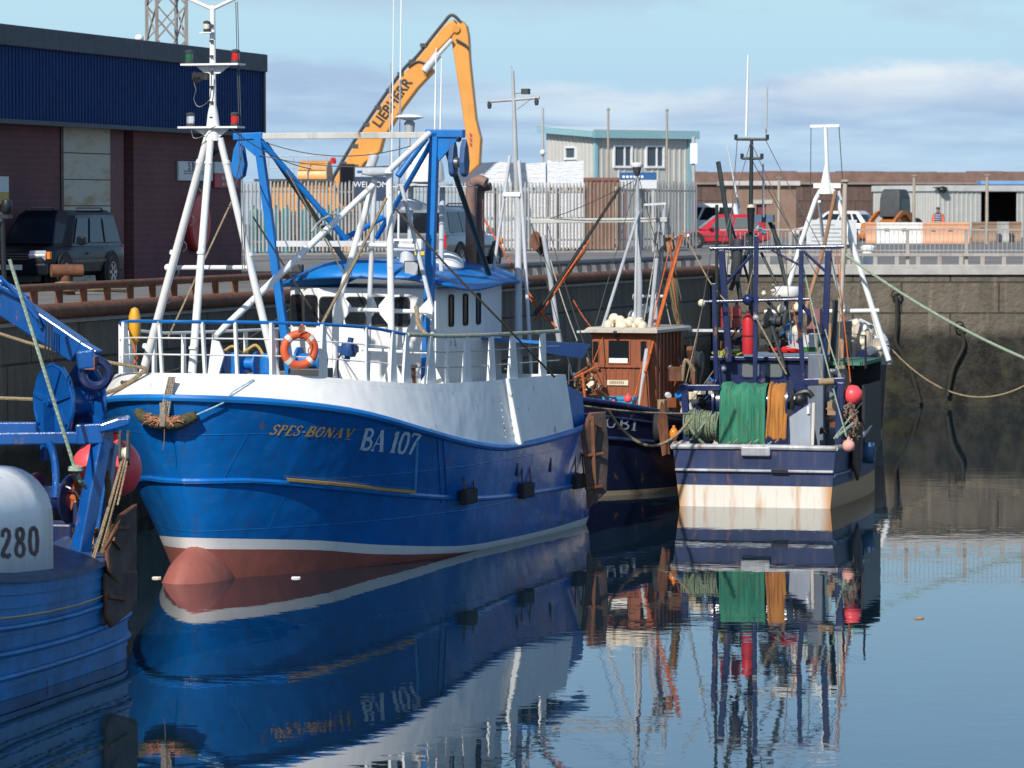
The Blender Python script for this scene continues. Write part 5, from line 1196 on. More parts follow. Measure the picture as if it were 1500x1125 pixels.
def lantern(p, lens, nm='nav_light', s=1.0):
    o = MB().lathe([(.06 * s, 0), (.07 * s, .02), (.07 * s, .05)], p, n=12).lathe([(.07 * s, .17 * s), (.075 * s, .2 * s), (.05 * s, .22 * s), (0, .23 * s)], p, n=12).build(nm, M['dkgrey'], BA)
    MB().lathe([(.06 * s, .05), (.064 * s, .1), (.06 * s, .17 * s)], p, n=12).build('lens', lens, o)
lantern(V((mx, B.px(277, 95, x=mx).y, za + .03)), M['lensgr']); lantern(V((mx, B.px(345, 95, x=mx).y, za + .03)), M['lensred'])
lantern(V((mx, B.px(279, 187, x=mx).y, zb_ + .03)), M['chrome']); lantern(V((mx, B.px(344, 187, x=mx).y, zb_ + .03)), M['lensred'])
p = B.px(303, 47, x=mx + .1); lantern(p, M['cream'], s=.8); MB().b2(p + V((-.1, -.1, -.02)), p + V((.06, .1, 0))).build('lamp_bracket', M['white'], BA, smooth=0)
p = B.px(295, 112, x=mx + .1); MB().b2(p + V((-.1, -.11, -.05)), p + V((.12, .09, .06))).tube(p + V((.05, 0, -.03)), p + V((.2, -.02, -.06)), .05).build('deck_floodlight', M['black'], BA)
o = MB(); q = [B.px(a, b, x=mx + .12) for a, b in ((285, 105), (284, 120), (287, 132), (284, 145), (290, 156), (300, 153), (308, 142), (310, 110))]; o.path(spline(q, 5), .008, 5)
o.path(spline([B.px(a, b, x=mx + .16) for a, b in ((280, 190), (284, 202), (296, 200), (306, 190), (316, 185))], 5), .008, 5)
for k in range(6):
    a = lgA.lerp(lt[0], .35 + k * .11) + V((.02, .12, 0)); o.path(spline([a, a + V((0, .05, -.06)), a + V((0, .035, -.14)), a + V((0, -.02, -.17))], 4), .008, 5)
o.build('mast_cables', M['wire'], BA)
def collar(p, ax, r, w=.022): MB().lathe([(r, -w), (r * 1.1, -w), (r * 1.1, w), (r, w)], p, ax, 14).build('collar', M['white'], BA)
for a, b, r in ((lgA, lt[0], .066), (lgB, lt[1], .059), (lgC, lt[2], .060)):
    for k in (.12, .52, .9): collar(a.lerp(b, k), b - a, r)
    MB().lathe([(.2, -.03), (.2, .02), (.12, .03)], a, (0, 0, 1), 16).build('foot_plate', M['white'], BA)
for e in (pa, pb): MB().ball(e, .062, 10, 7).build('weld_boss', M['white'], BA)
for k in range(7):                          # cleats and cable clips up the pole
    q = ap.lerp(tp_, .12 + .12 * k); MB().b2(q + V((.03, -.02, -.02)), q + V((.09, .03, .02))).build('cable_clip', M['dkgrey'], BA, smooth=0)
# second mast: white lattice of legs on the port side
x1, x2 = 8.9, 8.0
def W(px, py, x): return B.px(px, py, x=x)
m2 = MB
MB().path([W(549, 262, x1), W(492, 455, x1), W(491, 560, x1)], [.055, .06, .062], 12).build('mast_leg', M['white'], BA)
MB().path([W(570, 252, x1), W(573, 460, x1), W(573, 566, x1)], [.058, .058, .06], 12).build('mast_leg', M['white'], BA)
MB().path([W(549, 265, x2), W(541, 450, x2), W(538, 560, x2)], [.042, .045, .048], 10).build('mast_leg', M['ltgrey'], BA)
MB().path([W(588, 272, x2), W(633, 452, x2), W(634, 560, x2)], [.035, .04, .042], 10).build('mast_leg', M['ltgrey'], BA)
MB().tube(W(520, 358, x1), W(607, 361, x1 - .3), .042).tube(W(494, 453, x1), W(628, 457, x1 - .5), .04).tube(W(577, 560 - 45, x1), W(630, 517, x1 - .3), .03).tube(W(530, 512, x1), W(572, 514, x1), .03).build('mast_crossbar', M['white'], BA)
def gus(pts, x): MB().prism([W(a, b, x) for a, b in pts], (-.03, 0, 0)).build('gusset', M['white'], BA, smooth=0, bev=.006)
gus(((492, 428), (501, 432), (514, 448), (511, 458), (494, 482)), x1 + .02); gus(((572, 426), (572, 480), (556, 460), (554, 448)), x1 + .02); gus(((545, 432), (552, 450), (546, 462), (538, 470), (533, 452)), x2 + .02); gus(((629, 436), (634, 452), (632, 470), (612, 454), (615, 450)), x2 + .3)
gus(((492, 530), (500, 552), (512, 566), (492, 566)), x1 + .02); gus(((574, 520), (595, 566), (556, 566)), x1 + .02); gus(((634, 530), (652, 566), (612, 566)), x2)
MB().lathe([(.05, -.06), (.27, -.02), (.28, 0), (.05, .03)], W(553, 254, x1), n=24).build('mast_cap', M['ltgrey'], BA)
MB().tube(W(568, 252, x1), W(628, 196, gx + .1), .056).build('mast_stay_tube', M['white'], BA)
# long derrick lying over the foredeck
MB().path([W(316, 492, 12.4), W(328, 480, 12.2), W(316, 492, 12.4).lerp(W(546, 272, 9.0), .5), W(546, 272, 9.0)], [.042, .055, .058, .05], 12).build('derrick', M['white'], BA)
MB().slab([W(306, 548, 12.6), W(322, 548, 12.6), W(330, 520, 12.6), W(322, 500, 12.6), W(312, 498, 12.6)], .05).build('derrick_heel', M['white'], BA, smooth=0)
MB().path(spline([W(456, 340, 10.6), W(470, 323, 10.4), W(492, 312, 10.1)], 4), .02, 6).torus(W(476, 335, 10.2), (W(546, 272, 9) - W(432, 405, 11.2)), .09, .016, 16, 6).build('derrick_clamp', M['grey'], BA)
# domes, radar, lamps and whips on the roof
def RT(px, py, x=5.6): return B.px(px, py, x=x)
p = RT(622, 266); MB().lathe([(.10, -.04), (.34, .0), (.36, .06), (.33, .3), (.24, .52), (.1, .62), (0, .64)], p, n=24).build('satellite_dome', M['white_clean'], BA)
MB().lathe([(.5, -.08), (.5, -.045), (.2, -.042)], p, n=24).b2(p + V((-.3, -.5, -.1)), p + V((.3, .9, -.082))).build('dome_platform', M['ltgrey'], BA)
for a, b in ((602, 395), (648, 398)): MB().tube(RT(a, 270), RT(a - 2, b), .05).build('platform_post', M['ltgrey'], BA)
p = RT(600, 298); MB().lathe([(.2, -.12), (.24, -.05), (.24, .02), (.1, .08), (0, .1)], p, n=20).build('radar', M['white_clean'], BA)
p = RT(600, 172, 5.2); MB().lathe([(0, -.02), (.05, -.06), (.27, -.0), (.2, .045), (0, .06)], p, n=22).build('antenna_disc', M['white_clean'], BA); MB().tube(p - V((0, 0, .02)), RT(598, 245, 5.2), .03).lathe([(.08, -.28), (.1, -.1), (.05, -.05)], p, n=12).build('antenna_stalk', M['grey'], BA)
p = RT(597, 358, 6.2); MB().b2(p + V((-.15, -.32, -.12)), p + V((.15, .32, .1))).build('radar_scanner', M['white_clean'], BA, smooth=0, bev=.05); MB().lathe([(.16, -.42), (.12, -.12)], p, n=14).build('scanner_base', M['ltgrey'], BA)
p = RT(655, 392, 4.6); MB().lathe([(.3, -.08), (.31, 0), (.28, .15), (.16, .26), (0, .3)], p, n=22).build('small_dome', M['white_clean'], BA)
p = RT(604, 393, 7.0); o = MB().b2(p + V((-.08, -.14, -.13)), p + V((.05, .14, .13))).build('flood_lamp', M['black'], BA, smooth=0, bev=.015); MB().b2(p + V((.05, -.12, -.11)), p + V((.056, .12, .11))).build('lens', M['chrome'], o, smooth=0)
p = RT(436, 393, 7.0); o = MB().b2(p + V((-.06, -.1, -.07)), p + V((.06, .1, .07))).build('flood_lamp', M['dkgrey'], BA, smooth=0, bev=.015)
for px, py0, py1, x, r, mt in ((572, 395, -10, 5.0, .011, 'white_clean'), (583, 395, -10, 4.6, .014, 'white_clean'), (637, 190, 70, 5.0, .012, 'white_clean'), (645, 190, 85, 5.1, .012, 'white_clean'), (570, 255, 92, 5.0, .009, 'grey')):
    a = RT(px, py0, x); b = RT(px + (5 if py1 < 0 else 2), py1, x); MB().tube(a, b, r * 1.6, r, 8).build('whip_aerial', M[mt], BA)
# exhaust pipes aft of the wheelhouse
for a, b, r, hx in ((690, 262, .1, 3.9), (704, 272, .075, 3.6)):
    pts = [B.px(a, 405, x=hx), B.px(a, b + 18, x=hx), B.px(a + 3, b + 6, x=hx), B.px(a + 12, b + 2, x=hx), B.px(a + 22, b + 6, x=hx)] if a == 690 else [B.px(a, 405, x=hx), B.px(a, b + 10, x=hx), B.px(a + 4, b + 3, x=hx), B.px(a + 15, b + 1, x=hx)]
    MB().path(spline(pts, 5), r, 12).build('exhaust_pipe', paint('heat_stained_pipe', (.20, .12, .10), .7, .4, (.05, .03, .03), .6, .3), BA)
MB().b2(B.px(652, 400, x=4.4), B.px(690, 386, x=3.9) ).build('roof_box', M['black'], BA, smooth=0, bev=.02)
# tall landing mast aft
ax = 3.3; 
def A(px, py, x=3.3): return B.px(px, py, x=x)
MB().path([A(760, 560), A(759, 300), A(757, 285)], [.07, .062, .052], 12).build('aft_mast', M['ltgrey'], BA)
MB().path([A(757, 285), A(754, 190), A(751, 104)], [.05, .042, .028], 10).build('aft_topmast', M['grey'], BA)
MB().tube(A(750, 106), A(749, 96), .012, n=6).build('topmast_aerial', M['grey'], BA)
MB().tube(A(714, 149), A(790, 143), .028, n=8).tube(A(775, 134), A(755, 136), .02).tube(A(757, 160), A(776, 146), .012).build('yardarm', M['grey'], BA)
for px, py in ((717, 148), (786, 143)): MB().lathe([(.03, -.14), (.045, -.08), (.03, 0)], A(px, py), n=8).build('yard_light', M['dkgrey'], BA)
p = A(770, 134); MB().b2(p + V((-.06, -.07, -.05)), p + V((.06, .07, .05))).build('mast_lamp', M['dkgrey'], BA, smooth=0)
MB().bar(A(738, 285), A(764, 285), .14, .09).build('mast_plate', M['white'], BA, smooth=0, bev=.02)
MB().path([A(747, 228), A(739, 285), A(722, 402)], .032, 10).build('aft_mast_leg', M['ltgrey'], BA); MB().path([A(760, 235), A(765, 300), A(779, 560)], .034, 10).build('aft_mast_leg', M['ltgrey'], BA)
# deck gear: blue windlass, barrels, rope heap, hydraulic head
def D(px, py, x): return B.px(px, py, x=x)
c = D(362, 522, 12.2)
wl = thing('windlass', 'blue anchor windlass on the white foredeck behind the railing', 'windlass', B); wl.location = B.w(V((12.3, c.y, 3.05)))
MB().b2((-.3, -.5, 0), (.3, .45, .12)).build('bed', M['blue2'], wl, smooth=0, bev=.02)
for y in (-.42, .1): MB().lathe([(.2, -.13), (.2, -.1), (.1, -.09), (.1, .09), (.2, .1), (.2, .13)], (0, y, .32), (0, 1, 0), 18).build('drum', M['blue2'], wl)
MB().lathe([(.15, 0), (.15, .3), (.1, .34)], (0, .42, .15), n=16).b2((-.12, -.2, .12), (.12, -.02, .5)).build('gearbox', M['blue2'], wl, smooth=.5, bev=.02)
MB().path(spline([(.1, -.4, .45), (.05, -.2, .6), (.1, 0, .5), (.0, .2, .62), (.1, .4, .4)], 5), .025, 6).build('hydraulic_hose', plain('yellow_hose', (.45, .30, .08), .6), wl)
T = thing('deck_winch', 'dark blue hydraulic winch on the foredeck beside the lifebuoy', 'winch', B); T.location = B.w(V((12.0, D(455, 530, 12.0).y, 3.02)))
MB().b2((-.25, -.3, 0), (.25, .3, .28)).build('bed', M['dkgrey'], T, smooth=0, bev=.02); MB().lathe([(.22, -.22), (.22, -.18), (.12, -.17), (.12, .17), (.22, .18), (.22, .22)], (0, 0, .4), (0, 1, 0), 18).build('drum', M['blue2'], T)
def heap(name, label, cat, fr, c, rx, ry, h, mt, turns=16, r=.03, seed=1, grp=None):
    rr = random.Random(seed); T = MB()
    for k in range(turns):
        a0 = rr.uniform(0, 6.3); R_ = rr.uniform(.35, 1); z = h * (1 - R_ * .8) * rr.uniform(.5, 1) ; n = 20; ph = rr.uniform(0, 6)
        T.path([V((math.cos(a0 + 6.28 * i / n) * rx * R_ * (1 + .15 * math.sin(3 * i / n * 6.28 + ph)) + rr.uniform(-.02, .02), math.sin(a0 + 6.28 * i / n) * ry * R_ * (1 + .12 * math.sin(2 * i / n * 6.28 + ph)), max(r, z + .06 * math.sin(2 * 6.28 * i / n + ph)))) for i in range(n)], r, 6, closed=True)
    o = T.build(name, mt); o.location = fr.w(V(c)); o.rotation_euler = (0, 0, fr.a); return tag(o, label, cat, grp)
heap('rope_coil', 'heap of dark mooring rope at the very bow of the blue trawler', 'rope', B, (13.7, -.55, 3.0), .55, .8, .22, M['roped'], 18, .035, 3)
heap('rope_coil', 'long heap of grey green rope on the foredeck between the white mast legs', 'rope', B, (12.9, .5, 3.0), .5, .75, .2, rope_mat('olive_rope', (.17, .16, .10)), 16, .033, 4)
heap('rope_coil', 'small heap of orange twine below the lifebuoy', 'rope', B, (12.45, D(440, 552, 13.1).y, 3.03), .18, .22, .16, M['ropeo'], 12, .018, 5)
p = D(511, 512, 10.2); T = thing('hydraulic_motor', 'small blue hydraulic motor hung before the white mast', 'motor', B); T.location = B.w(p)
MB().lathe([(.05, -.2), (.05, -.12), (.13, -.1), (.15, 0), (.13, .1), (.05, .12), (.05, .2)], (0, 0, 0), (0, .2, 1), 16).b2((-.1, -.16, -.05), (.1, .14, .06)).build('housing', paint('motor_blue', (.02, .07, .22), .4), T, smooth=.5)
MB().path(spline([(0, -.12, -.05), (0, -.2, -.2), (0, -.18, -.5)], 5), .015, 6).build('hose', M['black'], T)
T = thing('vent_pipe', 'short rusty vent pipe standing on the deck in front of the white wheelhouse', 'pipe', B); p = D(598, 556, 8.2); T.location = B.w(V((8.2, p.y, 2.85)))
MB().lathe([(.13, 0), (.13, .3), (.16, .31), (.16, .36), (.0, .37)], n=16).build('pipe', M['rust'], T)
MB().b2((8.0, D(575, 540, 8).y, 2.75), (8.3, D(612, 540, 8).y, 3.0)).b2((9.6, .3, 2.75), (10.1, .7, 3.06)).build('deck_coaming', M['white'], BA, smooth=0, bev=.02)
# yellow-orange fender standing at the starboard bow rail
p = D(201, 478, 11.4); T = thing('dan_buoy', 'orange yellow dan buoy stowed upright at the left end of the bow railing', 'buoy', B); T.location = B.w(V((11.5, p.y, 3.0)))
MB().lathe([(.02, .62), (.08, .7), (.1, .85), (.1, 1.1), (.06, 1.22), (0, 1.25)], n=14).build('float', M['yellow'], T); MB().tube((0, 0, .0), (0, 0, .66), .02).build('staff', M['wood'], T); MB().path(spline([(0.03, 0, .66), (.1, .05, .5), (-.06, .03, .45), (.04, 0, .3)], 5), .02, 6).build('line', M['ropeo'], T)
# lifebuoy on the rail
p = OUT(12.05, 1, 1); c = D(434, 512, 12.35)
T = thing('lifebuoy', 'orange lifebuoy with pale bands tied to the bow railing', 'lifebuoy', B); lbx = railx(434); T.location = B.w(railp(lbx, 1, .5) + V((.12, .1, .0)))
T.rotation_euler = (0, 0, B.a + R(35))
MB().torus((0, 0, 0), (1, 0, 0), .245, .068, 36, 12).build('ring', paint('worn_orange', (.62, .10, .03), .55, .15, (.5, .3, .2), .3), T)
for k in range(4):
    a = R(45 + 90 * k); MB().path([V((0, math.cos(a + d) * .245, math.sin(a + d) * .245)) for d in (-.14, 0, .14)], .072, 12).build('band', plain('reflective_band', (.62, .60, .56), .5), T)
MB().path(spline([(.08, -.02, .24), (.1, .06, .33), (.1, .02, .4), (.08, -.04, .3)], 5), .012, 6).path(spline([(.08, .1, .2), (.1, .17, .1), (.1, .12, -.02), (.09, .2, -.14)], 5), .01, 6).build('lashing', M['ropeo'], T)
# bow fender: rope-bound hose slung under the flare
pts = [hullpx(a, b, .10) for a, b, dd in ((208, 599, .55), (218, 608, .3), (232, 614, .12), (248, 616, 0), (264, 615, -.02), (278, 609, .0), (289, 604, .1))]
T = thing('bow_fender', 'thick dark green rope fender slung across the blue stem', 'fender', B)
pts = spline(pts, 5); MB().path(pts, [.06 + .06 * math.sin(math.pi * min(1, max(0, (i + 2) / (len(pts) + 3)))) for i in range(len(pts))], 12).build('hose_body', rope_mat('fender_rope', (.075, .07, .035)), T)
mid = pts[len(pts) // 2]; o = MB()
for k in range(46):
    a = pts[rnd.randrange(len(pts) // 4, 3 * len(pts) // 4)] + V((.1, 0, .03)); o.path(spline([a, a + V((.03, rnd.uniform(-.06, .06), rnd.uniform(-.02, .08))), a + V((.04, rnd.uniform(-.16, .16), rnd.uniform(-.1, .08)))], 4), rnd.uniform(.004, .009), 5)
o.build('frayed_twine', rope_mat('faded_orange_twine', (.50, .22, .13)), T)
top = B.i @ P(252, 552, B.w(V((15.0, 0, 3.3))).y); o = MB()
for k in range(4): o.path(sag(top + V((0, (k - 1.5) * .03, 0)), mid + V((.1, (k - 1.5) * .045, .02)), -.02), .018, 6)
o.path(spline([mid + V((.1, 0, .32)), mid + V((.12, .02, .1)), mid + V((.1, 0, -.04))], 4), [.06] * 9, 8); o.build('hanging_ropes', rope_mat('bleached_rope', (.30, .25, .2)), T)
MB().path(spline([mid + V((.1, .02, -.05)), mid + V((.08, .01, -.25)), mid + V((.05, -.03, -.42))], 4), .006, 5).build('loose_end', M['rope'], T)
a = B.i @ P(197, 560, B.w(V((13.4, -1.9, 3.2))).y); MB().path(sag(a, pts[0], .05), .014, 6).build('lanyard', M['rope'], T)
MB().path([pts[-1], hullpx(312, 594, .07), hullpx(326, 588, .06), hullpx(340, 577, .05, bvh2), hullpx(370, 558, .03, bvh2), hullpx(398, 546, .03, bvh2)], .013, 6).build('lanyard', M['ropeb'], T)
# rigging wires
wires = MB()
def wire(a, b, s=.0, r=.008): wires.path(sag(a, b, s, 10), r, 5)
wire(Lt + V((0, .2, -.1)), B.px(628, 205, x=gx), .25, .009); wire(V((mx, ycen + .3, zb_)), Lt + V((0, 1.0, -.55)), .1, .009); wire(Lt + V((.1, .05, -.3)), B.px(604, 240, x=gx), .12, .008)
wire(V((mx, ycen + .4, tp_.z + .05)), V((mx - .2, ycen + .42, 4.9)), 0, .007); wire(V((mx, ycen + .43, tp_.z + .05)), V((mx - .2, ycen + .46, 4.9)), 0, .007)
wire(B.px(356, 215, x=gx), B.px(338, 305, x=12), 0, .012)
wires.build('rigging', M['wire'], BA)
tr_ = MB()
tr_.path([B.px(339, 296, x=12.4), B.px(246, 495, x=13.5)], .016, 6).path([B.px(371, 318, x=12.0), B.px(456, 452, x=6.9)], .016, 6).path([B.px(566, 290, x=9.2), B.px(522, 380, x=9.6), B.px(470, 478, x=11.6)], .026, 6).path([B.px(420, 250, x=8.4), B.px(506, 405, x=7.6)], .014, 6)
tr_.path(spline([B.px(610, 450, x=8.7), B.px(613, 475, x=9), B.px(622, 488, x=9.2), B.px(634, 495, x=9.2)], 5), .04, 8).path([B.px(480, 475, x=11.7), B.px(462, 552, x=11.8)], .012, 6).build('running_rigging', M['rope'], BA)
MB().path([B.px(577, 303, x=9), B.px(660, 395, x=8.4), B.px(737, 474, x=7.2), B.px(812, 552, x=5.4)], .02, 7).build('dark_stay', M['roped'], BA)
MB().path([B.px(908, 275, x=1.6), B.px(800, 440, x=2.6), B.px(783, 460, x=2.7)], [.025, .036, .04], 8).build('dark_boom', M['black'], BA)
for k, (a, b) in enumerate((((864, 352), (782, 470)), ((858, 366), (786, 466)), ((690, 290), (800, 470)), ((770, 430), (815, 480)))): MB().path([B.px(*a, x=1.5), B.px(*b, x=2.4)], .018, 6).build('orange_line', M['ropeo'], BA)
# trawl door hung at the stern quarter
def trawl_door(fr, pts, th, label, mt, rib=3):
    c = sum(pts, V()) / len(pts); T = thing('trawl_door', label, 'trawl door', fr); T.location = fr.w(c)
    q = [p - c for p in pts]; nn = (q[1] - q[0]).cross(q[2] - q[0]).normalized()
    MB().prism(q, nn * th).build('plate', mt, T, smooth=0, bev=.012)
    MB().path([p + nn * th * .5 for p in q], .03, 6, closed=True).build('rim', M['rust'], T)
    for k in range(rib):
        u = (k + 1) / (rib + 1); a = q[0].lerp(q[1], u); b = q[-1].lerp(q[2], u); MB().bar(a + nn * (th + .01), b + nn * (th + .01), .05, .04, up=nn).build('stiffener', M['rust'], T, smooth=0)
    return T
dd = plain('dark_rusty_plate', (.085, .056, .048), .75, var=.5, scale=4)
q = [B.i @ P(a, b, d) for a, b, d in ((883, 604, 72.6), (887, 655, 72.6), (884, 720, 72.5), (860, 744, 72.2), (855, 670, 72.2), (850, 632, 72.2), (862, 606, 72.4))]
trawl_door(B, q[::-1], .08, 'dark rusty trawl door hanging at the stern of the big blue trawler', dd, 2)
T = bpy.data.objects[[o.name for o in bpy.data.objects if o.name.startswith('trawl_door')][-1]]
c = sum(q, V()) / len(q)
for a, b in (((854, 668), (884, 664)), ((858, 716), (882, 712)), ((868, 610), (872, 738))): MB().bar(B.i @ P(*a, 72.1) - c, B.i @ P(*b, 72.3) - c, .07, .05).build('stiffener', M['rust'], T, smooth=0, bev=.01)
# ================================================================ the near blue boat at the left edge
TN = R(14)
NBF = Fr((-6.86, 52.7, 0), math.atan2(-math.cos(TN), -math.sin(TN)))
NB_ = thing('fishing_boat', 'old blue wooden fishing boat with a white whaleback, cut off by the left edge', 'boat', NBF)
NYt = [(0, 1.55), (.25, 1.86), (.8, 2.02), (2, 2.08), (5, 2.08), (8, 1.9), (10.5, 1.2), (12, .05)]
NGt = [(0, 1.62), (.25, 1.93), (.8, 2.1), (2, 2.2), (5, 2.25), (8, 2.15), (10.8, 1.5), (12.6, .05)]
NZt = [(0, 1.52), (1, 1.42), (3, 1.33), (6, 1.5), (12, 2.3)]
def NP(x, z):
    zt = smooth1(x, NZt); u = max(0, min(1, z / zt)); return V((x, smooth1(x, NYt) + (smooth1(x, NGt) - smooth1(x, NYt)) * u ** .8 - (.25 if z < -.3 else 0), z))
xsN = [0, .1, .25, .5, .9, 1.5, 2.2, 3, 4, 5, 6, 7, 8, 9, 10, 11, 12]
mb = MB()
lv = []                                    # lapped planks: each plank stands a little proud at its lower edge
NPL = 9
prof = [(-.5, 0)] + [q for k in range(NPL) for q in ((k / NPL + .004, .022), ((k + 1) / NPL, .0))]
for s in (1, -1):
    rr = []
    for a, o_ in prof:
        rr.append([V((p.x, s * (p.y + o_), p.z)) for p in (NP(x, a * smooth1(x, NZt) if a > 0 else -.5) for x in xsN)])
    mb.loft(rr, closed=False)
k = len(prof)
mb.loft([[NP(0, a * smooth1(0, NZt) if a > 0 else -.5) + V((0, o_, 0)) for a, o_ in prof], [V((-.25, 0, (a * smooth1(0, NZt) if a > 0 else -.5))) for a, o_ in prof], [(lambda p: V((p.x, -p.y - o_, p.z)))(NP(0, a * smooth1(0, NZt) if a > 0 else -.5)) for a, o_ in prof]], closed=False)
mb.build('hull', M['nearblue'], NB_, smooth=.25); M['nearblue'].node_tree.nodes['Principled BSDF'].inputs['Specular IOR Level'].default_value = .3
for zf, r in ((.62, .04), (.40, .045), (.20, .045)):
    MB().path([NP(x, zf * smooth1(x, NZt)) + V((0, .02, 0)) for x in xsN[1:]], r, 8).build('rubbing_strake', M['nearblue'], NB_)
MB().path([NP(x, .71 * smooth1(x, NZt)) + V((0, .03, 0)) for x in xsN[2:]], .012, 6).build('gold_line', M['gold'], NB_)
MB().loft([[NP(x, smooth1(x, NZt)) + V((0, .06, .0)), NP(x, smooth1(x, NZt)) + V((0, .06, .07)), NP(x, smooth1(x, NZt)) + V((0, -.62, .30)), NP(x, smooth1(x, NZt)) + V((0, -.62, .2))] for x in xsN]).build('gunwale', paint('gunwale_blue', (.03, .075, .18), .5, .25, (.12, .08, .05), .5, .12), NB_, smooth=.3)
MB().loft([[V((p.x, s * (p.y - .3), p.z - .5)) for s in (1, -1)] for p in (NP(x, smooth1(x, NZt)) for x in xsN)], closed=False).build('deck', paint('wet_deck', (.04, .045, .05), .6), NB_, smooth=0)
MB().slab([V((.35, 1.5, 1.0)), V((.35, -1.5, 1.0)), V((.35, -1.5, 1.7)), V((.35, 1.5, 1.7))], .05).build('stern_board', M['nearblue'], NB_, smooth=0)
# white whaleback, rounded in section, running forward out of the picture
pz = NBF.px(72, 845, y=2.12); xa = pz.x
zt_ = NBF.px(30, 684, x=xa).z
def wsec(x):
    h = 2.16; out = [V((x, h, 1.25 + (x - xa) * .04)), V((x, h, zt_ - .62))]
    for k in range(1, 9): a = R(90 * k / 8); out.append(V((x, h - .62 + .62 * math.cos(a), zt_ - .62 + .62 * math.sin(a))))
    out.append(V((x, 0, zt_ + .06))); return out + [V((p.x, -p.y, p.z)) for p in reversed(out[:-1])]
MB().loft([wsec(xa + k * .5) for k in range(13)], closed=False).build('whaleback', paint('near_white', (.88, .88, .87), .35, .04, (.4, .36, .3), .3, .06), NB_, smooth=.5, solid=.03)
mb = MB(); a0 = NBF.px(5, 775, y=2.19); a1 = NBF.px(57, 812, y=2.19)
wpan = [NBF.px(a, b, y=2.18) for a, b in ((0, 775), (55, 771), (0, 818), (56, 811))]
def numfn(o):
    def fn(u, v, lay):
        t = wpan[0].lerp(wpan[1], u); b = wpan[2].lerp(wpan[3], u); p = b.lerp(t, v); return V((p.x + o, 2.18 + .0015 * lay + (.008 if o == 0 else 0), p.z + (o * .25)))
    return fn
mb = MB(); letters(mb, '280', numfn(-.05), bold=1.05, gap=.2); mb.build('number_shadow', plain('number_red', (.22, .03, .05), .5, bmp=0), NB_, smooth=0)
mb = MB(); letters(mb, '280', numfn(0), bold=.85, gap=.2); mb.build('number', plain('number_black', (.02, .02, .03), .5, bmp=0), NB_, smooth=0)
# stern beam, brackets and gallows
gb_ = M['glossblue']
def K(px, py, d): return NBF.l(P(px, py, d))
dN = 50.6
MB().bar(K(-60, 643, dN), K(118, 641, dN), .2, .16).bar(K(-60, 627, dN + .1), K(55, 627, dN + .1), .2, .16).bar(K(113, 636, dN), K(152, 634, dN), .3, .26).build('stern_beam', gb_, NB_, smooth=0, bev=.02)
MB().bar(K(150, 640, dN), K(117, 812, dN - .3), .19, .2).build('gallows_leg', gb_, NB_, smooth=0, bev=.02)
MB().bar(K(163, 648, dN + .5), K(138, 825, dN + .3), .16, .18).build('gallows_leg', gb_, NB_, smooth=0, bev=.02)
MB().loft([[K(146, y, d) + V((0, 0, 0)) for y, d in ((622, dN - .2), (634, dN - .2), (634, dN + .7), (616, dN + .7))], [K(172, y, d) for y, d in ((613, dN - .2), (628, dN - .2), (628, dN + .7), (610, dN + .7))], [K(190, y, d) for y, d in ((612, dN - .2), (622, dN - .2), (622, dN + .7), (608, dN + .7))]]).build('gallows_head', gb_, NB_, smooth=0, bev=.02)
MB().b2(K(146, 660, dN - .15), K(166, 632, dN + .35)).build('gallows_cheek', gb_, NB_, smooth=0, bev=.03)
# net drum with its pair of many-sided flanges
c = K(112, 588, dN + 1.0)
T = thing('net_drum', 'glossy dark blue net drum with two many-sided flanges at the stern of the near boat', 'net drum', loc=NBF.w(c)); axw = R(42); T.rotation_euler = (0, 0, axw - 0)
def flange(x, r0):
    n = 14; q = [V((x, math.cos(2 * math.pi * (k + .5) / n) * r0 * .86, math.sin(2 * math.pi * (k + .5) / n) * r0 * (1.0 if k % 7 else .97))) for k in range(n)]
    o = MB().prism(q, (.05, 0, 0)).build('flange', gb_, T, smooth=0, bev=.008)
    MB().path([p + V((.025, 0, 0)) for p in q], .035, 8, closed=True).build('rim', gb_, o)
    mb = MB()
    for k in range(0, n, 2): mb.bar((x - .02, 0, 0), q[k] * .95 + V((-.02, 0, 0)) - V((x * .95 - x, 0, 0)) * 0, .05, .05, up=(1, 0, 0))
    mb.build('spokes', gb_, o, smooth=0)
flange(-.38, .49); flange(.12, .49)
MB().lathe([(.2, -.36), (.2, .12)], (0, 0, 0), (1, 0, 0), 18).lathe([(.07, -.5), (.07, .3)], (0, 0, 0), (1, 0, 0), 12).build('barrel', gb_, T)
MB().bar((-.47, 0, 0), (-.47, .0, -.75), .08, .16).bar((.24, 0, 0), (.24, 0, -.75), .08, .16).build('support', gb_, T, smooth=0)
# crane jib reaching over the stern
MB().bar(K(-60, 398, dN + .6), K(0, 436, dN + .6), .34, .42).bar(K(-2, 436, dN + .6), K(118, 515, dN + .2), .26, .34, h2=.3).bar(K(112, 504, dN + .2), K(143, 522, dN + .1), .2, .16).build('jib', M['glossblue'], NB_, smooth=0, bev=.02)
MB().bar(K(128, 512, dN + .1), K(132, 540, dN + .1), .24, .3).build('jib_head', gb_, NB_, smooth=0, bev=.03)
MB().tube(K(-60, 385, dN + .5), K(40, 440, dN + .3), .06).path(spline([K(0, 412, dN + .3), K(25, 425, dN + .25), K(48, 452, dN + .2), K(60, 480, dN + .2)], 5), .03, 7).path(spline([K(0, 405, dN + .2), K(30, 436, dN + .15), K(56, 468, dN + .1)], 5), .025, 7).build('hydraulic_ram', gb_, NB_)
a = K(140, 540, dN + .1); MB().torus(a + V((0, 0, -.06)), (1, .3, 0), .17, .06, 20, 8).build('jib_hook', M['navy'], NB_)
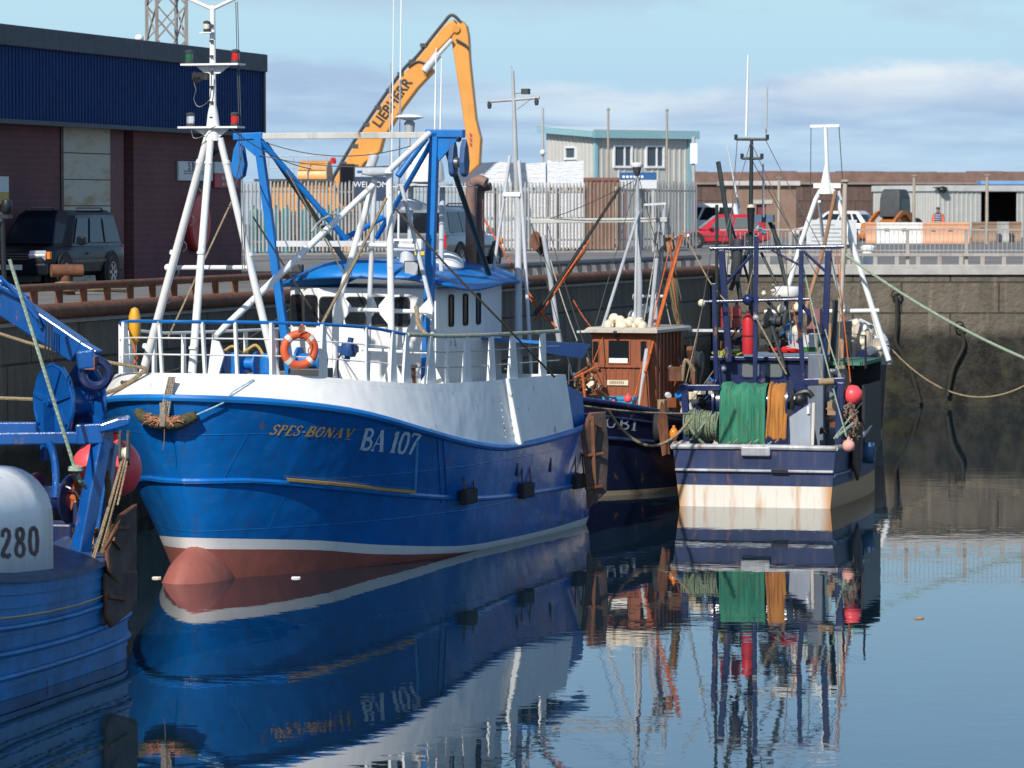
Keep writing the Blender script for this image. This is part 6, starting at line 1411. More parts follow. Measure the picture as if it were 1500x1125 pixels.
b_ = K(133, 532, dN); MB().b2(b_ + V((-.05, -.07, -.08)), b_ + V((.05, .07, .08))).build('jib_pin', M['brownpaint'], NB_, smooth=0)
mb = MB()
for k in range(3): mb.path([K(68 + 4 * k, 470 + k * 3, dN), K(66 + 5 * k, 520 + k * 4, dN)], .012, 5)
mb.build('hanging_lashings', M['black'], NB_)
# low winch, hoses and pump inside the rail
c = K(84, 742, dN + .5)
T = thing('trawl_winch', 'dark blue trawl winch inside the bulwark beside the white whaleback', 'winch', loc=NBF.w(c)); T.rotation_euler = (0, 0, NBF.a)
MB().lathe([(.33, -.34), (.33, -.3), (.16, -.28), (.16, .2), (.33, .22), (.33, .26)], (0, 0, .1), (.25, 1, 0), 22).build('drum', M['navy'], T)
MB().b2((-.3, -.4, -.55), (.3, .3, -.2)).b2((-.12, .26, -.3), (.16, .5, .1)).build('bed', M['navy'], T, smooth=0, bev=.03)
MB().path(spline([(.1, .3, .25), (.12, .45, .35), (.1, .55, .1), (.1, .5, -.15)], 6), .018, 7).path(spline([(.2, .1, .3), (.25, .35, .2), (.2, .5, -.2), (.2, .35, -.4)], 6), .016, 7).build('hydraulic_hose', M['steel'], T)
MB().lathe([(.09, -.06), (.11, 0), (.09, .06)], (.02, .42, .0), (0, 1, 0), n=14).build('motor', M['dkgrey'], T)
for px, py, r in ((88, 620, .022),): MB().path(spline([K(68, 640, dN), K(78, 665, dN - .2), K(82, 700, dN - .3), K(80, 730, dN - .4)], 6), .05, 8).build('pipe_bend', gb_, NB_)
T = thing('crate', 'yellow plastic fish box behind the blue gallows leg', 'fish box', loc=NBF.w(K(126, 812, dN + .6))); T.rotation_euler = (0, 0, NBF.a)
MB().loft([[V((x * k, y * k, z)) for x, y in ((-.35, -.24), (.35, -.24), (.35, .24), (-.35, .24))] for k, z in ((.9, 0), (1, .36), (.94, .36), (.86, .05))]).build('box', M['yellow'], T, smooth=0, bev=.015)
MB().loft([[V((x * k, y * k, z)) for x, y in ((-.37, -.26), (.37, -.26), (.37, .26), (-.37, .26))] for k, z in ((.99, .31), (1.03, .31), (1.03, .37), (.99, .37))]).build('rim', M['yellow'], T, smooth=0)
heap('net_twine', 'bundle of bright orange twine hanging behind the blue gallows leg', 'twine', NBF, K(112, 752, dN + .4), .09, .12, .4, M['ropeo'], 16, .02, 8)
o = bpy.data.objects['net_twine']; o.scale = (1, 1, 1.6)
# red buoys behind the gallows
for px, py, r, lb in ((139, 684, .30, 'big red ball buoy left of the blue gallows leg'), (170, 686, .34, 'big red ball buoy right of the blue gallows leg, against the blue bow')):
    p = P(px, py, dN + .95 + (.25 if px > 150 else 0)); T = thing('ball_buoy', lb, 'buoy', loc=p, group=None)
    MB().ball((0, 0, 0), r, 26, 16, (1, 1, 1.12)).lathe([(r * .35, r * .98), (r * .2, r * 1.2), (r * .16, r * 1.32), (0, r * 1.34)], n=14).build('float', M['buoyred'], T)
    MB().torus((0, 0, r * 1.27), (0, 1, 0), r * .12, r * .05, 14, 6).build('eye', M['lensred'], T)
# block, warps and the trawl door at the stern
p = K(182, 655, dN - .2); T = thing('pulley_block', 'dark steel trawl block hanging from the blue gallows head', 'pulley', loc=NBF.w(p))
for s in (-1, 1): MB().loft([[V((s * .05 + dx, y, z)) for y, z in ((0, .22), (.08, .16), (.1, -.14), (0, -.24), (-.1, -.14), (-.08, .16))] for dx in (-.02, .02)]).build('cheek', M['dkgrey'], T, smooth=0, bev=.01)
MB().lathe([(.09, -.03), (.07, 0), (.09, .03)], (0, 0, -.08), (1, 0, 0), 18).build('sheave', M['cream'], T)
wp = MB()
for a, b in (((180, 672), (137, 822)), ((184, 672), (150, 800)), ((187, 672), (172, 740)), ((178, 674), (134, 822))): wp.path(sag(K(*a, dN - .25), K(*b, dN - .5), .02), .013, 6)
wp.build('warp', M['rope'], NB_)
MB().path(spline([K(156, 690, dN + .3), K(160, 740, dN + .2), K(156, 790, dN), K(148, 815, dN - .1)], 6), .045, 8).build('chain', rope_mat('rusty_chain', (.16, .09, .05), 25), NB_)
MB().path(spline([K(157, 655, dN + .5), K(158, 720, dN + .4), K(152, 812, dN + .2)], 5), .05, 8).build('wooden_post', M['wood'], NB_)
q = [K(a, b, d) for a, b, d in ((195, 740, 51.2), (194, 836, 51.2), (168, 852, 50.5), (156, 836, 50.2), (153, 806, 50.2), (172, 757, 50.5))]
trawl_door(NBF, q[::-1], .06, 'upper dark trawl door hung on the near boat by its tan warps', dd, 2)
q = [K(a, b, d) for a, b, d in ((195, 838, 51.1), (194, 886, 51.1), (158, 917, 50.3), (152, 905, 50.2), (149, 842, 50.2))]
trawl_door(NBF, q[::-1], .07, 'lower dark trawl door hung at the stern corner of the near boat, above the water', dd, 1)
# masthead lamps at the picture's left edge
mb = MB(); mb.tube(K(6, 425, dN + 1.4), K(3, 318, dN + 1.4), .035); mb.build('lamp_post', M['black'], NB_)
p = K(10, 300, dN + 1.4); MB().lathe([(.02, -.12), (.06, -.08), (.075, .0), (.06, .06), (0, .08)], p, n=14).build('deck_lamp', M['black'], NB_); MB().b2(p + V((-.08, -.05, -.18)), p + V((.1, .05, -.13))).build('lamp_bracket', M['black'], NB_)
p = K(-6, 322, dN + 1.4); MB().ball(p, .1, 14, 9).torus(p, (1, 1, 0), .11, .015, 16, 6).build('lamp_cluster', M['steel'], NB_)

# ================================================================ the rust brown boat
TB = R(19)
RB = Fr((4.45, 90.0, 0), math.atan2(-math.cos(TB), -math.sin(TB)))
BB = thing('fishing_boat', 'small dark hulled fishing boat with a rust brown wheelhouse between the two big trawlers', 'boat', RB)
def XP(px, py, x): return RB.px(px, py, x=x)
RY = [(0, 1.5), (1, 1.75), (4, 1.85), (6.5, 1.75), (8.5, 1.2), (10, .05)]; RG = [(0, 1.7), (1, 1.95), (4, 2.05), (7, 2.0), (9.2, 1.45), (10.4, .6), (10.9, .05)]
RZ = [(0, 1.5), (3, 1.2), (6, 1.3), (8.5, 1.65), (10.9, 2.1)]
def RP(t, z, s=1):
    u = max(0, z) / smooth1(t * 10.9, RZ); x = t * (10 + .9 * u); return V((x, s * (smooth1(t * 10, RY) * (1 - u) + smooth1(t * 10.9, RG) * u) * (1 if z >= 0 else .8), z))
tt = [1 - (1 - k / 24) ** 1.5 for k in range(25)]
def boat_hull(fn, zt, L_, tt, bands, mats, parent):
    mb = MB()
    rws = [lambda x: -.6] + bands
    for s in (1, -1):
        for j in range(len(rws) - 1):
            mb.mat(mats[j]); A_ = [fn(t, rws[j](t * L_), s) for t in tt]; B_ = [fn(t, rws[j + 1](t * L_), s) for t in tt]; mb.loft([A_, B_][:: (1 if s < 0 else -1)], closed=False)
    for j in range(len(rws) - 1):
        mb.mat(mats[j]); mb.add([fn(0, rws[j](0), 1), fn(0, rws[j + 1](0), 1), fn(0, rws[j + 1](0), -1), fn(0, rws[j](0), -1)], [(0, 1, 2, 3)])
    return mb
zs_ = lambda x: smooth1(x, RZ)
mb = boat_hull(RP, RZ, 10.9, tt, [lambda x: 0, lambda x: .1, lambda x: .45 * zs_(x), lambda x: .8 * zs_(x), zs_], [0, 1, 0, 0, 0], BB)
rhull = mb.build('hull', [paint('dark_navy_hull', (.010, .016, .05), .3, .2, (.03, .03, .03), .4, .12, coat=.3), paint('worn_cream', (.33, .28, .2), .6)], BB, smooth=.6, fix=True)
rbvh = BVHTree.FromPolygons([v.co for v in rhull.data.vertices], [p.vertices for p in rhull.data.polygons])
MB().path([RP(t, .62 * zs_(t * 10.9)) + V((0, .02, 0)) for t in tt], .04, 8).path([RP(t, .85 * zs_(t * 10.9)) + V((0, .01, 0)) for t in tt], .025, 6).build('rubbing_rail', paint('rail_navy', (.02, .035, .10), .4), BB)
MB().path([RP(t, zs_(t * 10.9)) for t in tt], .05, 8).path([RP(t, zs_(t * 10.9), -1) for t in tt], .05, 8).build('cap_rail', M['navy'], BB)
MB().loft([[V((t * 10.6, s * smooth1(t * 10.9, RG) * .96, zs_(t * 10.9) - .35)) for s in (1, -1)] for t in tt], closed=False).build('deck', deckm, BB, smooth=0)
def rhpx(px, py, off):
    o = RB.i @ CAM; r = (RB.i.to_3x3() @ ray(px, py)).normalized(); h = rbvh.ray_cast(o, r)
    if h[0] is None: return RB.px(px, py, y=2.0)
    n = h[1] if h[1].dot(r) < 0 else -h[1]; return h[0] + n * off
def rq(u, v, lay):
    t = (886 + 46 * u, 608 + 6 * u); return rhpx(t[0], t[1] + 17 * (1 - v), .01 + .0015 * lay)
mb = MB(); letters(mb, 'OBI', rq, slant=.1, bold=1.0, gap=.16); mb.build('boat_name', plain('letter_grey_blue', (.40, .47, .55), .5, bmp=0), BB, smooth=0)
fx = 5.35
wa, wb_, ztp, zbt = XP(867, 500, fx).y, XP(960, 500, fx).y, XP(910, 487, fx).z, 1.0
ya, yb2 = min(wa, wb_), max(wa, wb_)
bp = M['brownpaint']
MB().loft([[V((x, y, z)) for x, y in ((fx, ya), (fx, yb2 - .1), (fx - .1, yb2), (fx - 2.2, yb2 - .05), (fx - 2.2, ya))] for z in (zbt, ztp)]).build('wheelhouse', bp, BB, smooth=0, bev=.03)
mb = MB()
for z in (ztp - .02, XP(900, 536, fx).z): mb.b2((fx - .02, ya - .03, z - .03), (fx + .05, yb2 - .08, z + .03))
k = ya + .1
while k < yb2 - .1: mb.b2((fx, k, zbt), (fx + .015, k + .03, XP(900, 538, fx).z)); k += .14
k = .25
while k < 2.1: mb.b2((fx - k, yb2 - .06, zbt), (fx - k - .05, yb2 + .02, ztp)); k += .27
mb.build('boarding', bp, BB, smooth=0)
def bpane(px0, py0, px1, py1):
    a = XP(px0, py1, fx); b = XP(px1, py0, fx); pane(BB, V((fx + .005, min(a.y, b.y), a.z)), (0, 1, 0), (0, 0, 1), abs(b.y - a.y), b.z - a.z, .015, frame=bp)
bpane(892, 499, 922, 531); bpane(869, 500, 877, 531); bpane(939, 500, 947, 530)
p = XP(907, 526, fx); MB().b2((fx + .028, p.y - .22, p.z - .08), (fx + .032, p.y + .2, p.z + .02)).build('window_card', M['white'], BB, smooth=0)
MB().loft([[V((x, y, ztp + dz)) for x, y in ((fx + .2 * k, ya - .1 * k), (fx + .2 * k, yb2 + .1 * k), (fx - 2.4, yb2 + .1 * k), (fx - 2.4, ya - .1 * k))] for k, dz in ((1, .0), (1, .06), (.5, .11))]).build('roof', paint('roof_cream', (.50, .45, .38), .6, .1, da=.4), BB, smooth=0)
a, b = XP(890, 564, fx), XP(921, 557, fx); MB().b2((fx + .016, min(a.y, b.y), a.z), (fx + .04, max(a.y, b.y), b.z)).build('name_board', paint('pale_board', (.66, .60, .45), .5), BB, smooth=0)
mb = MB(); k = 0
while k < .3: mb.b2((fx + .041, min(a.y, b.y) + .06 + k, a.z + .03), (fx + .045, min(a.y, b.y) + .085 + k, b.z - .02)); k += .042
mb.build('board_lettering', M['wood'], BB, smooth=0)
p = XP(903, 487, fx + .1); MB().ball(p + V((.05, 0, .0)), .07, 10, 7).tube(p + V((0, 0, -.1)), p + V((.02, 0, -.02)), .03).build('front_lamp', M['black'], BB)
p = XP(987, 537, fx - 1.5); MB().lathe([(.03, 0), (.07, .08), (.08, .1), (0, .11)], V((fx - .8, yb2 + .02, p.z)), (0, 1, 0), 12).build('side_lamp', M['chrome'], BB)
# cream float heap on the roof: individual floats
fl = [(892, 476), (899, 467), (905, 474), (899, 480), (912, 478), (919, 474), (926, 480), (922, 483), (909, 483), (933, 478), (938, 483), (929, 472), (893, 485), (902, 486), (916, 486), (927, 487), (937, 488), (885, 487), (896, 473), (902, 470), (909, 477), (915, 482), (920, 487), (932, 485), (941, 478), (908, 470), (924, 472), (889, 481), (936, 472)]
for i, (px, py) in enumerate(fl):
    p = XP(px, py, fx - .1 - .14 * (i % 4)); T = MB().ball((0, 0, 0), .115, 12, 8, (1, 1.1, .9)).lathe([(.03, -.12), (.03, .12)], n=8)
    o = T.build('net_float', M['cream'], None); o.location = RB.w(p); o.rotation_euler = (rnd.uniform(0, 3), rnd.uniform(0, 3), 0); tag(o, 'cream net float in the heap on the brown wheelhouse roof', 'float', 'cream net floats heaped on the brown wheelhouse roof')
# masts, gallows and derricks
gm2 = paint('pale_mast_grey', (.40, .43, .46), .5, .15, (.2, .15, .1), .4, .15)
MB().path([XP(936, 490, 4.2), XP(937, 420, 4.2), XP(934, 300, 4.2), XP(933, 245, 4.2)], [.066, .064, .055, .04], 10).build('mast', gm2, BB)
MB().path([XP(936, 310, 4.3), XP(882, 482, 5.0)], .036, 8).path([XP(933, 300, 4.2), XP(930, 490, 5.2)], .028, 8).build('mast_stay_tube', gm2, BB)
p = XP(933, 243, 4.2); MB().lathe([(.12, -.03), (.14, 0), (.14, .05), (.08, .07), (0, .08)], p, n=16).build('mast_lamp', M['white'], BB); MB().lathe([(.05, -.22), (.09, -.1), (.1, -.03)], p, n=12).build('lamp_base', M['dkgrey'], BB)
MB().bar(XP(778, 324, 3.0), XP(978, 322, 3.0), .12, .105).build('gallows_beam', paint('gallows_pale_grey', (.47, .47, .44), .55, .15, (.25, .17, .1), .5, .3), BB, smooth=0, bev=.015)
MB().path([XP(796, 345, 3.0), XP(805, 400, 3.0), XP(822, 520, 3.0)], [.055, .06, .064], 10).path([XP(974, 300, 3.0), XP(970, 360, 3.0), XP(960, 470, 3.0), XP(955, 560, 3.0)], [.045, .055, .06, .06], 10).build('gallows_leg', gm2, BB)
MB().path([XP(962, 380, 3.6), XP(955, 450, 4.4), XP(945, 530, 5.6), XP(935, 610, 6.2)], .045, 8).build('grey_derrick', gm2, BB)
for a, b, x0, x1, r, mt in (((997, 345), (946, 540), 3.2, 5.4, .042, 'brownpaint'), ((994, 350), (952, 520), 3.0, 5.6, .022, 'ropeo'), ((999, 347), (945, 545), 3.2, 5.8, .03, 'ropeo'), ((955, 480), (936, 612), 5.0, 6.4, .03, 'brownpaint')): MB().path([XP(*a, x0), XP(*b, x1)], r, 7).build('derrick' if r > .04 else 'falls', M[mt], BB)
def rblock(px, py, x, label, mt):
    T = thing('pulley_block', label, 'pulley', RB); T.location = RB.w(XP(px, py, x))
    for s in (-1, 1): MB().loft([[V((s * .06 + dx, y, z)) for y, z in ((0, .24), (.09, .15), (.12, -.1), (0, -.22), (-.12, -.1), (-.09, .15))] for dx in (-.02, .02)]).build('cheek', mt, T, smooth=0, bev=.01)
    MB().lathe([(.1, -.04), (.08, 0), (.1, .04)], (0, 0, -.05), (1, 0, 0), 14).build('sheave', M['dkgrey'], T)
rblock(785, 354, 3.1, 'rusty pulley block under the left end of the pale grey gallows beam', M['rust']); rblock(795, 362, 2.9, 'black pulley block beside the rusty one under the pale gallows beam', M['dkgrey'])
rblock(980, 358, 2.9, 'tan wooden pulley block at the right end of the pale gallows beam', M['wood']); rblock(966, 352, 3.1, 'grey pulley block hanging inside the right leg of the pale gallows', M['grey'])
for px, py, r in ((932, 435, .09), (945, 452, .11), (938, 460, .12), (929, 463, .14), (962, 435, .07)):
    MB().ball(XP(px, py, 3.8), r, 12, 8).build('deck_lamp', M['ltgrey'], BB)
MB().tube(XP(929, 434, 3.8), XP(972, 434, 3.8), .035).bar(XP(846, 486, 5.0), XP(880, 484, 5.0), .1, .05).bar(XP(976, 484, 3.0), XP(1084, 484, 2.6), .1, .06).bar(XP(944, 300, 4.0), XP(976, 298, 4.0), .05, .05).build('lamp_bar', M['ltgrey'], BB)
MB().path([XP(985, 408, 3.0), XP(990, 450, 3.0), XP(995, 500, 2.6)], .1, 8).build('mossy_post', paint('mossy_timber', (.20, .17, .09), .9, .3), BB)
# rusty hydraulic gear to the right, deck clutter
T = thing('net_hauler', 'rusty net hauler standing right of the brown wheelhouse', 'net hauler', RB); T.location = RB.w(XP(1015, 540, 3.4))
MB().prism([V((0, -.07, z)) + V((x, 0, 0)) for x, z in ((-.09, -1.05), (.09, -1.05), (.08, .1), (.3, .42), (.22, .5), (-.08, .3))], (0, .14, 0)).build('head', M['rust'], T, smooth=0, bev=.015); MB().lathe([(.17, -.07), (.19, -.05), (.12, 0), (.19, .05), (.17, .07)], (.12, .17, .2), (.1, 1, 0), 18).build('sheave', M['dkgrey'], T); MB().lathe([(.09, 0), (.09, .2), (.05, .24)], (0, -.08, -.1), (0, -1, 0), 14).build('motor_unit', M['rust'], T); MB().path(spline([(.1, -.1, -.3), (.16, -.22, -.55), (.1, -.12, -.8), (.05, -.2, -1.0)], 5), .03, 7).build('chain', M['rust'], T)
MB().path(spline([(0, .1, .3), (.1, .25, .1), (.1, .2, -.3), (0, .1, -.7)], 5), .03, 7).build('hose', M['black'], T)
MB().path([XP(993, 500, 3), XP(986, 560, 3.6), XP(978, 618, 4)], .07, 8).path([XP(1005, 505, 3), XP(1010, 560, 3), XP(1006, 600, 3)], .05, 8).build('rusty_stanchion', M['rust'], BB)
for px, py, mt, lb in ((868, 572, 'dkgrey', 'dark gas cylinder with a pale shoulder beside the brown wheelhouse'),):
    T = thing('gas_cylinder', lb, 'gas cylinder', RB); p = XP(px, 600, 6.6); T.location = RB.w(p)
    MB().lathe([(.0, 0), (.17, 0), (.18, .06), (.18, .42)], n=16).build('bottle', M[mt], T); MB().lathe([(.18, .42), (.17, .5), (.08, .58), (.05, .6), (.05, .68), (0, .69)], n=16).build('shoulder', M['cream'], T)
T = thing('fish_box', 'sky blue plastic fish box before the brown wheelhouse', 'fish box', RB); p = XP(906, 592, 6.2); T.location = RB.w(p + V((0, 0, -.15))); T.rotation_euler = (0, 0, RB.a + .1)
MB().loft([[V((x * k, y * k, z)) for x, y in ((-.26, -.36), (.26, -.36), (.26, .36), (-.26, .36))] for k, z in ((.88, 0), (1, .3), (.93, .3), (.84, .04))]).build('box', paint('sky_blue_plastic', (.03, .30, .55), .45), T, smooth=0, bev=.01)
MB().loft([[V((x * k, y * k, z)) for x, y in ((-.28, -.38), (.28, -.38), (.28, .38), (-.28, .38))] for k, z in ((.96, .26), (1, .26), (1, .31), (.96, .31))]).build('rim', paint('sky_blue_plastic', (.03, .30, .55), .45), T, smooth=0)
for px, py, r, lb in ((899, 596, .12, 'small red float lying in front of the blue fish box'), (920, 584, .09, 'small red float right of the blue fish box'), (970, 575, .08, 'small red float by the rusty stanchion')):
    o = MB().ball((0, 0, 0), r, 14, 9).lathe([(r * .3, r * .9), (r * .2, r * 1.3), (0, r * 1.32)], n=10).build('float', M['buoyred']); o.location = RB.w(XP(px, py, 6.9 if px < 940 else 4.6)); tag(o, lb, 'float')
cl = MB()
for k in range(26):
    a = XP(rnd.uniform(838, 880), rnd.uniform(535, 600), 7.2); cl.path(spline([a, a + V((rnd.uniform(-.2, .2), rnd.uniform(-.2, .2), rnd.uniform(-.15, .2))), a + V((rnd.uniform(-.3, .3), rnd.uniform(-.3, .3), rnd.uniform(-.3, .1)))], 4), rnd.uniform(.01, .035), 6)
tag(cl.build('rope_tangle', M['rust'], None), 'tangle of rusty chain and old rope left of the brown wheelhouse', 'rope'); bpy.data.objects['rope_tangle'].location = RB.o; bpy.data.objects['rope_tangle'].rotation_euler = (0, 0, RB.a)
for pts, mt, r in ((((853, 545), (856, 575), (858, 600), (862, 620)), 'ropeo', .03), (((838, 570), (848, 590), (858, 615)), 'ropeg', .02), (((842, 553), (872, 538)), 'ropeo', .025)): MB().path(spline([XP(a, b, 7.6) for a, b in pts], 5), r, 6).build('loose_line', M[mt], BB)
MB().path([XP(844, 500, 6.8), XP(850, 520, 6.8), XP(848, 580, 6.8)], .09, 10).build('hose_bundle', M['black'], BB)
# tyres and a trawl door between the boats
def tyre(c, ax, label, r=.3):
    o = MB().lathe([(r * .55, -.09), (r * .9, -.1), (r, -.05), (r, .05), (r * .9, .1), (r * .55, .09), (r * .6, 0), (r * .55, -.09)], (0, 0, 0), ax, 22).build('tyre', M['rubber']); o.location = c; return tag(o, label, 'tyre')
tyre(P(967, 625, 79.6), (1, -.2, 0), 'worn grey tyre fender hung between the brown boat and the navy stern', .34)
q = [P(a, b, d) for a, b, d in ((970, 590, 79), (976, 610, 79), (980, 665, 79), (972, 668, 79.2), (965, 620, 79.2))]
trawl_door(W0, q, .07, 'narrow rusty trawl door hung at the left corner of the navy stern', M['rust'], 1)
mb = MB(); mb.path(sag(P(838, 592, 76), P(1012, 606, 78.2), .05, 16), .022, 6); tag(mb.build('mooring_rope', M['rope']), 'tan mooring rope stretched level across the dark bow of the brown boat', 'rope')
mb = MB(); mb.path(sag(P(890, 600, 77.5), P(1012, 613, 78.2), .62, 20), .03, 6); tag(mb.build('mooring_rope', M['rope']), 'thick tan rope sagging in a loop below the name on the brown boat', 'rope')

def lines(fr, parent, specs, mt, r=.009):
    mb = MB()
    for (a, b, x0, x1, s) in specs: mb.path(sag(fr.px(*a, x=x0), fr.px(*b, x=x1), s, 8), r, 5)
    mb.build('stray_rope', mt, parent)
lines(RB, BB, [((936, 250), (868, 490), 4.2, 5.2, .02), ((936, 260), (1000, 500), 4.2, 3.0, .03), ((778, 326), (842, 560), 3, 6.8, .05), ((975, 325), (1015, 520), 3, 3.2, .04), ((934, 262), (800, 322), 4.2, 3.0, .06), ((800, 322), (870, 545), 3, 6, .1)], M['wire'])
lines(RB, BB, [((985, 345), (925, 600), 3.2, 6.4, .02), ((980, 350), (1002, 560), 3.0, 3.4, .04), ((840, 440), (872, 486), 3.2, 5.0, .05), ((885, 490), (850, 570), 5.3, 7.0, .05)], M['ropeo'], .012)
lines(RB, BB, [((966, 330), (940, 488), 3.1, 4.8, .06), ((806, 380), (846, 500), 3, 5.4, .08), ((962, 380), (1010, 590), 3.4, 3.6, .1), ((945, 300), (975, 430), 4.0, 3.2, .03)], M['ropew'], .012)
lines(RB, BB, [((740, 540), (858, 600), 9.5, 7.4, .05), ((868, 596), (960, 610), 6.8, 5.0, .08)], M['ropeg'], .016)
rr = random.Random(77); cols = [M['rust'], M['dkgrey'], M['brownpaint'], M['ltgrey'], M['wood'], M['blue2'], M['rope']]
for k in range(22):                        # odds and ends about the brown boat's deck
    p = RB.px(rr.choice([rr.uniform(836, 868), rr.uniform(966, 1030)]), rr.uniform(540, 606), x=rr.uniform(3.2, 6.8)); o = MB(); sz = rr.uniform(.05, .16)
    if k % 3 == 0: o.lathe([(sz, -sz * .8), (sz * 1.1, -sz * .7), (sz * .6, 0), (sz * 1.1, sz * .7), (sz, sz * .8)], p, (rr.uniform(-1, 1), rr.uniform(-1, 1), rr.uniform(-.3, .3)), 12)
    elif k % 3 == 1: o.box(p, (sz * 1.6, sz * 1.2, sz * 2), Matrix.Rotation(rr.uniform(0, 3), 3, 'Z'))
    else: o.path(spline([p, p + V((rr.uniform(-.1, .1), rr.uniform(-.2, .2), .25)), p + V((rr.uniform(-.1, .1), rr.uniform(-.3, .3), -.2))], 5), sz * .35, 7)
    o.build('deck_gear', cols[k % 7], BB, smooth=.5, bev=.008)
# ================================================================ the navy boat seen stern on
TV = R(13)
NV = Fr((4.78, 77.8, 0), math.atan2(math.cos(TV), math.sin(TV)))     # x away from us, y to the left
VB = thing('stern_trawler', 'worn navy trawler seen stern on, with a rust streaked white band at the waterline', 'boat', NV)
def U(px, py, x): return NV.px(px, py, x=x)
VY = [(0, 1.5), (1.5, 1.62), (4, 1.7), (6, 1.55), (7.8, .95), (9, .05)]; VG = [(0, 1.62), (1.5, 1.68), (4, 1.68), (6.3, 1.5), (8.4, .9), (10, .05)]
VZ = [(0, 1.19), (2, 1.2), (4, 1.35), (7, 1.75), (10, 2.3)]
def VP(t, z, s=1):
    u = max(0, z) / smooth1(t * 10, VZ); x = t * (9 + u) - .12 * u * (1 - t); return V((x, s * (smooth1(t * 9, VY) * (1 - u) + smooth1(t * 10, VG) * u) * (1 if z >= 0 else .8), z))
vz = lambda x: smooth1(x, VZ); tv = [k / 24 for k in range(25)]
mb = boat_hull(VP, VZ, 10, tv, [lambda x: 0, lambda x: .43, lambda x: .43 + (vz(x) - .43) * .5, vz], [0, 1, 2, 2], VB)
m, nt, bs = newmat('rust_streaked_white'); c0 = coord(nt)
f1 = ramp(nt, noise(nt, coord(nt, (2.6, 2.6, .12)), 1.5, 5, .6), [(.5, 0), (.66, 1)])
s_ = N(nt, 'ShaderNodeSeparateXYZ'); nt.links.new(c0, s_.inputs[0])
ends = ramp(nt, math_(nt, 'ABSOLUTE', s_.outputs[1]), [(.0, 0), (.9, 0), (1.0, .9)])
ends = ramp(nt, math_(nt, 'MULTIPLY', math_(nt, 'ABSOLUTE', s_.outputs[1]), .62), [(.80, 0), (.93, .9)])
ff = math_(nt, 'MAXIMUM', math_(nt, 'MULTIPLY', f1, .75), ends)
nt.links.new(mix(nt, ff, (.78, .74, .66), (.55, .24, .05)), bs.inputs['Base Color']); bs.inputs['Roughness'].default_value = .45; M['rustwhite'] = m
vh = mb.build('hull', [M['navy'], M['rustwhite'], M['navy2']], VB, smooth=.6, fix=True)
MB().path([VP(0, 1.19, 1), VP(0, 1.2, 0), VP(0, 1.19, -1)], .055, 8).path([VP(t, vz(t * 10), -1) for t in tv], .055, 8).path([VP(t, vz(t * 10), 1) for t in tv], .055, 8).build('cap_rail', paint('scuffed_pale_rail', (.35, .36, .38), .5, .35, (.12, .07, .05), .6, .35), VB)
a = VP(0, .73, 1); b = VP(0, .73, -1)
MB().bar(a + V((-.03, 0, 0)), b + V((-.03, 0, 0)), .07, .05, up=(0, 0, 1)).build('rubbing_bar', paint('scuffed_bar', (.40, .42, .45), .5, .4, (.1, .06, .05), .6, .3), VB, smooth=0, bev=.015)
c = VP(0, .73, 0); MB().b2(c + V((-.085, -.68, -.03)), c + V((-.066, -.35, .03))).build('scupper', M['black'], VB, smooth=0)
c = U(1108, 660, -.15); MB().b2((-.2, c.y - .28, 1.02), (-.06, c.y + .3, 1.21)).build('stern_roller', paint('roller_grey', (.35, .37, .4), .4, .3, da=.5), VB, smooth=0, bev=.03)
MB().loft([[V((t * 9.6 + .1, s * smooth1(t * 10, VG) * .95, vz(t * 10) - .45)) for s in (1, -1)] for t in tv], closed=False).build('deck', deckm, VB, smooth=0)
MB().path([VP(t, .55 * vz(t * 10), -1) - V((0, .02, 0)) for t in tv], .04, 8).build('side_rail', M['navy2'], VB)
# shelter, gantries and net drum
nv = M['navy']; xs0 = 3.2
zl, zh = U(1100, 592, xs0).z, U(1100, 528, xs0).z; y0, y1 = U(1188, 560, xs0).y, U(1050, 560, xs0).y
MB().b2((xs0, y0, .9), (xs0 + 2.6, y1, zh)).build('shelter', nv, VB, smooth=0, bev=.03)
MB().b2((xs0 - .12, y0 - .1, zh), (xs0 + 2.7, y1 + .12, zh + .08)).build('shelter_roof', nv, VB, smooth=0, bev=.015)
for a, b in ((1087, 1112), (1121, 1146)):
    p = U(b, 552, xs0); q = U(a, 531, xs0); pane(VB, V((xs0 - .005, q.y, p.z)), (0, -1, 0), (0, 0, 1), abs(p.y - q.y), q.z - p.z, .06, frame=nv, gl=glass_mat('dusty_glass', (.13, .15, .15), .35))
p = U(1061, 540, xs0 - .05); MB().ball(p, .06, 10, 7).build('bulkhead_lamp', M['chrome'], VB)
def frame(x, posts, beams, w=.13, mt=nv):
    for (a, b, c_, d_) in posts: MB().bar(U(a, b, x), U(c_, d_, x), w, w, up=(1, 0, 0)).build('gantry_post', mt, VB, smooth=0, bev=.012)
    for (a, b, c_, d_), r in beams: MB().tube(U(a, b, x), U(c_, d_, x), r, n=12).build('gantry_beam', mt, VB)
hb = paint('shiny_worn_navy', (.05, .07, .13), .18, .3, (.2, .2, .2), .3)
frame(2.9, [(1057, 366, 1068, 530), (1214, 366, 1202, 640)], [], .125)
MB().tube(U(1040, 364, 2.9), U(1236, 361, 2.9), .044, n=14).tube(U(1030, 442, 2.5), U(1186, 438, 2.5), .034, n=12).build('gantry_beam', hb, VB)
frame(2.5, [(1046, 415, 1050, 590), (1108, 345, 1106, 565), (1174, 366, 1172, 500), (1171, 470, 1180, 600)], [], .09)
MB().tube(U(1177, 368, 2.9), U(1212, 400, 2.9), .03).tube(U(1174, 390, 2.9), U(1130, 366, 2.9), .024).tube(U(1060, 420, 2.9), U(1102, 372, 2.9), .034).tube(U(1170, 440, 2.6), U(1200, 480, 2.6), .04).build('gantry_brace', nv, VB)
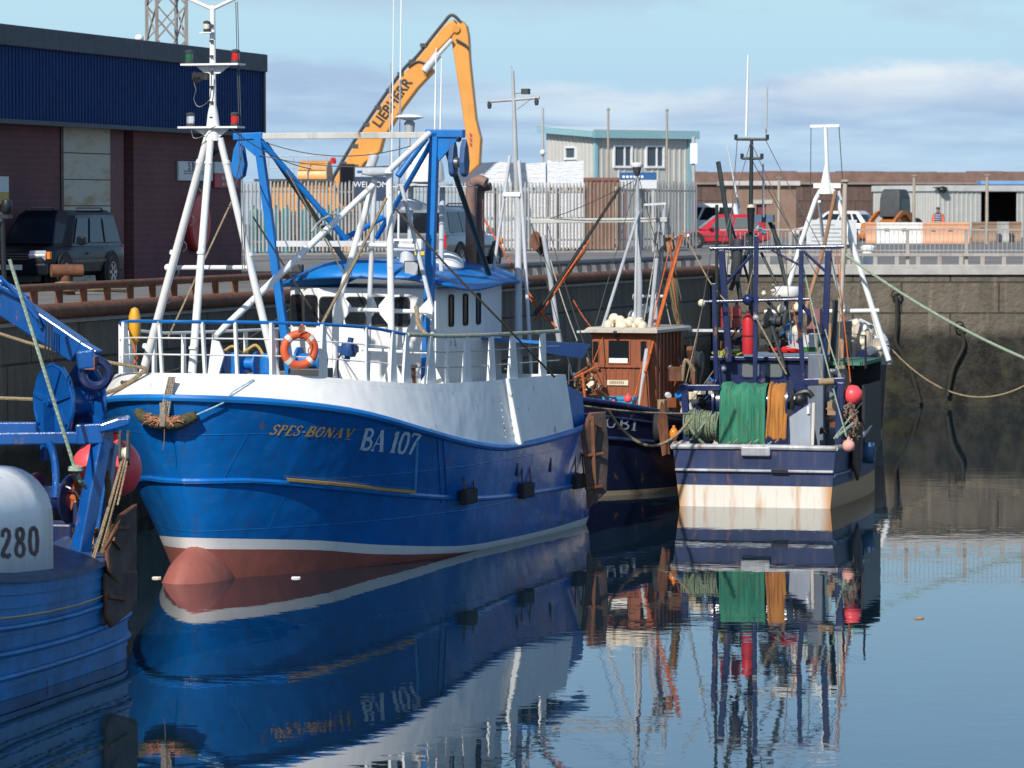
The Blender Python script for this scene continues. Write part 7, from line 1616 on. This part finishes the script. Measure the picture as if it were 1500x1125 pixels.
MB().b2(U(1099, 432, 2.45), U(1112, 446, 2.6)).ball(U(1096, 439, 2.45), .12, 10, 7).build('block_head', nv, VB)
p = U(1028, 444, 2.5); MB().ball(p, .08, 10, 7).build('end_lamp', M['cream'], VB)
# grey pillar and the dark covered workspace to starboard
px1 = U(1196, 590, 2.6); MB().bar((2.6, px1.y, .8), (2.6, px1.y, U(1196, 518, 2.6).z), .32, .26).build('grey_pillar', paint('worn_blue_grey', (.13, .16, .21), .5, .15, da=.5), VB, smooth=0, bev=.02)
a = U(1212, 535, 3.2); b = U(1266, 535, 3.2); zt2 = a.z
MB().b2((3.2, b.y, zt2), (5.8, a.y, zt2 + .07)).build('work_cover', paint('faded_green_cover', (.05, .16, .10), .7, .2, da=.4), VB, smooth=0)
MB().b2((5.7, b.y, .9), (5.8, a.y, zt2)).b2((3.3, b.y, .9), (5.7, b.y + .06, zt2 - .4)).build('work_back', M['black'], VB, smooth=0)
MB().path([U(1237, 535, 3.1), U(1238, 487, 3.1), U(1268, 492, 3.1), U(1268, 540, 3.1)], .025, 7).build('hoop_rail', M['black'], VB)
MB().bar(U(1232, 560, 1.2), U(1228, 650, 1.2), .14, .14, up=(1, 0, 0)).bar(U(1178, 560, 1.2), U(1238, 558, 1.2), .1, .14).build('stern_post', nv, VB, smooth=0, bev=.015)
MB().tube(U(1200, 560, 1.0), U(1222, 558, 1.0), .07).build('roller', M['wood'], VB)
# the net on its drum
dz = U(1100, 560, 1.0).z
T = thing('net_drum', 'blue ended net drum under the green and orange net at the navy stern', 'net drum', NV); pd = U(1103, 590, 1.15); T.location = NV.w(pd)
MB().lathe([(.33, -.72), (.33, .72)], (0, 0, 0), (0, 1, 0), 22).lathe([(.04, -.95), (.04, .95)], (0, 0, 0), (0, 1, 0), 10).build('barrel', nv, T)
for y in (-.74, .74): MB().lathe([(0, -.02), (.46, -.02), (.46, .02), (0, .02)], (0, y, 0), (0, 1, 0), 26).build('flange', nv, T)
def netmat(name, cols, sc_):
    m, nt, bs = newmat(name); c0 = coord(nt)
    col = mix(nt, ramp(nt, noise(nt, coord(nt, (3, 7, .5)), 1.6, 6, .6), [(.38, 0), (.62, 1)]), cols[0], cols[1])
    col = mix(nt, math_(nt, 'MULTIPLY', ramp(nt, noise(nt, coord(nt, (2, 14, 1.2)), 2.2, 6, .7), [(.5, 0), (.72, 1)]), .65), col, cols[2])
    nt.links.new(col, bs.inputs['Base Color']); bs.inputs['Roughness'].default_value = .9
    w = N(nt, 'ShaderNodeTexWave'); w.bands_direction = 'Y'; w.inputs['Scale'].default_value = 5; w.inputs['Distortion'].default_value = 9; w.inputs['Detail'].default_value = 4; nt.links.new(coord(nt, (1, 1, .25)), w.inputs[0])
    b1 = bump(nt, bs, w.outputs[1], .35, .02); bump(nt, bs, noise(nt, c0, 60, 4), .9, .02, b1); return m
def drape(nm, ya, yb_, zbot, mt, label, seed):
    r_ = random.Random(seed); ph = [r_.uniform(0, 6) for _ in range(5)]
    def fn(u, v):
        y = ya + (yb_ - ya) * u; fold = .05 * mnoise.noise(V((u * 6 + seed, v * 2.2, 1.7))) + (.022 * math.sin(u * 11 + ph[0] + v) + .014 * math.sin(u * 23 + ph[1] + v * 3) + .006 * math.sin(u * 61 + ph[2])) * (.4 + .6 * v)
        if v < .35:
            a = R(150 - 150 * v / .35); return V((-math.cos(math.pi - a) * -.0 + math.cos(a) * (.40 + fold), y, math.sin(a) * (.38 + fold)))
        k = (v - .35) / .65; zb = zbot + .07 * mnoise.noise(V((u * 5, seed, .3))) + .025 * math.sin(u * 7 + ph[3]) + .012 * math.sin(u * 17 + ph[4])
        return V((.40 + fold + .12 * k * math.sin(u * 5 + ph[2]) * .3 + .06 * k, y + .03 * k * math.sin(u * 9 + ph[1]), (zb) * k))
    mb = MB(); mb.grid(lambda u, v: (lambda p: V((-p.x, p.y, p.z)))(fn(u, v)), 64, 26)
    o = mb.build(nm, mt, None, smooth=2, solid=.03); o.location = NV.w(pd); o.rotation_euler = (0, 0, NV.a); return tag(o, label, 'net')
yl, ym, yr = U(1055, 590, .8).y - pd.y, U(1124, 590, .8).y - pd.y, U(1153, 590, .8).y - pd.y
drape('trawl_net', yl, ym + .03, U(1090, 653, .7).z - pd.z, netmat('green_net', ((.015, .15, .09), (.03, .25, .15), (.22, .17, .07)), 1), 'green trawl net hanging over the drum at the navy stern', 3)
drape('trawl_net', ym - .02, yr, U(1140, 643, .7).z - pd.z, netmat('orange_net', ((.42, .16, .03), (.52, .22, .05), (.25, .16, .06)), 1), 'orange trawl net hanging beside the green net on the navy stern', 4)
MB().bar(U(1050, 572, .9), U(1048, 652, .9), .1, .05, up=(1, 0, 0)).bar(U(1192, 590, .9), U(1190, 652, .9), .06, .05, up=(1, 0, 0)).build('drum_stand', paint('rusty_white', (.6, .55, .48), .6, .1, da=.4, rust=.35), VB, smooth=0)
MB().slab([U(1155, 612, .9), U(1155, 652, .9), U(1188, 652, .9), U(1188, 590, .9)], .05).build('stern_panel', paint('panel_blue_grey', (.32, .36, .43), .5), VB, smooth=0)
MB().path(spline([U(1158, 600, .9), U(1166, 580, .9), U(1182, 574, .9), U(1190, 582, .9)], 5), .06, 8).ball(U(1172, 585, .9), .14, 10, 7).b2(U(1164, 592, .9), U(1182, 578, 1.2)).build('drum_motor', M['black'], VB)
MB().b2(U(1163, 585, .8), U(1172, 581, .85)).b2(U(1182, 596, .8), U(1186, 606, .85)).build('motor_fitting', M['white'], VB, smooth=0)
# rope drum to port, with its posts
T = thing('rope_drum', 'drum of pale green rope at the left of the navy stern', 'rope drum', NV); p0 = U(1030, 622, .9); T.location = NV.w(p0)
MB().lathe([(.22, -.33), (.26, -.2), (.27, 0), (.25, .2), (.21, .33)], (0, 0, 0), (0, 1, 0), 18).build('core', rope_mat('greenish_rope', (.20, .25, .16)), T)
o = MB(); rr = random.Random(5)
for k in range(34): o.torus((rr.uniform(-.015, .015), -.33 + .02 * k, rr.uniform(-.015, .015)), (rr.uniform(-.12, .12), 1, rr.uniform(-.12, .12)), .275 + rr.uniform(-.03, .02), .016, 18, 5)
o.path(spline([(-.28, .3, .1), (-.34, .1, -.2), (-.3, -.1, -.42), (-.28, .25, -.4)], 5), .03, 6).build('rope_turns', rope_mat('greenish_rope', (.20, .25, .16)), T)
MB().bar(U(1003, 562, .8), U(1006, 650, .8), .13, .13, up=(1, 0, 0)).bar(U(995, 568, .8), U(1055, 568, .8), .1, .12).build('drum_post', nv, VB, smooth=0, bev=.012)
heap('rope_coil', 'coil of pale rope lying on the left corner of the navy stern rail', 'rope', NV, U(998, 652, .1) + V((0, 0, -.06)), .14, .2, .14, M['ropew'], 9, .028, 12)
p = U(987, 636, .3); o = MB().ball((0, 0, 0), .09, 12, 8, (1, 1, 1.5)).lathe([(.03, .12), (.03, .17), (0, .18)], n=8).build('float', M['lensam']); o.location = NV.w(p); tag(o, 'amber float at the left corner of the navy stern', 'float')
# gear on the shelter roof
def cyl(px, pyt, pyb, x, r, mt, name, label, cat):
    a = U(px, pyb, x); b = U(px, pyt, x); T = thing(name, label, cat, NV); T.location = NV.w(a); h = b.z - a.z
    MB().lathe([(0, 0), (r * .95, 0), (r, .04), (r, h * .8), (r * .85, h * .9), (r * .4, h * .95), (r * .4, h), (0, h)], n=16).build('bottle', mt, T); MB().tube((0, 0, h), (0, 0, h + .06), r * .3).tube((-.05, 0, h + .05), (.05, 0, h + .05), .02).build('valve', M['dkgrey'], T); MB().loft([[V((math.cos(k * .524) * r * 1.02, math.sin(k * .524) * r * 1.02, h * .42 + d)) for k in range(12)] for d in (0, .04)]).build('strap', M['black'], T)
cyl(1096, 459, 519, 3.0, .125, M['red'], 'gas_cylinder', 'tall red gas cylinder standing behind the navy gantry', 'gas cylinder')
for px, lb in ((1063, 'dull red canister left of the tall red gas cylinder'), (1079, 'faded red canister nearest the tall red gas cylinder')): cyl(px, 446, 480, 3.6, .1, paint('faded_red' if px > 1070 else 'dull_red', (.55, .10, .08) if px > 1070 else (.42, .03, .05), .5, .12, da=.4), 'canister', lb, 'canister')
MB().bar(U(1050, 482, 3.6), U(1092, 481, 3.6), .4, .05).tube(U(1066, 482, 3.6), U(1066, 520, 3.6), .03).build('canister_shelf', M['dkgrey'], VB, smooth=0)
p = U(1152, 427, 4.6); MB().lathe([(.1, -.16), (.12, -.12), (.29, -.1), (.31, -.06), (.31, .06), (.29, .1), (0, .12)], p, n=26).build('radar_dome', M['white_clean'], VB); MB().tube(p + V((0, 0, -.6)), p - V((0, 0, .1)), .05).build('radar_post', nv, VB)
T = thing('bucket', 'white plastic bucket on the green cover beside the navy gantry', 'bucket', NV); a = U(1187, 515, 3.3); T.location = NV.w(a); MB().lathe([(0, 0), (.15, 0), (.2, .33), (.21, .35), (.19, .35), (.14, .03), (0, .03)], n=20).build('pail', M['white_clean'], T); MB().lathe([(.156, .0), (.17, .1)], n=20).build('base_stain', paint('green_stain', (.05, .2, .06), .6), T)
T = thing('bucket', 'pale grey bucket half hidden behind the navy gantry leg', 'bucket', NV); a = U(1167, 513, 3.5); T.location = NV.w(a); MB().lathe([(0, 0), (.15, 0), (.2, .33), (.21, .35), (.19, .35), (.14, .03), (0, .03)], n=20).build('pail', M['ltgrey'], T); MB().torus((0, 0, .33), (0, 0, 1), .2, .012, 20, 6).build('rim', M['ltgrey'], T)
MB().b2(U(1050, 522, 3.4), U(1090, 512, 5.0)).build('roof_mat', paint('green_roof_mat', (.05, .15, .06), .8, .3), VB, smooth=0)
heap('hose_coil', 'coil of red hose on the navy shelter roof', 'hose', NV, U(1150, 517, 3.4), .25, .36, .08, M['lensred'], 8, .03, 15)
heap('rope_coil', 'coil of yellow green rope on the navy shelter roof behind the red cylinder', 'rope', NV, U(1066, 522, 3.4), .3, .3, .1, plain('yellow_green_rope', (.30, .33, .07), .9), 10, .022, 16)
# engine like clutter behind the gantry: pipes, lamps and boxes
cl = MB(); rr = random.Random(9)
for k in range(16): p = U(rr.uniform(1118, 1160), rr.uniform(452, 508), 4.2); cl.tube(p, p + V((rr.uniform(-.2, .2), rr.uniform(-.3, .3), rr.uniform(-.3, .3))), rr.uniform(.03, .09), n=8)
cl.lathe([(.2, -.25), (.24, -.2), (.1, -.16), (.1, .16), (.24, .2), (.2, .25)], U(1140, 470, 4.1), (.3, 1, 0), 16).lathe([(.15, -.2), (.17, .2)], U(1128, 490, 4.1), (1, .4, .1), 14).b2(U(1112, 506, 4.0), U(1160, 496, 4.4))
cl.build('winch_gear', M['dkgrey'], VB)
for px, py, r in ((1145, 453, .1), (1167, 451, .09), (1119, 430, .05), (1133, 425, .06), (1168, 485, .13)): MB().ball(U(px, py, 4.0), r, 12, 8).lathe([(.03, 0), (.03, .12)], U(px, py, 4.0), n=6).build('work_lamp', M['cream'], VB)
MB().b2(U(1182, 488, 5.2), U(1205, 452, 5.6)).build('pink_panel', paint('dull_pink', (.25, .10, .10), .6), VB, smooth=0)
# mast with forks, whip aerials, dark derricks
bm = paint('dark_green_black', (.02, .03, .03), .5)
mx2 = 4.4
MB().path([U(1100, 470, mx2), U(1100, 300, mx2), U(1101, 205, mx2)], [.05, .045, .036], 10).build('mast', bm, VB)
o = MB()
for y, a, b in ((204, 1078, 1124), (232, 1087, 1116)):
    o.tube(U(a, y, mx2), U(b, y, mx2), .03, n=8)
    for q in (a, b): o.path([U(q, y + 1, mx2), U(q, y - 7, mx2)], .036, 8)
o.build('mast_fork', bm, VB)
MB().tube(U(1093, 200, mx2), U(1096, 80, mx2), .03, .02, 8).build('whip_aerial', M['white_clean'], VB); MB().tube(U(1122, 196, mx2), U(1124, 127, mx2), .022, .015, 8).build('whip_aerial', M['grey'], VB)
for a, b in (((1057, 203), (1083, 305)), ((1112, 240), (1118, 318))): MB().tube(U(a[0] + 6, a[1], 5), U(b[0], b[1], 5), .012 if a[0] < 1100 else .02, .025, 6).build('leaning_aerial', M['ltgrey'], VB)
p = U(1100, 304, mx2 - .1); MB().lathe([(.06, -.5), (.08, -.1), (.09, -.02), (.05, 0)], p, n=12).build('exhaust', M['black'], VB); MB().lathe([(.09, 0), (.09, .05), (0, .07)], p, n=12).build('lamp', M['cream'], VB)
for a, b, x0, x1, r, in (((1052, 237), (1085, 440), 4.0, 3.6, .05), ((1050, 300), (1050, 520), 4.2, 4.0, .035), ((1058, 290), (1100, 420), 4.2, 4.6, .03), ((1124, 316), (1142, 360), 5.4, 5.2, .045), ((1132, 330), (1152, 420), 5.4, 5.0, .045), ((1115, 370), (1142, 425), 5.0, 4.8, .03), ((1096, 365), (1070, 425), 3.6, 3.4, .05), ((1128, 470), (1150, 540), 3.2, 3.0, .04), ((1224, 440), (1219, 540), 3.6, 3.4, .06)): MB().tube(U(*a, x0), U(*b, x1), r, n=8).build('derrick', bm, VB)
p = U(1120, 320, 5.2); MB().b2(p + V((-.1, -.2, -.08)), p + V((.1, .2, .08))).build('derrick_head', paint('head_blue', (.08, .13, .2), .5), VB, smooth=0); MB().ball(U(1112, 335, 5.0), .07, 8, 6).ball(U(1119, 341, 5.0), .06, 8, 6).build('bright_shackle', M['chrome'], VB)
MB().path([U(1082, 350, 3), U(1078, 400, 3), U(1080, 412, 3)], [.1, .12, .03], 10).build('rolled_cover', M['dkgrey'], VB)
MB().path([U(1152, 548, 2.2), U(1108, 466, 2.4)], .02, 6).path(spline([U(1000, 338, 4), U(1038, 410, 3), U(1062, 440, 2.6)], 4), .016, 6).build('running_rope', M['rope'], VB); MB().ball(U(1107, 465, 2.4), .06, 8, 6).build('rope_thimble', M['chrome'], VB)
# starboard gear: orange buoy bags, pink ball, cover
p = U(1249, 580, 1.4); T = thing('marker_buoy', 'bright red buoy hung inside the right bulwark of the navy stern', 'buoy', NV); T.location = NV.w(p)
MB().lathe([(0, -.2), (.1, -.16), (.2, -.02), (.19, .1), (.1, .2), (0, .22)], n=18).build('float', M['buoyred'], T); MB().tube((0, 0, -.2), (0.02, 0, -.5), .05).build('tail', M['buoyred'], T)
p = U(1243, 653, -.15); o = MB().ball((0, 0, 0), .125, 16, 10).lathe([(.03, .11), (.03, .17), (0, .175)], n=8).build('ball_buoy', M['pinkbuoy']); o.location = NV.w(p); tag(o, 'small faded pink ball buoy hung over the right corner of the navy stern', 'buoy')
cl = MB(); rr = random.Random(21)
for k in range(20): p = U(rr.uniform(1238, 1256), rr.uniform(596, 640), 1.2); cl.path(spline([p, p + V((rr.uniform(-.1, .1), rr.uniform(-.12, .12), rr.uniform(-.1, .15))), p + V((rr.uniform(-.1, .1), rr.uniform(-.15, .15), rr.uniform(-.25, 0)))], 4), rr.uniform(.012, .03), 6)
o = cl.build('rope_tangle', rope_mat('mixed_rope', (.22, .15, .11))); o.location = NV.o; o.rotation_euler = (0, 0, NV.a); tag(o, 'tangle of mixed rope under the red buoy at the navy stern', 'rope')
MB().path([U(1222, 642, .2), U(1262, 590, 1.8)], .02, 6).path([U(1226, 640, .2), U(1250, 620, 1.0)], .03, 6).build('green_line', M['ropeg'], VB)
MB().b2(U(1212, 608, 2.6), U(1226, 588, 2.8)).b2(U(1210, 600, 2.6), U(1232, 597, 2.9)).build('wooden_box', M['wood'], VB, smooth=0)
p = VP(.16, 1.0, -1); q = [p + V((0, -.06, .55)), p + V((.7, -.09, .5)), p + V((.8, -.09, -.1)), p + V((.4, -.06, -.55)), p + V((-.1, -.05, -.2))]
trawl_door(NV, q, -.07, 'dark trawl door lashed along the right side of the navy trawler', dd, 1)
tyre(NV.w(VP(.35, .9, -1) + V((0, -.12, 0))), NV.m.to_3x3() @ V((0, 1, 0)), 'blue tyre fender on the right side of the navy trawler', .22).data.materials[0] = paint('tyre_blue', (.06, .13, .25), .5)

lines(NV, VB, [((1100, 206), (1056, 366), 4.4, 2.9, .0), ((1100, 208), (1172, 366), 4.4, 2.9, .0), ((1101, 234), (1236, 470), 4.4, 5, .03), ((1080, 206), (1062, 440), 4.4, 3, .0), ((1122, 206), (1205, 366), 4.4, 2.9, .02), ((1216, 366), (1250, 540), 2.9, 3.2, .02), ((1042, 366), (1010, 560), 2.9, .9, .03), ((1176, 368), (1130, 440), 2.9, 2.5, .01)], M['wire'])
lines(NV, VB, [((1186, 440), (1205, 556), 2.5, 1.1, .04), ((1030, 444), (1004, 562), 2.5, .8, .05), ((1110, 366), (1092, 438), 2.9, 2.5, .02), ((1150, 366), (1160, 500), 2.9, 3.2, .03), ((1232, 362), (1228, 560), 2.9, 1.2, .0), ((1060, 520), (1000, 600), 3, .9, .06)], M['rope'], .011)
lines(NV, VB, [((1172, 372), (1240, 640), 2.9, .4, .1), ((1205, 470), (1246, 590), 3, 1.3, .08), ((1050, 590), (1010, 645), .9, .3, .06)], M['ropeg'], .014)
lines(NV, VB, [((1225, 366), (1246, 560), 2.9, 1.6, .0), ((1160, 438), (1180, 540), 2.5, 2.6, .04)], M['ropeo'], .012)
rr = random.Random(99); cols = [M['dkgrey'], M['rust'], M['navy'], M['ltgrey'], M['black'], M['cream'], M['blue2'], M['brownpaint']]
for k in range(34):
    q = rr.choice([(1112, 1170, 470, 515, 3.6), (1186, 1206, 500, 560, 3.0), (1206, 1240, 590, 640, 2.0), (1010, 1046, 560, 590, 2.4), (1060, 1084, 486, 515, 3.6)])
    p = NV.px(rr.uniform(q[0], q[1]), rr.uniform(q[2], q[3]), x=q[4] + rr.uniform(-.4, .4)); o = MB(); sz = rr.uniform(.04, .12)
    if k % 4 == 0: o.lathe([(sz, -sz), (sz * 1.15, -sz * .8), (sz * .6, 0), (sz * 1.15, sz * .8), (sz, sz)], p, (rr.uniform(-1, 1), 1, rr.uniform(-.3, .3)), 12)
    elif k % 4 == 1: o.box(p, (sz * 1.8, sz * 1.5, sz * 1.6), Matrix.Rotation(rr.uniform(0, 3), 3, 'Z'))
    elif k % 4 == 2: o.path(spline([p, p + V((rr.uniform(-.1, .1), rr.uniform(-.2, .2), .2)), p + V((rr.uniform(-.1, .1), rr.uniform(-.3, .3), -.15))], 5), sz * .3, 7)
    else: o.tube(p, p + V((rr.uniform(-.1, .1), rr.uniform(-.35, .35), rr.uniform(-.25, .3))), sz * .4, n=8)
    o.build('deck_gear', cols[k % 8], VB, smooth=.5, bev=.006)
for k in range(9):                         # cork line and loose twine along the foot of the green net
    a = NV.px(1060 + k * 10, 650 - (k % 3) * 3, x=.62); o = MB().path(spline([a, a + V((-.05, .05, -.06)), a + V((-.06, rr.uniform(-.1, .1), -.02))], 4), .016, 6)
    o.build('net_twine', M['ropeg'] if k % 2 else M['rope'], VB)
# ================================================================ the far boat with the white A-frame
FBF = Fr((7.15, 98.5, 0), math.atan2(math.cos(TV), math.sin(TV)))
FB = thing('fishing_boat', 'dark fishing boat with a tall white A-frame mast, moored beyond the navy trawler', 'boat', FBF)
def G(px, py, x): return FBF.px(px, py, x=x)
FY = [(0, 1.3), (2, 1.5), (5, 1.4), (7, 1.0), (8.6, .5), (9.5, .05)]; FG = [(0, 1.4), (2, 1.6), (5, 1.5), (7.4, 1.2), (9.2, .7), (10.6, .05)]; FZ = [(0, 1.9), (3, 1.95), (6, 2.1), (8, 2.4), (10.6, 2.8)]
def FP(t, z, s=1):
    u = max(0, z) / smooth1(t * 10.6, FZ); x = t * (9.5 + 1.1 * u); return V((x, s * (smooth1(t * 9.5, FY) * (1 - u) + smooth1(t * 10.6, FG) * u) * (1 if z >= 0 else .8), z))
fz = lambda x: smooth1(x, FZ)
boat_hull(FP, FZ, 10.6, tv, [lambda x: 0, lambda x: .12, lambda x: .5 * fz(x), fz], [0, 1, 0, 0], FB).build('hull', [paint('far_dark_hull', (.012, .017, .035), .4, .3, (.05, .05, .05), .5, .1), M['ltgrey']], FB, smooth=.6, fix=True)
MB().path([FP(t, fz(t * 10.6), -1) for t in tv], .06, 8).path([FP(t, fz(t * 10.6), 1) for t in tv], .06, 8).build('cap_rail', M['ltgrey'], FB)
MB().loft([[V((t * 10.2 + .1, s * smooth1(t * 10.6, FG) * .95, fz(t * 10.6) - .4)) for s in (1, -1)] for t in tv], closed=False).build('deck', deckm, FB, smooth=0)
MB().path([G(1205, 274, 2), G(1195, 292, 2), G(1175, 350, 2), G(1152, 430, 2)], .064, 10).path([G(1216, 274, 2), G(1225, 288, 2), G(1252, 370, 2), G(1302, 528, 2)], .07, 10).path([G(1228, 280, 2.6), G(1262, 400, 3), G(1294, 520, 3.4)], .045, 8).path([G(1200, 295, 3), G(1205, 345, 4), G(1236, 450, 5)], .045, 8).build('a_frame_leg', M['white_clean'], FB)
MB().tube(G(1120, 457, 2), G(1288, 455, 2), .055, n=10).bar(G(1192, 272, 2), G(1232, 272, 2), .12, .12).build('a_frame_bar', M['white_clean'], FB)
MB().path([G(1210, 284, 2), G(1210, 262, 2), G(1211, 240, 2), G(1209, 186, 2)], [.2, .11, .05, .05], 10).build('mast_pole', M['white_clean'], FB)
MB().bar(G(1187, 185, 2), G(1230, 184, 2), .09, .07).build('mast_bar', M['white_clean'], FB, smooth=0)
MB().path([G(1188, 187, 2), G(1187, 300, 2.2)], .01, 5).path([G(1229, 186, 2), G(1234, 262, 2)], .012, 5).build('halyard', M['wire'], FB)
pale_t = paint('pale_rusty_pole', (.50, .42, .34), .7, .15, (.3, .15, .08), .6, .4)
MB().path([G(1238, 266, 1.5), G(1236, 360, 1.5), G(1230, 475, 1.5)], [.06, .066, .072], 10).build('pale_pole', pale_t, FB); p = G(1238, 265, 1.5); MB().lathe([(.07, -.05), (.12, -.02), (.12, .02), (0, .04)], p, n=14).build('pole_cap', pale_t, FB)
rp = paint('rusty_boom', (.33, .18, .10), .8, .25, da=.3, rust=.4)
MB().path([G(1224, 280, 1.8), G(1206, 365, 1.6), G(1180, 455, 1.2)], .05, 8).path([G(1232, 480, .8), G(1237, 555, .2)], .07, 8).build('rusty_boom', rp, FB)
for a, b in ((1216, 475), (1210, 480), (1222, 470)): MB().tube(G(a, b, 1.0), G(a + 2, 535, .6), .06, n=8).build('rusty_stanchion', rp, FB)
# covered deck heap to starboard
T = thing('net_heap', 'heap of pale netting and floats at the side of the far A-frame boat', 'net', FBF); p = G(1262, 500, 3.0); T.location = FBF.w(V((3.2, p.y, 1.9)))
rr = random.Random(31); mb = MB()
def lump(u, v):
    a = u * 6.283; b = v * math.pi / 2; r = 1 + .18 * math.sin(3 * a + 5 * v) + .1 * math.sin(7 * a - 9 * v); return V((math.cos(a) * math.cos(b) * 1.0 * r, math.sin(a) * math.cos(b) * .62 * r, math.sin(b) * .85 * r))
mb.grid(lump, 40, 16); mb.build('netting', netmat('pale_net', ((.42, .36, .28), (.55, .5, .42), (.2, .14, .1)), 1), T, smooth=2)
for k in range(22):
    u, v = rr.random(), rr.uniform(.1, .9); MB().ball(lump(u, v), rr.uniform(.07, .13), 10, 7).build('float', M['cream'] if k % 3 else M['white'], T)
MB().path([FP(t, fz(t * 10.6), -1) + V((0, .1, .12 + .2 * math.sin(t * 9))) for t in (.1, .2, .3, .4, .5)], .16, 8).build('cover_roll', M['navy'], T if False else FB)
MB().b2(G(1222, 530, .6), G(1248, 470, 2.0)).build('deck_house', paint('dark_house', (.03, .03, .04), .6, .3), FB, smooth=0)

# ================================================================ long mooring ropes
def rope(a, b, s, r, mt, label, n=24): tag(MB().path(sag(a, b, s, n), r, 7).build('mooring_rope', mt), label, 'rope')
for px, py, mt, lb in ((432, 846, 'white', 'scrap of white foam floating beside the red forefoot'), (228, 846, 'cream', 'small pale scrap floating between the near boat and the red forefoot'), (1345, 905, 'wood', 'small brown scrap floating on the open water at the right')):
    p = PZ(px, py, .012); o = MB().box((0, 0, 0), (.13, .07, .03), None, .7).box((.06, .03, .0), (.06, .05, .025), None, .8).build('floating_scrap', M[mt], smooth=0, bev=.012); o.location = p; tag(o, lb, 'debris')
rope(FBF.w(G(1240, 374, 1.5)), P(1560, 548, 92), .25, .036, M['ropeg'], 'thick pale green mooring rope slanting down to the right edge')
rope(FBF.w(G(1300, 505, 3)), P(1560, 520, 100), 1.2, .022, M['rope'], 'thin tan rope drooping across the weedy quay wall to the right edge')
rope(P(-30, 478, 67), B.w(V((14.3, -.75, 3.36))), .08, .028, M['rope'], 'pale tan rope running from the left edge behind the jib to the blue trawler bow')
rope(P(128, 578, 63.5), B.w(V((14.35, -.7, 3.36))), .12, .035, M['rope'], 'short thick tan rope from behind the net drum to the blue trawler bow')
rope(P(-30, 582, 58), P(48, 585, 58), .0, .028, M['rope'], 'short tan rope crossing at the left edge beside the net drum')
rope(P(14, 380, 49.5), P(111, 690, 49.8), .0, .025, M['ropeg'], 'taut pale green rope slanting down in front of the blue net drum')
tag(MB().lathe([(.02, .05), (.09, .03), (.1, -.02), (.02, -.06)], P(111, 687, 49.7), n=12).path(spline([P(113, 694, 49.8), P(118, 705, 49.8), P(126, 714, 50)], 4), .03, 6).build('rope_stopper', M['ropeg']), 'pale green rope stopper at the foot of the taut green rope', 'stopper')
rope(alongq(84, .2, 4.0), B.w(V((10.8, -2.8, 3.0))), .35, .018, M['roped'], 'dark spring rope from the quay to the far side of the blue trawler')
split_pieces()
